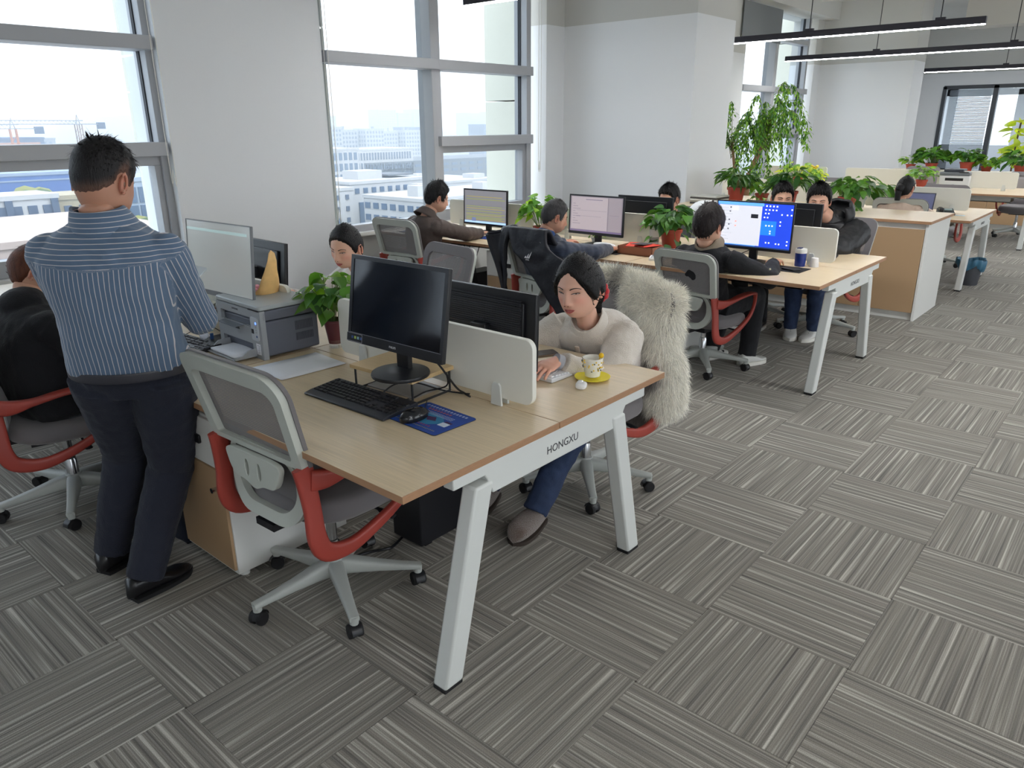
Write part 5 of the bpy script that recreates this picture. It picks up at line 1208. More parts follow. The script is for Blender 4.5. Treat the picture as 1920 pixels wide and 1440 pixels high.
def hairline(A, style):   # height of the hair edge for azimuth A (0 front, pi back), in head units
    a = np.abs(((A+PI) % (2*PI))-PI)
    if style in ('short', 'thick', 'grey'): K = [(0, .066), (.5, .060), (.85, .046), (1.05, .02), (1.25, -.020), (1.42, -.018), (1.55, .022), (1.85, .012), (2.1, -.03), (2.6, -.062), (PI, -.068)]
    elif style == 'fade': K = [(0, .066), (.5, .058), (.85, .046), (1.05, .018), (1.25, -.015), (1.42, -.012), (1.55, .028), (1.85, .018), (2.1, -.03), (2.6, -.056), (PI, -.062)]
    elif style == 'fringe': K = [(0, .030), (.5, .028), (.85, .024), (1.05, .0), (1.25, -.028), (1.42, -.024), (1.55, .015), (1.85, .0), (2.1, -.04), (2.6, -.070), (PI, -.076)]
    elif style == 'parted': K = [(0, .074), (.28, .060), (.55, .042), (.8, .018), (1.0, -.012), (1.2, -.040), (1.4, -.035), (1.55, -.005), (1.8, -.04), (2.1, -.09), (PI, -.105)]
    else: K = [(0, .070), (.4, .062), (.75, .046), (1.0, .020), (1.2, -.020), (1.4, -.020), (1.55, .012), (1.85, -.02), (2.1, -.07), (PI, -.09)]   # pulled back
    return np.interp(a, [k[0] for k in K], [k[1] for k in K])
def build_hair(style, scale, seed=1, vol=1.0):
    r = np.random.RandomState(seed); P, _ = head_surface(False, 1.0)
    N_ = np.zeros_like(P); c = V3(-.005, 0, 0)
    D_ = P-c; D_ = D_/(np.linalg.norm(D_, axis=-1, keepdims=True)+1e-9)
    A = np.arctan2(P[..., 1], P[..., 0]); hl = hairline(A, style); z = P[..., 2]
    jg = np.sin(A*23+seed*3)*.0035+np.sin(A*41+seed)*.0025; m = ss(-.008, .014, z-hl+jg*({'parted': .3, 'back': .3, 'fade': .4}.get(style, 1)))
    top = ss(-.02, .09, z); side = {'short': .009, 'thick': .014, 'grey': .006, 'fade': .0035, 'fringe': .014, 'parted': .018, 'back': .008}[style]; tp = {'short': .020, 'thick': .028, 'grey': .012, 'fade': .020, 'fringe': .024, 'parted': .010, 'back': .008}[style]
    off = (side+(tp-side)*top)*vol
    nsx = np.sin(A*7+seed)*.0012+np.sin(A*17+z*60+seed)*.0010
    if style == 'fringe': off = off+.006*np.exp(-(A/.7)**2)*ss(.0, .05, z)
    if style in ('thick', 'short', 'fringe'): off = off+nsx*1.6*m
    off = np.where(m > 0, -.006+(off+.006)*m, -.006)
    Q = (P+D_*off[..., None])*scale
    g = G(); g.add(Q.reshape(-1, 3), [(j*HU+i, j*HU+(i+1) % HU, (j+1)*HU+(i+1) % HU, (j+1)*HU+i) for j in range(HV-1) for i in range(HU)])
    # tapered locks lying over the cap
    nl = {'short': 900, 'thick': 1100, 'grey': 900, 'fade': 1000, 'fringe': 1000, 'parted': 420, 'back': 260}[style]
    idx = np.argwhere(m > (.97 if style in ('fade', 'fringe') else .6)); idx = idx[r.randint(0, len(idx), nl)]
    V = []; F = []
    for (j, i) in idx:
        p = Q[j, i]; d = D_[j, i]; a = A[j, i]; zz = z[j, i]
        crown = V3(-.045, 0, .10)*scale
        flow = p-crown; flow = flow-d*(flow@d); flow = nrm(flow+r.normal(0, .012, 3))
        if style in ('parted', 'back'): flow = nrm(V3(-1, -.3*np.sign(p[1]), -.25)-d*(V3(-1, -.3*np.sign(p[1]), -.25)@d)+r.normal(0, .10, 3))
        L_ = r.uniform(.018, .034)*scale*(1 if style not in ('grey',) else .6)*(.35 if (style == 'fade' and zz < .045) else 1)
        lift = {'short': .26, 'thick': .30, 'grey': .22, 'fade': .22, 'fringe': .16, 'parted': .05, 'back': .02}[style]*(.3 if zz < .03 else 1)
        wd = nrm(np.cross(flow, d))*r.uniform(.0016, .0030)*scale
        b = p-d*.002*scale; t = b+flow*L_*(1-lift*.4)+d*L_*lift; mm = b+flow*L_*.5+d*L_*.35*lift+d*.0022*scale
        n = len(V); V += [b-wd, b+wd, mm+wd*.8, mm-wd*.8, t]; F += [(n, n+1, n+2, n+3), (n+3, n+2, n+4)]
    g.add(V, F)
    if style == 'fade':
        w = ss(.0, .042, z-hl).reshape(-1)*.95+.05; w = np.maximum(w, ss(1.0, .6, np.abs(((A+PI) % (2*PI))-PI)).reshape(-1)); bc = np.array(lin((24, 22, 24))); sc_ = np.array(lin((112, 84, 72))); c1 = bc*w[:, None]+sc_*(1-w[:, None])
        li = np.array([w[j*HU+i] for j, i in idx]); c2 = np.repeat(bc*li[:, None]+sc_*(1-li[:, None]), 5, axis=0); g.cols = np.concatenate([c1, c2])
    return g
TEX = bpy.data.textures.new('folds', 'CLOUDS'); TEX.noise_scale = .16; TEX.noise_depth = 2
TEX2 = bpy.data.textures.new('fine_folds', 'CLOUDS'); TEX2.noise_scale = .055; TEX2.noise_depth = 1
def remesh(g, voxel, smooth=8, folds=0.0, fine=0.0):
    me = g.build('tmp', skin, data_only=True, flat=True); o = bpy.data.objects.new('tmp', me); COL.objects.link(o)
    m = o.modifiers.new('r', 'REMESH'); m.mode = 'VOXEL'; m.voxel_size = voxel; m.use_smooth_shade = True
    s_ = o.modifiers.new('s', 'SMOOTH'); s_.factor = .5; s_.iterations = smooth
    for t, k in ((TEX, folds), (TEX2, fine)):
        if k: d = o.modifiers.new('d', 'DISPLACE'); d.texture = t; d.strength = k; d.mid_level = .5; d.texture_coords = 'LOCAL'
    dg = bpy.context.evaluated_depsgraph_get(); out = bpy.data.meshes.new_from_object(o.evaluated_get(dg)); bpy.data.objects.remove(o); bpy.data.meshes.remove(me)
    return out
def mesh_arrays(me):
    V = np.empty(len(me.vertices)*3); me.vertices.foreach_get('co', V); F = [tuple(p.vertices) for p in me.polygons]; return V.reshape(-1, 3), F
def ik(S_, W_, l1, l2, pole):
    S_, W_, pole = map(lambda v: np.asarray(v, float), (S_, W_, pole)); d = W_-S_; L_ = np.linalg.norm(d)
    if L_ > (l1+l2)*.985: k = L_/((l1+l2)*.985); l1 *= k; l2 *= k
    u = d/L_; a = (l1*l1-l2*l2+L_*L_)/(2*L_); h = math.sqrt(max(0, l1*l1-a*a)); p = pole-u*(pole@u); return S_+u*a+nrm(p)*h
def hand_geo(sd, curl, s=1.0, spread=1.0):
    """wrist at origin, fingers +x, back of hand +z, thumb towards sd*y"""
    g = G(); palm = []
    g.tube([(-.035, 0, 0), (-.005, 0, 0), (.02, 0, 0), (.05, 0, .001), (.078, 0, .0), (.09, 0, -.001)], [(.021, .017), (.024, .016), (.034, .0155), (.040, .0145), (.041, .012), (.036, .009)], 16, up=(0, 0, 1))
    for y0, L_, r0, sp in ((.029, .070, .0086, .12), (.0105, .079, .009, .03), (-.009, .073, .0086, -.05), (-.027, .058, .0077, -.15)):
        p = V3(.080-abs(y0)*.12, sd*y0, .001); a = 0; P = [p-V3(.02, 0, .002)]; yaw_ = sd*sp*spread; 
        P.append(p.copy())
        for k, fr in enumerate((.44, .31, .25)):
            a += curl[k]; p = p+L_*fr*V3(math.cos(a)*math.cos(yaw_), math.sin(yaw_), -math.sin(a)); P.append(p.copy())
        PP = smooth_path(P, 3); g.tube(PP, [r0*1.05*(1-.28*i/(len(PP)-1)) for i in range(len(PP))], 10); g.ell(tuple(PP[-1]), (r0*.76,)*3, 10, 8)
    P = [V3(.012, sd*.018, -.004), V3(.036, sd*.044, -.010), V3(.060, sd*.056, -.016), V3(.084, sd*.058, -.022)]
    PP = smooth_path(P, 3); g.tube(PP, [.0135*(1-.42*i/(len(PP)-1)) for i in range(len(PP))], 10); g.ell(tuple(PP[-1]), (.0085,)*3, 10, 8)
    for i in range(len(g.V)): g.V[i] = g.V[i]*s
    return g
def frame_m(origin, fx, up):
    fx = nrm(fx); y = nrm(np.cross(up, fx)); z = np.cross(fx, y); M = np.eye(4); M[:3, 0] = fx; M[:3, 1] = y; M[:3, 2] = z; M[:3, 3] = origin; return M
def head_m(c, yw, pt, rl=0.0):
    return np.array(Matrix.Translation(c)@Matrix.Rotation(yw, 4, 'Z')@Matrix.Rotation(pt, 4, 'Y')@Matrix.Rotation(rl, 4, 'X'))
def person(label, H, N, hc, facing, hyaw, hpitch, hroll=0, female=False, hs=1.0, style='short', hairm=None, hair_vol=1.0, lids=.6, skin_rgb=(212, 166, 142),
           top=None, topm=None, bw=1.0, arm=1.0, puff=0.0, folds=.018, fine=.006, collar=None, wrists=None, poles=None, hands=None, legs=None, pants=None, shoe=None, lo=.009, vox=.006, group='office workers', seed=1, hair_name='hair', cuff=None, armlen=1.0, legpole=(0, 0, 1), tname='jacket', brow=(40, 32, 32), pname='trousers', hem=0, hoodie=False, legw=1.0, neck_r=None, standing_pole=None, thigh=.42, shin=.42):
    H, N, hc = map(lambda v: np.asarray(v, float), (H, N, hc)); f = V3(math.cos(facing), math.sin(facing), 0); lat = V3(-f[1], f[0], 0)
    O = V3(H[0], H[1], 0); t = thing('person', label, 'person', tuple(O), 0, group)
    sp = N-H; L_ = np.linalg.norm(sp); up = sp/L_; fwd = nrm(f-up*(f@up))
    def pt_(q): return H+sp*q-fwd*(.035*math.sin(PI*min(max(q, 0), 1)))
    Sh = {1: pt_(.815)+lat*.158*bw, -1: pt_(.815)-lat*.158*bw}
    l1, l2 = .285*armlen*hs, .25*armlen*hs
    El = {}
    for sd in (1, -1):
        if wrists and wrists.get(sd) is not None:
            El[sd] = ik(Sh[sd], wrists[sd], l1, l2, (poles or {}).get(sd, lat*sd*.6-V3(0, 0, 1)))
    def torso(g, k, ex=0.0, low=-.12):
        R = [(low, .12, .09), (0, .168, .118), (.2, .155, .112), (.45, .150, .108), (.68, .170, .114), (.82, .176, .104), (.90, .150, .088), (.96, .105, .074), (1.0, .070, .064)]
        R = [(q, (a*bw+ex)*k, (b*(.5+.5*bw)+ex)*k) for q, a, b in R]; Q = [];
        qs = np.linspace(low, 1.0, 26); A_ = np.interp(qs, [r_[0] for r_ in R], [r_[1] for r_ in R]); B_ = np.interp(qs, [r_[0] for r_ in R], [r_[2] for r_ in R])
        n = 28; V = []
        for q, a, b in zip(qs, A_, B_):
            c = pt_(q)
            for i in range(n):
                w = 2*PI*i/n; cx, cy = math.cos(w), math.sin(w); e = .85
                V.append(c+lat*a*math.copysign(abs(cx)**e, cx)+fwd*b*math.copysign(abs(cy)**e, cy))
        m_ = len(qs); g.add(V, [(j*n+i, j*n+(i+1) % n, (j+1)*n+(i+1) % n, (j+1)*n+i) for j in range(m_-1) for i in range(n)]+[list(range(n))[::-1], [(m_-1)*n+i for i in range(n)]])
        for sd in (1, -1): g.ell(tuple(Sh[sd]-up*.005), (.056*k+ex*.8,)*3, 16, 12)
    def limb(g, P, R, n=16):
        PP = []; RR = []
        for i in range(len(P)-1):
            for q in np.linspace(0, 1, 8, endpoint=False): PP.append(P[i]*(1-q)+P[i+1]*q); RR.append(R[i]*(1-q)+R[i+1]*q)
        PP.append(P[-1]); RR.append(R[-1]); g.tube(PP, RR, n)
        for i in range(1, len(P)-1): g.ell(tuple(P[i]), (R[i]*1.01,)*3, 14, 10)
    # ---------- legs
    Hip = {sd: H+lat*sd*.088*bw-up*.02 for sd in (1, -1)}; An = legs or {}; Kn = {}
    for sd in (1, -1):
        if sd in An: Kn[sd] = ik(Hip[sd], An[sd][0], thigh, shin, standing_pole if standing_pole is not None else f*.8+V3(0, 0, 1)*.9)
    # ---------- skin body
    g = G(); torso(g, .88, -.012, -.05)
    nb = hc+np.array(head_m((0, 0, 0), hyaw, hpitch))[:3, :3]@V3(-.022, 0, -.075)*hs; nr = neck_r or (.050 if female else .058)
    limb(g, [N-up*.05, N+(nb-N)*.35, nb], [nr*1.02, nr*.98, nr*(.96 if female else 1.04)])
    for sd in El: limb(g, [Sh[sd], El[sd], np.asarray(wrists[sd])], [.042, .034, .023*(.9 if female else 1)])
    for sd in Kn: limb(g, [Hip[sd], Kn[sd], np.asarray(An[sd][0])], [.075, .05, .034])
    me = remesh(g, .010 if vox > .005 else .008, 5); V, F = mesh_arrays(me); bpy.data.meshes.remove(me)
    gb = G(); cols = []; gb.add(V, F); cols.append(np.tile(np.array(lin(skin_rgb)), (len(V), 1)))
    gh = G(); ch = []; build_head(female, hs, lids, brow, skin_rgb, gh, ch); M = head_m(tuple(hc), hyaw, hpitch, hroll)
    gb.add(np.concatenate(gh.V), gh.F, 0, M); cols += ch
    for sd in El:
        hp = (hands or {}).get(sd)
        if hp is None: continue
        fdir, nrmv, curl = hp; q = hand_geo(-sd if False else (1 if sd == -1 else -1), curl, hs*(.92 if female else 1.0)); hm = remesh(q, .0028 if vox < .007 else .004, 3); v, ff = mesh_arrays(hm); bpy.data.meshes.remove(hm)
        gb.add(v, ff, 0, frame_m(np.asarray(wrists[sd]), fdir, nrmv)); hc_ = np.array(lin(tuple(min(255, int(a*b)) for a, b in zip(skin_rgb, (1.02, .97, .95))))); cols.append(np.tile(hc_, (len(v), 1)))
    gb.V = [np.concatenate(gb.V)-O]
    me = gb.build('body', skin, data_only=True, ang=180); at = me.color_attributes.new('Col', 'FLOAT_COLOR', 'POINT'); cc = np.concatenate(cols); at.data.foreach_set('color', np.c_[cc, np.ones(len(cc))].ravel())
    body = link('body', me, t)
    # ---------- hair
    hg = build_hair(style, hs*1.0, seed, hair_vol); hg.V = [np.concatenate(hg.V)@M[:3, :3].T+M[:3, 3]-O]; hair = hg.build(hair_name, hairm or hair_blk, t, ang=180)
    if hasattr(hg, 'cols'): at = hair.data.color_attributes.new('Col', 'FLOAT_COLOR', 'POINT'); at.data.foreach_set('color', np.c_[hg.cols, np.ones(len(hg.cols))].ravel())
    # ---------- upper garment
    g = G(); k = 1.0; torso(g, 1.0, lo+puff*.6, -.12-hem)
    for sd in El:
        W_ = np.asarray(wrists[sd]); a_ = nrm(W_-El[sd]); e_ = (.010+lo*.6+puff)
        limb(g, [Sh[sd], Sh[sd]*.5+El[sd]*.5, El[sd], El[sd]*.5+W_*.5, W_-a_*.026], [(.054+e_)*arm, (.048+e_)*arm, (.042+e_)*arm, (.037+e_)*arm, (.028+e_*.85)*arm])
    if hoodie:
        b_ = N-fwd*.055-up*.01
        g.ell(tuple(b_), (.10, .10, .07), 18, 12)
    me = remesh(g, vox, 6, folds, fine); 
    me.transform(Matrix.Translation(tuple(-O))); me.materials.clear(); me.materials.append(topm); me.name = tname
    gar = link(tname, me, t)
    # collar
    if collar:
        kind, cm, hgt, rr_ = collar; g = G(); nd = nrm(nb-N); sx = nrm(np.cross(nd, -lat)); 
        fr = fwd
        def cf(u, v):
            a = 2*PI*u; rad = rr_*(1-.20*v)+(.0 if kind == 'stand' else .012*math.sin(PI*v)); zz = v*hgt*(1-.30*max(0, math.cos(a)))
            return N-up*.006+nd*(zz-.012*max(0, math.cos(a)))+lat*rad*math.sin(a)+sx*rad*1.02*math.cos(a)*1.0
        if kind == 'stand':
            g.grid(cf, 40, 6, cu=True)
        else:
            def cf2(u, v):
                a = (u-.5)*2*PI*.93+PI; q = v if v < .45 else .9-v; up_ = hgt*(q/.45)*(1-.35*max(0, math.cos(a))); rad = rr_*(1-.40*q)+(0 if v < .45 else .014*(v-.45)/.55+.003)
                return N+up*.002+nd*(up_-.012*max(0, math.cos(a))-(.018 if v > .45 else 0)*(v-.45)/.55)+lat*rad*math.sin(a)+sx*rad*1.02*math.cos(a)
            g.grid(cf2, 44, 9)
        g.V = [np.concatenate(g.V)-O]; c = g.build('collar', cm, t, ang=180); c.modifiers.new('t', 'SOLIDIFY').thickness = .004
    # ---------- trousers and shoes
    if Kn and pants:
        g = G(); pk = [(-.16, .13, .10), (-.02, .175, .125), (.14, .165, .12)]; V = []; n = 24
        for q, a, b in pk:
            c = pt_(q)
            for i in range(n): w = 2*PI*i/n; V.append(c+lat*a*bw*math.cos(w)+fwd*b*math.sin(w))
        g.add(V, [(j*n+i, j*n+(i+1) % n, (j+1)*n+(i+1) % n, (j+1)*n+i) for j in range(2) for i in range(n)]+[list(range(n))[::-1], [2*n+i for i in range(n)]])
        for sd in Kn:
            A_ = np.asarray(An[sd][0]); limb(g, [Hip[sd], Hip[sd]*.5+Kn[sd]*.5, Kn[sd], Kn[sd]*.5+A_*.5, A_+V3(0, 0, -.02)], [.098*legw, .088*legw, .070*legw, .064*legw, .056*legw])
        me = remesh(g, max(vox, .007), 5, folds*.8, fine); me.transform(Matrix.Translation(tuple(-O))); me.materials.clear(); me.materials.append(pants); me.name = pname; link(pname, me, t)
    for sd in Kn:
        A_, yw, (sn, um, sm) = np.asarray(An[sd][0]), An[sd][1], shoe
        M2 = Matrix.Translation(tuple(V3(A_[0], A_[1], A_[2]-.09)-O))@Matrix.Rotation(yw, 4, 'Z')
        if len(An[sd]) > 2: M2 = M2@Matrix.Rotation(An[sd][2], 4, 'Y')
        o = shoe_obj(sn, um, sm, t); o.matrix_local = M2
    return t, dict(El=El, Sh=Sh, M=M, O=O, body=body, gar=gar, hair=hair, pt=pt_, lat=lat, fwd=fwd, up=up, N=N, H=H, hc=hc)
def shoe_obj(kind, um, sm, parent):
    # ankle above origin, heel at -.07, toe at +.20
    def sec(x):
        t = (x+.075)/.275; w = .034+.014*math.sin(PI*min(1, t*1.0)**1.3)-(.008 if kind == 'slipper' else .022)*max(0, t-.82)/.18; return t, w
    g = G(); V = []; n = 16; xs = np.linspace(-.075, .20, 20)
    fat = {'slipper': 1.22, 'sneaker': 1.08, 'dress': 1.0}[kind]
    for x in xs:
        t, w = sec(x); w *= fat; h = (.095-.052*ss(.25, .75, t)-.012*max(0, t-.8)/.2) if kind != 'slipper' else (.075-.0*t+.012*math.sin(PI*t)-.02*max(0, t-.85)/.15); sc_ = math.sqrt(max(.02, 1-max(0, (t-.9)/.1)**2))*math.sqrt(max(.05, 1-max(0, (.06-t)/.06)**2))
        for i in range(n):
            a = 2*PI*i/n; y = math.cos(a); z = math.sin(a); V.append((x, w*sc_*math.copysign(abs(y)**.75, y), .016+(h-.016)*.5*sc_*(1+math.copysign(abs(z)**.8, z))))
    m = len(xs); g.add(V, [(j*n+i, (j+1)*n+i, (j+1)*n+(i+1) % n, j*n+(i+1) % n) for j in range(m-1) for i in range(n)]+[list(range(n)), [(m-1)*n+i for i in range(n)][::-1]])
    o = g.build('slipper' if kind == 'slipper' else 'shoe', um, parent, ang=180)
    P = []
    for x in xs: t, w = sec(x); w *= fat*(.97 if kind == 'slipper' else 1.08); s_ = math.sqrt(max(.0, 1-max(0, (t-.88)/.12)**2))*math.sqrt(max(.0, 1-max(0, (.08-t)/.08)**2)); P.append((x, w*s_))
    poly = [(x, y) for x, y in P]+[(x, -y) for x, y in P[::-1]]; h = .026 if kind == 'sneaker' else .016
    g = G(); g.prism(poly[1:-1], 0, h); so = g.build('sole', sm, o, ang=30)
    if kind == 'sneaker':
        g = G()
        for k in range(5):
            x = .02+k*.018; g.tube([(x, -.022, .080-k*.009), (x+.006, 0, .088-k*.010), (x, .022, .080-k*.009)], .003, 5)
        g.build('laces', mat('lace_dark', (34, 34, 40), .8), o)['kind'] = 'stuff'
    return o
def tcloth(name, rgb=(60, 60, 60), rough=.9, sheen=.04, b=(160, .2)):
    return mat(name, rgb, rough, sheen=sheen, bump=b)
navy_trs = tcloth('navy_trousers', (30, 34, 48)); jeans = mat('blue_jeans', (44, 60, 92), .85, noise=(14, .22), bump=(400, .25)); black_cl = tcloth('black_cloth', (20, 21, 26)); white_sh = mat('white_leather', (214, 214, 210), .5); sole_w = mat('sole_white', (226, 224, 216), .6)
black_sh = mat('black_leather', (20, 20, 23), .3); 
CURL = (.35, .45, .35); FLAT = (.12, .22, .2)
# ---- striped shirt material driven by a per-vertex stripe coordinate
def stripe_mat():
    m = bpy.data.materials.new('pinstripe_shirt'); m.use_nodes = True; n = m.node_tree.nodes; l = m.node_tree.links; b = n['Principled BSDF']; b.inputs['Roughness'].default_value = .75; b.inputs['Sheen Weight'].default_value = .2
    at = n.new('ShaderNodeAttribute'); at.attribute_name = 'stripe'
    a = n.new('ShaderNodeMath'); a.operation = 'MULTIPLY'; a.inputs[1].default_value = 1/.0152; l.new(at.outputs['Fac'], a.inputs[0])
    fr = n.new('ShaderNodeMath'); fr.operation = 'FRACT'; l.new(a.outputs[0], fr.inputs[0])
    c = n.new('ShaderNodeMath'); c.operation = 'LESS_THAN'; c.inputs[1].default_value = .15; l.new(fr.outputs[0], c.inputs[0])
    mx = n.new('ShaderNodeMix'); mx.data_type = 'RGBA'; mx.inputs[6].default_value = lin((86, 108, 134))+(1,); mx.inputs[7].default_value = lin((190, 188, 192))+(1,); l.new(c.outputs[0], mx.inputs[0]); l.new(mx.outputs[2], b.inputs['Base Color'])
    return m
shirt_m = stripe_mat()
def set_stripes(info, me, O):
    V, _ = mesh_arrays(me) if False else (np.array([v.co[:] for v in me.vertices]), None)
    P = V+O; lat, up, N = info['lat'], info['up'], info['N']; fwd = info['fwd']
    s_ = (P-N)@lat; h = (P-N)@up; val = np.where(h > -.135+.02*np.abs(s_)/.2, h*1.0+7.0, s_+.0)
    for sd in (1, -1):
        if sd not in info['El']: continue
        A_, B_ = info['Sh'][sd], info['El'][sd]; W_ = info['W'][sd]
        for (p, q) in ((A_, B_), (B_, W_)):
            d = nrm(q-p); L_ = np.linalg.norm(q-p); tt = (P-p)@d; r = P-p-tt[:, None]*d; rr = np.linalg.norm(r, axis=1); ok = (tt > (-.0 if p is A_ else -.01)) & (tt < L_+.02) & (rr < .085) & (((P-N)@lat)*sd > .165)
            x_ = nrm(np.cross(d, fwd)); y_ = np.cross(d, x_); ang = np.arctan2(r@y_, r@x_); val = np.where(ok, ang*.060+2, val)
    a = me.attributes.new('stripe', 'FLOAT', 'POINT'); a.data.foreach_set('value', val)
R_ = math.radians
# 1. standing man
wr = {-1: (.10, 1.46, 1.115), 1: (.02, 1.66, 1.10)}
t1, I = person('man standing with his back to us in a blue pinstriped shirt and dark trousers', (-.135, 1.285, .885), (-.150, 1.268, 1.405), (-.118, 1.290, 1.532), R_(48), R_(28), R_(22), 0,
    style='fade', hairm=hair_fade, lids=.4, skin_rgb=(196, 146, 122), topm=shirt_m, bw=1.16, folds=.022, fine=.008, collar=('shirt', shirt_m, .056, .090), wrists=wr, poles={-1: (.35, -.5, -1), 1: (-.7, -.2, -.9)},
    hands={-1: ((.5, .85, .1), (.8, -.4, .4), CURL), 1: ((.9, -.3, .1), (-.2, .3, 1), CURL)}, legs={-1: ((-.235, 1.275, .09), R_(8)), 1: ((-.235, 1.56, .09), R_(20))}, pants=navy_trs, shoe=('dress', black_sh, black_rough), vox=.006, tname='shirt', lo=.016, armlen=1.0,
    standing_pole=np.array([.5, .35, 0]), thigh=.42, shin=.42, hs=1.07, hem=-.15, legw=1.22)
I['W'] = {k: np.array(v) for k, v in wr.items()}; set_stripes(I, I['gar'].data, I['O'])
cm = t1.children[[c.name.split('.')[0] for c in t1.children].index('collar')]
V = np.array([v.co[:] for v in cm.data.vertices])+I['O']; a_ = cm.data.attributes.new('stripe', 'FLOAT', 'POINT'); a_.data.foreach_set('value', ((V-I['N'])@I['up']+7.0))
g = G(); P = []
for k in range(32):
    w = 2*PI*k/32; P.append(I['pt'](.03)+I['lat']*.206*math.cos(w)+I['fwd']*.152*math.sin(w)-I['O'])
g.sweep(P, (.034, .006), tuple(I['up']), closed=True); g.build('belt', mat('dark_belt', (52, 52, 60), .4), t1)
t = thing('tablet', 'thin pale tablet held by the standing man', 'tablet', (.19, 1.55, 1.14), R_(40))
g = G(); g.prism(rrect(-.12, .12, -.085, .085, .008, 3), -.003, .003); o = part(g, 'body', mat('tablet_pale', (196, 206, 214), .25), t, bev=.001); o.rotation_euler = (R_(14), R_(-12), 0)
# 2. woman in the black hoodie, mostly hidden by the standing man
person('woman in a black hoodie bent over the desk behind the standing man', (-.13, 2.30, .52), (-.06, 2.42, .955), (-.025, 2.50, 1.085), R_(0), R_(-8), R_(30), 0, female=True, style='back', hairm=hair_aub, topm=black_cl, bw=1.18, arm=1.15, folds=.03, hoodie=True, lo=.03,
    wrists={-1: (.30, 2.14, .80), 1: (.30, 2.55, .80)}, hands={-1: ((1, .2, 0), (0, 0, 1), CURL), 1: ((1, -.2, 0), (0, 0, 1), CURL)}, legs={-1: ((.22, 2.2, .09), 0), 1: ((.22, 2.4, .09), 0)}, pants=tcloth('grey_leggings', (70, 70, 74)), shoe=('sneaker', black_sh, sole_w), vox=.008, tname='hoodie')
# 3. woman by the window, behind the pothos
cream_k = tcloth('white_knit', (226, 222, 214), b=(60, .3))
person('woman with hair tied back looking down, head just above the pothos leaves', (1.86, 2.28, .50), (1.615, 2.235, .895), (1.515, 2.195, 1.035), R_(187), R_(196), R_(15), R_(-4), female=True, hs=1.05, hair_vol=1.5, style='back', hairm=hair_blk, lids=.45, skin_rgb=(224, 180, 156), topm=cream_k, bw=.95, folds=.015,
    wrists={-1: (1.2, 2.35, .79), 1: (1.2, 2.05, .79)}, hands={-1: ((-1, -.1, 0), (0, 0, 1), CURL), 1: ((-1, .1, 0), (0, 0, 1), CURL)}, legs={-1: ((1.35, 2.4, .09), PI), 1: ((1.35, 2.2, .09), PI)}, pants=black_cl, shoe=('sneaker', white_sh, sole_w), vox=.008, collar=('stand', cream_k, .05, .058), tname='sweater')
# 4. woman in the cream fleece jacket
fleece = mat('cream_fleece', (226, 216, 204), .95, sheen=.6, bump=(240, .45))
wc = {1: (1.115, .335, .800), -1: (1.13, .74, .80)}
t4, I4 = person('woman in a cream fleece jacket typing at the nearest desk', (1.80, .52, .50), (1.490, .445, .868), (1.375, .415, 1.052), R_(190), R_(186), R_(9), R_(3), female=True, hs=1.12, style='parted', hairm=hair_blk, lids=.5, skin_rgb=(228, 180, 158), topm=fleece, bw=.98, arm=1.12, puff=.008, folds=.026, fine=.010,
    collar=('stand', fleece, .062, .090), wrists=wc, poles={1: (.35, -.45, -.75), -1: (.3, .6, -.8)}, hands={1: ((-1, -.08, -.10), (-.06, -.12, 1), FLAT), -1: ((-1, .1, -.1), (0, 0, 1), FLAT)},
    legs={1: ((1.125, .455, .09), R_(192)), -1: ((1.16, .76, .10), R_(200))}, pants=jeans, shoe=('slipper', mat('brown_fluff', (112, 88, 74), 1.0, sheen=.8, bump=(300, .8)), mat('slipper_sole', (60, 50, 44), .8)), vox=.0055, lo=.014, tname='jacket', pname='jeans')
M4 = I4['M']; O4 = I4['O']
def on_head(p, M=M4, O=O4): return M[:3, :3]@np.asarray(p, float)+M[:3, 3]-O
g = G()   # long hair gathered behind, loose front strands
g.tube(smooth_path([on_head(p) for p in ((-.045, 0, .03), (-.085, 0, -.03), (-.095, .01, -.09), (-.10, .01, -.15))], 5), [(.058-.0020*k, .034-.0012*k) for k in range(16)], 14)
rr = random.Random(4)
for k in range(46):
    sd = rr.choice((-1, 1)); a0 = V3(.045+rr.uniform(-.02, .03), sd*rr.uniform(.0, .05), .100-rr.uniform(0, .01)); a1 = V3(.080, sd*rr.uniform(.035, .060), .055); a2 = V3(.058, sd*rr.uniform(.066, .078), .0+rr.uniform(-.01, .01)); a3 = V3(.03, sd*rr.uniform(.070, .082), -.04+rr.uniform(-.03, .01))
    P = smooth_path([on_head(p) for p in (a0, a1, a2, a3)], 5); g.tube(P, [.0022]*8+[.0016]*4+[.0009]*(len(P)-12), 5)
for k in range(80):
    sd = rr.choice((-1, 1)); P = smooth_path([on_head(p) for p in ((-.02, sd*.066, .03), (-.075, sd*.05, -.04), (-.10, sd*rr.uniform(0, .03), -.08), (-.10, sd*rr.uniform(0, .02), -.12), (-.11, sd*rr.uniform(0, .02), -.15))], 4); g.tube(P, .0018, 4)
g.build('loose_hair', hair_blk, t4, ang=180)
g = G()
for k in range(10):
    a = 2*PI*k/10; c = on_head((-.098, .040+.030*math.cos(a), -.052+.034*math.sin(a))); g.ell(tuple(c), (.017, .015, .017), 9, 7)
g.build('hair_tie', mat('red_scrunchie', (196, 34, 44), .8, sheen=.4), t4, ang=180)
g = G(); c = on_head((.0, .0865, -.020)); g.ell(tuple(c), (.007, .006, .009), 10, 8); c2 = on_head((.004, .0875, -.040)); g.tube([tuple(c), tuple(c2)], .0032, 8); g.build('earphone', mat('gloss_white'), t4)
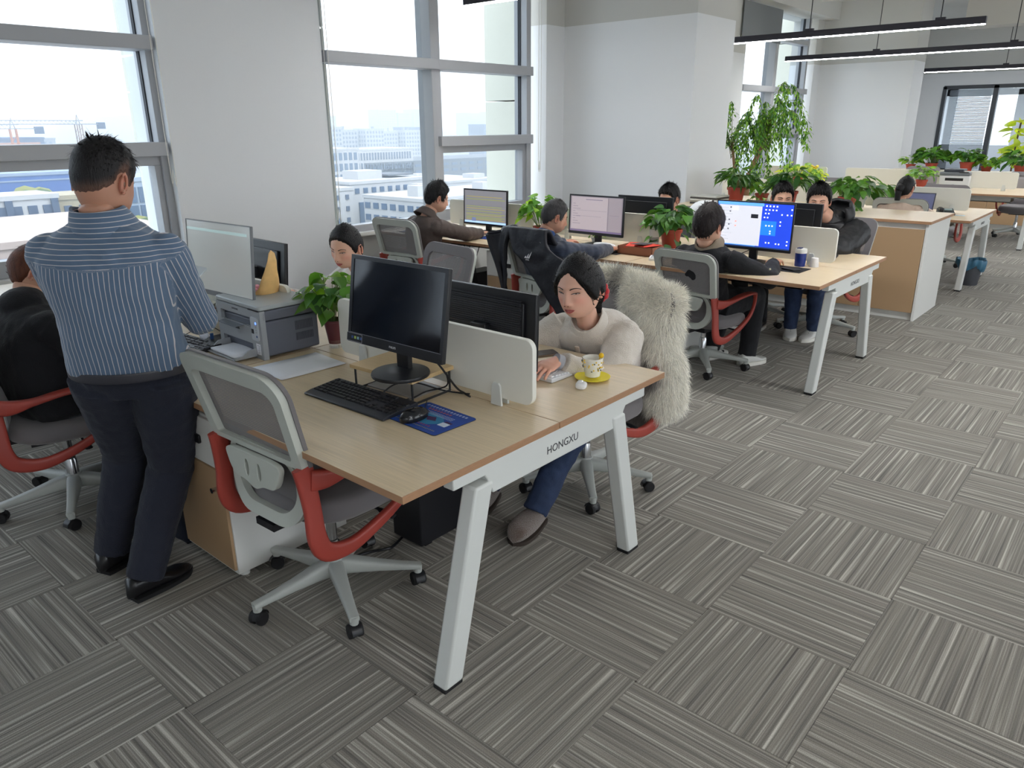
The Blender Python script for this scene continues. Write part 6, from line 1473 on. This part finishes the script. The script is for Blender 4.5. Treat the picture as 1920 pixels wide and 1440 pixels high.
# zip placket, cuff and pale shirt below
g = G(); ups, uN, f4, l4 = I4['up'], I4['N'], I4['fwd'], I4['lat']
def front(q, s_=0.0, e=0.0): 
    w = np.interp(q, [0, .45, .68, .84, .95], [.13, .122, .128, .118, .092]); return I4['pt'](q)+f4*(w+e)+l4*s_-O4
g.sweep([front(q, .012*math.sin(q*5), .034) for q in np.linspace(.30, .95, 14)], (.022, .008), tuple(l4)); g.build('zip_placket', mat('placket', (208, 192, 176), .8), t4)
g = G(); W_ = np.array(wc[1]); d = nrm(W_-I4['El'][1]); g.tube([W_-d*.022-O4, W_+d*.006-O4], [.034, .031], 18); g.build('cuff', mat('grey_cuff', (176, 178, 186), .8), t4)
# 5. man in the brown jacket
brown_j = tcloth('brown_jacket', (84, 72, 68), .7)
wb = {-1: (3.76, 3.20, .79), 1: (3.78, 3.66, .79)}
t5, I5 = person('man with glasses in a brown jacket working at the spreadsheet screen', (3.30, 3.44, .52), (3.245, 3.365, .985), (3.325, 3.315, 1.122), R_(-8), R_(-22), R_(14), 0, style='thick', hairm=hair_blk, lids=.5, skin_rgb=(212, 166, 142), topm=brown_j, bw=1.12, arm=1.05, folds=.022,
    collar=('shirt', brown_j, .05, .080), wrists=wb, poles={-1: (-.2, -.8, -.5), 1: (0, .6, -.8)}, hands={-1: ((1, .12, -.05), (0, 0, 1), CURL), 1: ((1, -.1, 0), (0, 0, 1), CURL)}, legs={-1: ((3.62, 3.40, .09), 0), 1: ((3.62, 3.66, .09), 0)}, pants=black_cl, shoe=('sneaker', black_sh, sole_w), vox=.008)
g = G(); Mg, Og = I5['M'], I5['O']
for sd in (-1, 1):
    g.tube([on_head((.102+.0, sd*.031+.019*math.cos(a), -.002+.015*math.sin(a)), Mg, Og) for a in np.linspace(0, 2*PI, 15)], .0012, 5)
    g.tube([on_head(p, Mg, Og) for p in ((.10, sd*.05, .0), (.06, sd*.075, .002), (-.005, sd*.084, .0))], .0012, 5)
g.build('glasses', chrome, t5)
# 6. man in navy
navy_s = mat('navy_stripe_top', (40, 50, 70), .8, noise=(10, .25, (1, 1, 7)), sheen=.3); blue_y = tcloth('blue_yoke', (50, 80, 130))
wn = {-1: (3.72, 1.80, .79), 1: (3.80, 2.30, .79)}
t6, I6 = person('grey-haired man in a navy pullover with his arm stretched to the mouse', (3.30, 2.05, .52), (3.175, 2.03, .925), (3.235, 1.985, 1.065), R_(-10), R_(-30), R_(16), 0, style='grey', hairm=hair_grey, lids=.5, skin_rgb=(200, 152, 128), topm=navy_s, bw=1.15, arm=1.05, folds=.022,
    collar=('stand', blue_y, .055, .082), wrists=wn, poles={-1: (.0, -.9, -.45), 1: (0, .6, -.8)}, hands={-1: ((1, .12, -.05), (0, 0, 1), CURL), 1: ((1, -.1, 0), (0, 0, 1), CURL)}, legs={-1: ((3.60, 2.0, .09), 0), 1: ((3.6, 2.3, .09), 0)}, pants=black_cl, shoe=('sneaker', black_sh, sole_w), vox=.008, tname='pullover')
# 8. man in the black sweater
wk = {-1: (3.93, .60, .79), 1: (3.86, 1.05, .79)}
khaki = tcloth('khaki_collar', (136, 122, 106))
t8, I8 = person('man in a black sweater with khaki collar facing the blue desktop screen', (3.70, .98, .50), (3.575, .925, .922), (3.56, .925, 1.048), R_(-6), R_(-6), R_(8), 0, hs=1.09, style='fringe', hairm=hair_brn, lids=.5, topm=black_cl, bw=1.10, arm=1.12, folds=.024,
    collar=('shirt', khaki, .05, .082), wrists=wk, poles={-1: (-.15, -.8, -.45), 1: (0, .6, -.8)}, hands={-1: ((1, .10, -.05), (0, 0, 1), CURL), 1: ((1, -.1, 0), (0, 0, 1), CURL)}, legs={-1: ((3.98, .74, .09), R_(-20)), 1: ((3.96, 1.02, .09), R_(-12))}, legw=1.15, pants=black_cl, shoe=('sneaker', white_sh, sole_w), vox=.007, tname='sweater')
g = G(); e = I8['Sh'][-1]*.25+I8['El'][-1]*.75+V3(.01, -.062, .02)-I8['O']; g.prism(rrect(-.012, .012, -.028, .028, .010, 3), -.003, .003, axis='y', T=Matrix.Translation(tuple(e))); g.build('arm_patch', mat('patch_pale', (170, 164, 140), .6), t8)
# 7. young man hidden behind a screen
person('young man whose dark hair and ear show above the labelled black screen', (5.25, 2.10, .52), (5.13, 2.08, .915), (5.06, 2.07, 1.055), R_(182), R_(170), R_(10), 0, style='thick', hairm=hair_blk, topm=tcloth('dark_green_jacket', (50, 56, 56)), folds=.02, vox=.009,
    wrists={-1: (4.75, 2.25, .79), 1: (4.75, 1.95, .79)}, hands={-1: ((-1, 0, 0), (0, 0, 1), CURL), 1: ((-1, 0, 0), (0, 0, 1), CURL)}, legs={-1: ((4.85, 2.2, .09), PI), 1: ((4.85, 2.0, .09), PI)}, pants=black_cl, shoe=('sneaker', black_sh, sole_w), collar=('stand', tcloth('dark_green_jacket'), .05, .066))
# 9. man peering over the screen
person('man whose forehead and eyes show above the bright screen', (5.30, 1.16, .52), (5.16, 1.06, .97), (5.075, 1.03, 1.115), R_(185), R_(212), R_(6), 0, style='short', hairm=hair_blk, topm=black_cl, folds=.02, vox=.009,
    wrists={-1: (4.78, 1.28, .79), 1: (4.78, 1.0, .79)}, hands={-1: ((-1, 0, 0), (0, 0, 1), CURL), 1: ((-1, 0, 0), (0, 0, 1), CURL)}, legs={-1: ((5.05, 1.28, .09), PI), 1: ((5.05, 1.1, .09), PI)}, pants=black_cl, shoe=('sneaker', black_sh, sole_w), collar=('stand', black_cl, .05, .066))
# 10. man in the black puffer jacket
puffer = mat('black_puffer', (19, 20, 24), .5, bump=(14, .2, (1, 1, 2.0)))
wf = {1: (4.68, .60, .80), -1: (4.70, .90, .80)}
t10, I10 = person('man in a hooded black puffer jacket leaning on the end of the second desk', (5.24, .60, .50), (5.08, .62, .975), (4.985, .70, 1.120), R_(182), R_(196), R_(8), R_(0), style='thick', hairm=hair_blk, lids=.5, topm=puffer, bw=1.22, arm=1.25, puff=.020, folds=.03, fine=.012, hoodie=True, vox=.008,
    wrists=wf, poles={1: (.35, -.9, -.5), -1: (0, .6, -.8)}, hands={-1: ((-1, 0, 0), (0, 0, 1), CURL), 1: ((-1, .3, 0), (0, 0, 1), CURL)}, legs={-1: ((4.98, .80, .09), R_(200)), 1: ((5.02, .63, .09), R_(176))}, pants=jeans, shoe=('sneaker', white_sh, sole_w), tname='puffer_jacket', pname='jeans', collar=('stand', puffer, .085, .100))
g = G(); 
def hood(u, v):
    a = (u-.5)*2*PI*.72+PI; r0 = .108+.032*math.sin(PI*v)+.006*math.sin(6*a); c = I10['N']+V3(.035, -.012, -.035+.150*v); return (c+I10['fwd']*r0*math.cos(a)*(1.05)+I10['lat']*r0*math.sin(a)*1.12)-I10['O']
g.grid(hood, 34, 10); o = g.build('hood', puffer, t10, ang=180); o.modifiers.new('t', 'SOLIDIFY').thickness = .022
g = G(); e = (I10['Sh'][1]*.45+I10['El'][1]*.55)-I10['O']; g.tube([e+V3(.0+.024*math.cos(a), -.083, .01+.024*math.sin(a)) for a in np.linspace(0, 2*PI, 17)], .0022, 5); g.build('round_badge', mat('badge_grey', (92, 92, 94), .6), t10)
# 11. woman with the ponytail at the third desk
blush = tcloth('beige_cardigan', (206, 184, 168), b=(60, .3))
t11, I11 = person('woman with a black ponytail and beige cardigan seen from behind at the third desk', (7.56, .80, .52), (7.47, .70, .93), (7.46, .69, 1.060), R_(-4), R_(-10), R_(12), 0, female=True, style='back', hairm=hair_blk, topm=blush, bw=1.05, arm=1.15, folds=.02, vox=.009,
    wrists={-1: (7.92, .55, .79), 1: (7.92, .85, .79)}, poles={-1: (-.1, -.8, -.6), 1: (0, .8, -.6)}, hands={-1: ((1, 0, 0), (0, 0, 1), CURL), 1: ((1, 0, 0), (0, 0, 1), CURL)}, legs={-1: ((7.95, .66, .09), 0), 1: ((7.95, .86, .09), 0)}, pants=black_cl, shoe=('sneaker', black_sh, sole_w), collar=('stand', blush, .05, .058), tname='cardigan')
def oh(p): return on_head(p, I11['M'], I11['O'])
g = G(); g.tube(smooth_path([oh(p) for p in ((-.085, 0, .0), (-.125, 0, -.02), (-.130, 0, -.07), (-.115, 0, -.14))], 5), [.022]*3+[.040-.0012*k for k in range(13)], 14); g.build('ponytail', hair_blk, t11, ang=180)
# ================================================================== GARMENTS HUNG ON CHAIRS
fur_m = bpy.data.materials.new('grey_fur'); fur_m.use_nodes = True; _b = fur_m.node_tree.nodes['Principled BSDF']; _b.inputs['Roughness'].default_value = .7; _a = fur_m.node_tree.nodes.new('ShaderNodeAttribute'); _a.attribute_name = 'Col'; fur_m.node_tree.links.new(_a.outputs['Color'], _b.inputs['Base Color']); _b.inputs['Sheen Weight'].default_value = .3
t = thing('fur_coat', 'pale grey fur coat hung over the back of the chair behind the woman in cream', 'coat', (2.0, .45, .5), 0)
OF = V3(2.0, .45, .5)
# coat: thick collar roll along the chair top, then a broad sleeve and body falling on the camera side
gf = G(); secs = []
def fur_tube(P, R): gf.tube(smooth_path(P, 6), R, 18)
P1 = [(1.97, .80, .955), (1.98, .70, .965), (1.99, .60, .965), (1.99, .50, .95), (1.98, .42, .92)]
gf.tube(smooth_path(P1, 6), [(.036+.0010*k, .040+.0006*k) for k in range(25)], 16)
P2 = [(1.97, .50, .93), (1.95, .42, .90), (1.92, .36, .80), (1.90, .33, .67), (1.89, .29, .55), (1.89, .27, .44), (1.90, .26, .38)]
gf.tube(smooth_path(P2, 6), [(.07+.0026*k if k < 22 else .127-.003*(k-22), .082+.0012*k if k < 20 else .10) for k in range(37)], 18, up=(1, 0, 0))
gf.ell((1.93, .30, .80), (.085, .075, .16), 16, 12); gf.ell((1.95, .31, .90), (.08, .07, .07), 16, 12)
P3 = [(1.93, .50, .86), (1.90, .47, .72), (1.88, .43, .58), (1.88, .40, .44), (1.89, .38, .30)]
gf.tube(smooth_path(P3, 6), [(.045+.0014*k, .055) for k in range(25)], 16, up=(1, 0, 0))
fm = remesh(gf, .009, 4, .02, .0); fm.transform(Matrix.Translation(tuple(-OF))); fm.materials.clear(); fm.materials.append(fur_m)
fv, ff = mesh_arrays(fm); fm.calc_normals_split() if hasattr(fm, 'calc_normals_split') else None
nrmls = np.empty(len(fm.vertices)*3); fm.vertices.foreach_get('normal', nrmls); nrmls = nrmls.reshape(-1, 3)
def fur_col(p):   # pale ivory with a darker grey streak
    w = p+OF; dark = ss(.255, .32, w[:, 1]+.05*np.sin(w[:, 2]*25))*ss(.80, .62, w[:, 2])*.9; dark = np.maximum(dark, .5*ss(.02, 0, np.abs(w[:, 1]-.60)-.02)*ss(.88, .90, w[:, 2]))
    a = np.array(lin((244, 240, 228))); b = np.array(lin((92, 84, 82))); return a*(1-dark[:, None])+b*dark[:, None]
at = fm.color_attributes.new('Col', 'FLOAT_COLOR', 'POINT'); at.data.foreach_set('color', np.c_[fur_col(fv)*.8, np.ones(len(fv))].ravel())
link('lining', fm, t)
rs = np.random.RandomState(5); NF = 42000; pick = rs.randint(0, len(fv), NF); b0 = fv[pick]+rs.normal(0, .003, (NF, 3)); nn_ = nrmls[pick]
dirs = nn_*.55+np.array([0, 0, -1.0])*(.75+.3*rs.rand(NF, 1))+rs.normal(0, .22, (NF, 3)); top_ = (b0[:, 2]+.5) > .86; dirs[top_] += np.array([0, 0, .75]); dirs /= np.linalg.norm(dirs, axis=1, keepdims=True)
Lf = rs.uniform(.026, .060, (NF, 1)); sidev = np.cross(dirs, nn_+rs.normal(0, .3, (NF, 3))); sidev /= np.linalg.norm(sidev, axis=1, keepdims=True)+1e-9; wv = sidev*.00085
m1_ = b0+dirs*Lf*.5+nn_*.004; t_ = b0+dirs*Lf+np.array([0, 0, -.004])
VV = np.stack([b0-wv, b0+wv, m1_+wv*.8, m1_-wv*.8, t_], 1).reshape(-1, 3); base_i = np.arange(NF)*5
FF = [(i, i+1, i+2, i+3) for i in base_i.tolist()]+[(i+3, i+2, i+4) for i in base_i.tolist()]
g = G(); g.add(VV, FF); me = g.build('fur', fur_m, data_only=True, flat=True); cc = np.repeat(fur_col(b0)*rs.uniform(.75, 1.25, (NF, 1)), 5, axis=0)
at = me.color_attributes.new('Col', 'FLOAT_COLOR', 'POINT'); at.data.foreach_set('color', np.c_[cc, np.ones(len(cc))].ravel()); o = link('fur', me, t); o['kind'] = 'stuff'
# dark padded jacket over the chair of the man in navy
pad = mat('black_padded', (24, 26, 36), .55, bump=(30, .25)); t = thing('padded_jacket', 'black padded jacket with three white bars, hung on a chair back', 'jacket', (3.05, 2.3, .6), 0)
OJ = V3(3.05, 2.0, .6); t.location = tuple(OJ)
def ruled(L, R, nu, nv, xf, tk, nm, quilt=.009):
    L = smooth_path([(0,)+p for p in L], 8)[:, 1:]; R = smooth_path([(0,)+p for p in R], 8)[:, 1:]
    def f(u, v):
        i = v*(len(L)-1); k = min(int(i), len(L)-2); q = i-k; l = L[k]*(1-q)+L[k+1]*q; i = v*(len(R)-1); k = min(int(i), len(R)-2); q = i-k; r_ = R[k]*(1-q)+R[k+1]*q
        p = l*(1-u)+r_*u; s_ = math.hypot(*(p-(l*0+np.array([2.0, .97])))); x = xf(u, v)-quilt*abs(math.sin(s_*PI/.11))-.006*math.sin(9*u+3*v)
        return (x-OJ[0], p[0]-OJ[1], p[1]-OJ[2])
    g = G(); g.grid(f, nu, nv); o = g.build(nm, pad, t, ang=180); m_ = o.modifiers.new('t', 'SOLIDIFY'); m_.thickness = tk; m_.offset = -1; return o
ruled([(2.20, .87), (2.20, .985), (2.14, .84), (2.07, .78), (1.82, .50), (1.70, .36)], [(1.86, .87), (1.86, .985), (1.83, .87), (1.66, .78), (1.50, .62), (1.44, .42)], 22, 44, lambda u, v: 3.005+(.11 if v < .04 else .11*max(0, 1-v/.2)) if v < .2 else 3.005-.02*math.sin(PI*v), .024, 'jacket_body')
ruled([(2.44, .88), (2.46, .93), (2.44, .84), (2.34, .62), (2.305, .42)], [(2.18, .93), (2.19, .99), (2.25, .86), (2.27, .62), (2.295, .42)], 10, 24, lambda u, v: 3.02+.05*math.sin(PI*u)+.05*max(0, 1-v*5), .03, 'sleeve')
g = G(); LW = mat('logo_white', (230, 230, 232), .5)
for k in range(3):
    a = .016*k; g.prism([(-.030+a*1.0+.0, -.012), (-.016+a, -.012), (-.022+a+.018*(k+1)*.55, -.012+.018*(k+1)*.95), (-.031+a+.018*(k+1)*.55, -.012+.018*(k+1)*.75)], 0, .001)
LM = Matrix.Translation((2.944-OJ[0], 2.0-OJ[1], .81-OJ[2]))@Matrix(((0, 0, -1, 0), (-1, 0, 0, 0), (0, 1, 0, 0), (0, 0, 0, 1)))
o = g.build('three_bar_logo', LW, t, flat=True); o.matrix_local = LM
lettering('adidas', .014, LW, t, LM@Matrix.Translation((-.004, -.022, 0)))
t = thing('jacket', 'cream fur-trimmed jacket over the chair behind the woman in the hoodie', 'jacket', (-.40, 2.35, .6), 0)
g = G(); g.tube(smooth_path([(0, -.24, .34), (-.01, -.05, .37), (0, .2, .34)], 6), [(.035, .045)]*13, 12); me = remesh(g, .012, 4, .02, .01); me.materials.clear(); me.materials.append(mat('cream_fleece')); link('collar', me, t)
g = G(); g.grid(lambda u, v: (-.02-.05*math.sin(PI*v)+.015*math.sin(9*u), -.25+.48*u, .36-.42*v), 16, 12); o = g.build('body', black_cl, t, ang=180); o.modifiers.new('t', 'SOLIDIFY').thickness = .02
# ================================================================== THE CITY BEYOND THE WINDOWS
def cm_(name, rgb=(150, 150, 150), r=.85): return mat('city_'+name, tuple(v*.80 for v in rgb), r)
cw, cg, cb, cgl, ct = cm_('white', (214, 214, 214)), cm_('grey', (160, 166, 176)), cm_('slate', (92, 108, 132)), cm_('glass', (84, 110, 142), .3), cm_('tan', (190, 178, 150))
g = G(); g.box((-900, 40, -47), (2600, 3000, -46)); struct('ground', g, cm_('ground', (112, 122, 110)), flat=True)
def building(name, label, x0, x1, y0, d, zt, wallm=cw, winm=cgl, rows=5, cols=10, wf=.6, hf=.6, z0=-46, sep=False, side=True, roof=None, fh=None, grp=None, bands=False, margin=.03, extra=None):
    t = thing(name, label, 'building', (x0, y0, z0), 0, grp)
    W_, H_ = x1-x0, zt-z0
    g = G(); g.box((0, 0, 0), (W_, d, H_)); g.build('walls', wallm, t, flat=True)
    g = G(); g.box((-.3, -.3, H_), (W_+.3, d+.3, H_+.9)); g.build('parapet', roof or wallm, t, flat=True)
    fh = fh or 3.4; top = H_-1.2; sg = G(); sh = .25
    cw_ = W_*(1-2*margin)/cols
    for r in range(rows):
        z1 = top-r*fh; za = z1-fh*hf
        if za < 1: break
        for c in range(cols):
            xa = W_*margin+c*cw_+cw_*(1-wf)/2; b = ((xa, -sh, za), (xa+cw_*wf, .1, z1))
            if sep:
                q = G(); q.box(*b); w = q.build('window', winm, t, flat=True)
            else: sg.box(*b)
        if side:
            nc = max(1, round(d/cw_)); sw = d/nc
            for c in range(nc): 
                ya = c*sw+sw*(1-wf)/2; b = ((-sh, ya, za), (.1, ya+sw*wf, z1))
                if sep and nc < 6: q = G(); q.box(*b); q.build('window', winm, t, flat=True)
                else: sg.box(*b)
    if sg.n: o = sg.build('window_rows', winm, t, flat=True); o['kind'] = 'stuff'
    if extra: extra(t, W_, d, H_)
    return t
def roofbits(n, seed, m=cg):
    def f(t, W_, d, H_):
        r = random.Random(seed)
        for k in range(n):
            a, b, w, h = r.uniform(.05, .85)*W_, r.uniform(.1, .7)*d, r.uniform(.04, .12)*W_, r.uniform(1.2, 3.2)
            q = G(); q.box((a, b, H_+.8), (a+w, b+min(d*.25, w), H_+.8+h)); q.build('roof_box', m, t, flat=True)
    return f
# through the left window
building('apartment_block', 'low white block with barred windows and dark pilasters seen low in the left window', 30, 56, 170, 12, -11.4, cw, cb, 4, 9, .62, .48, sep=True, extra=lambda t, W_, d, H_: [pbox('pilaster', (x, -.6, 0), (x+1.3, 0, H_), cb, t) for x in (8.2, 16.4, 24.6)])
building('apartment_block', 'yellowish end of the low white block in the left window', 56.2, 65.5, 171, 12, -12.0, ct, cb, 4, 3, .5, .45, sep=True, extra=roofbits(2, 2, cw))
building('low_hall', 'flat pinkish roof below the low white block', 10, 52, 112, 34, -13.0, cm_('pink_roof', (204, 186, 176)), cgl, 2, 26, .8, .8, roof=cm_('pink_roof'), fh=4.5, side=False)
building('glass_block', 'blue glass block visible right of the standing man’s head'.replace('’s', ' head of')[:60] if False else 'blue glass block seen just right of the standing man', 68, 90, 176, 16, -9.5, cm_('pale_blue', (176, 192, 210)), cgl, 8, 7, .82, .86, fh=4.0)
building('construction_block', 'dark slab under construction with orange floors, left of the tower crane', 70, 127, 385, 40, -2.4, cm_('net_blue', (84, 104, 140)), cm_('orange_floor', (206, 150, 120)), 7, 1, 1.0, .22, fh=4.6, extra=roofbits(5, 4, cb))
building('construction_block', 'low building wrapped in bright blue netting', 58, 112, 262, 50, -11.5, cm_('bright_net', (50, 104, 190)), cm_('net_line', (150, 170, 200)), 5, 1, 1.0, .08, fh=5.2, roof=cm_('net_line'))
building('tower_block', 'brownish tower with blue edge at the far left of the left window', 38, 56, 258, 20, -8.0, cm_('brown_tower', (120, 100, 108)), cgl, 9, 4, .5, .5)
building('tower_block', 'pale slab with window strips between the cranes', 128, 178, 520, 24, -4.0, cg, cgl, 9, 16, .5, .6)
for k, (x, y, hgt, boom, back, lab) in enumerate(((119, 322, 3.4, 30, 10, 'tower crane with a long pale boom in the left window'), (90.5, 302, 1.9, 28, 9, 'shorter tower crane at the left edge of the left window'))):
    t = thing('tower_crane', lab, 'crane', (x, y, -46), R_(8) if k == 0 else R_(-4)); H_ = hgt+46; cmn = cm_('crane_%d' % k, (176, 150, 140) if k == 0 else (214, 140, 100))
    g = G()
    for sx in (-.9, .9):
        for sy in (-.9, .9): g.box((sx-.16, sy-.16, 0), (sx+.16, sy+.16, H_))
    for j in range(int(H_/2.2)): g.tube([(-.9, -.9, j*2.2), (.9, -.9, j*2.2+2.2)], .12, 4); g.tube([(-.9, .9, j*2.2), (-.9, -.9, j*2.2+2.2)], .12, 4)
    g.build('mast', cmn, t, flat=True)['kind'] = 'stuff'
    g = G(); g.box((-boom, -.7, H_), (back, -.45, H_+.3)); g.box((-boom, .45, H_), (back, .7, H_+.3)); g.box((-boom*.98, -.15, H_+1.3), (2, .15, H_+1.6))
    for j in range(int(boom/1.5)): g.tube([(-j*1.5, 0, H_+1.4), (-j*1.5-.75, -.5, H_+.15), (-j*1.5-1.5, 0, H_+1.4)], .10, 4)
    g.build('jib', cg, t, flat=True)['kind'] = 'stuff'
    g = G(); g.box((back-2.4, -.9, H_-1.6), (back+.2, .9, H_+.8)); g.build('counterweight', cb, t, flat=True)
    g = G(); g.tube([(-.8, 0, H_), (0, 0, H_+3.6), (.8, 0, H_)], .2, 4); g.build('top_mast', cg, t)
g = G(); rr = random.Random(12)
for (xa, xb, ya, yb, z, n, s) in ((40, 74, 186, 240, -15, 34, 6), (60, 130, 190, 250, -20, 40, 7), (66, 80, 160, 172, -19, 16, 5), (36, 42, 104, 110, -14.5, 8, 2.4), (130, 170, 150, 185, -29, 26, 5)):
    for k in range(n):
        c = (rr.uniform(xa, xb), rr.uniform(ya, yb), z-rr.uniform(0, 3)); g.ell(c, (s*rr.uniform(.5, .9), s*rr.uniform(.5, .9), s*.6), 8, 5, rr.choice((0, 1)))
o = g.build('treetops', [cm_('tree_green', (92, 112, 66), 1), cm_('tree_yellow', (150, 150, 76), 1)]); tag(o, kind='stuff'); o['label'] = 'green and yellowish treetops between the buildings'; o['category'] = 'trees'
g = G(); xs = np.linspace(200, 2400, 70)
def hillf(u, v):
    x = 150+2400*u; hh = 30*math.exp(-((x-760)/170)**2)+12*math.exp(-((x-420)/120)**2)+8*math.sin(x/90)+10*math.exp(-((x-1500)/300)**2); return (x, 1500+v*300, -46+(46-8+hh)*math.sin(PI*.5*min(1, v*2.2)))
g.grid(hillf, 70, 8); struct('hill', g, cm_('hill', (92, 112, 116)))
# through the middle windows
building('office_building', 'long pale office building with rows of tall dark windows', 250, 297, 330, 24, -10.2, cw, cb, 3, 23, .52, .72, fh=5.2, margin=.03)
building('office_building', 'pale wing left of the long office building, with blue window strips', 226, 249, 318, 30, -9.2, cw, cgl, 3, 7, .6, .7, fh=5.2)
for k in range(6):
    building('apartment_tower', 'wide pale apartment slab in the row behind the office building, number order unclear' if False else ('first', 'second', 'third', 'fourth', 'fifth', 'sixth')[k]+' of the pale apartment slabs behind the long office building', 372+k*22, 392+k*22, 520+(k % 2)*8, 16, 1.2-k*.8-(k % 2)*1.5, cm_('slab', (196, 200, 208)), cb, 13, 6, .45, .55, grp='apartment slabs behind the office building', extra=roofbits(2, k))
for k, (x, w, z) in enumerate(((560, 34, 12), (640, 30, 16), (746, 34, 25), (784, 26, 21), (815, 30, 26), (850, 24, 22), (930, 34, 22), (985, 30, 24), (1050, 40, 20), (1110, 30, 25))):
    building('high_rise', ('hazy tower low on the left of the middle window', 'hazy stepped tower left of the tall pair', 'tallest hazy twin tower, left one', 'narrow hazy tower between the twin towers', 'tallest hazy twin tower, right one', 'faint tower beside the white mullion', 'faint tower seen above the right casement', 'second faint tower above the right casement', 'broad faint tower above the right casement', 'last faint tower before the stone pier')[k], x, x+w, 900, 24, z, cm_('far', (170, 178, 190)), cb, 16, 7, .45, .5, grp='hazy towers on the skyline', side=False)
building('office_building', 'white stepped building with a big glazed entrance, below the office building', 146, 178, 192, 22, -15.2, cw, cgl, 1, 9, .5, .5, fh=3.2, sep=True,
    extra=lambda t, W_, d, H_: [pbox('glazed_bay', (a, -.4, H_-16), (b, .1, H_-5.5), cgl, t) for a, b in ((3, 7), (9, 15), (22, 29))]+[pbox('porch', (16, -3.5, 0), (20.5, 0, H_-6.2), cw, t), pbox('porch_slab', (14.5, -4, H_-6.2), (22, 0, H_-5.4), cg, t), pbox('roof_house', (8, 6, H_), (18, 14, H_+3.5), cw, t), pbox('roof_slab', (19, 4, H_+1.6), (30, 16, H_+2.0), cm_('dark_roof', (110, 116, 124)), t)])
building('office_building', 'white block with small square windows at the left of the middle window', 122, 144, 188, 22, -16.4, cw, cb, 6, 6, .35, .42, sep=True, extra=lambda t, W_, d, H_: [pbox('glazed_bay', (0.5, -.4, H_-20), (7, .1, H_-4), cgl, t), pbox('roof_house', (3, 4, H_), (17, 12, H_+2.6), cw, t)])
building('low_block', 'low pale block with a flat roof right of the mullion', 180, 240, 215, 30, -19.5, cw, cgl, 3, 14, .6, .5, extra=roofbits(6, 7, cw))
building('low_block', 'long dark roofed block in the right casement', 262, 420, 330, 40, -17.5, cm_('dark_roof'), cgl, 2, 20, .6, .4, side=False)
building('low_block', 'white roof with tanks low in the right casement', 140, 200, 152, 26, -17.8, cw, cgl, 2, 16, .6, .5, extra=roofbits(5, 8, cw))
building('high_rise', 'slim grey-blue tower beside the stone pier', 540, 560, 500, 20, 2.6, cm_('slate_blue', (104, 124, 156)), cb, 14, 6, .6, .6)
building('high_rise', 'darker grey tower just right of the mullion', 485, 505, 545, 20, .5, cm_('slate_blue'), cb, 12, 5, .6, .6)
t = thing('roof_terrace', 'wide pale paved roof terrace just below the middle windows', 'terrace', (20, 30, -9.4), 0)
g = G(); g.box((-10, 0, -37), (100, 36, -.02)); g.build('roof_slab', cm_('roof_grey', (150, 146, 142)), t, flat=True)
g = G(); 
for i in range(17):
    for j in range(6): g.box((-10+i*6.15, j*6, -.02), (-10+i*6.15+6.08, j*6+5.93, .04))
g.build('paving_slabs', cm_('paving', (216, 202, 190)), t, flat=True)['kind'] = 'stuff'
g = G(); g.box((-10, 35.5, 0), (100, 36.2, 1.0)); g.box((30, 28, 0), (36, 33, 1.2)); g.build('parapet', cm_('grey'), t, flat=True)
# haze over the city: a real scattering volume
hz = bpy.data.materials.new('city_haze'); hz.use_nodes = True; n = hz.node_tree.nodes; n.clear(); o_ = n.new('ShaderNodeOutputMaterial'); v_ = n.new('ShaderNodeVolumeScatter'); v_.inputs['Color'].default_value = (.80, .91, 1, 1); v_.inputs['Density'].default_value = .0014; hz.node_tree.links.new(v_.outputs[0], o_.inputs['Volume'])
g = G(); g.box((-60, 95, -45.9), (2500, 1900, 90)); o = g.build('haze', hz, flat=True); o['kind'] = 'stuff'
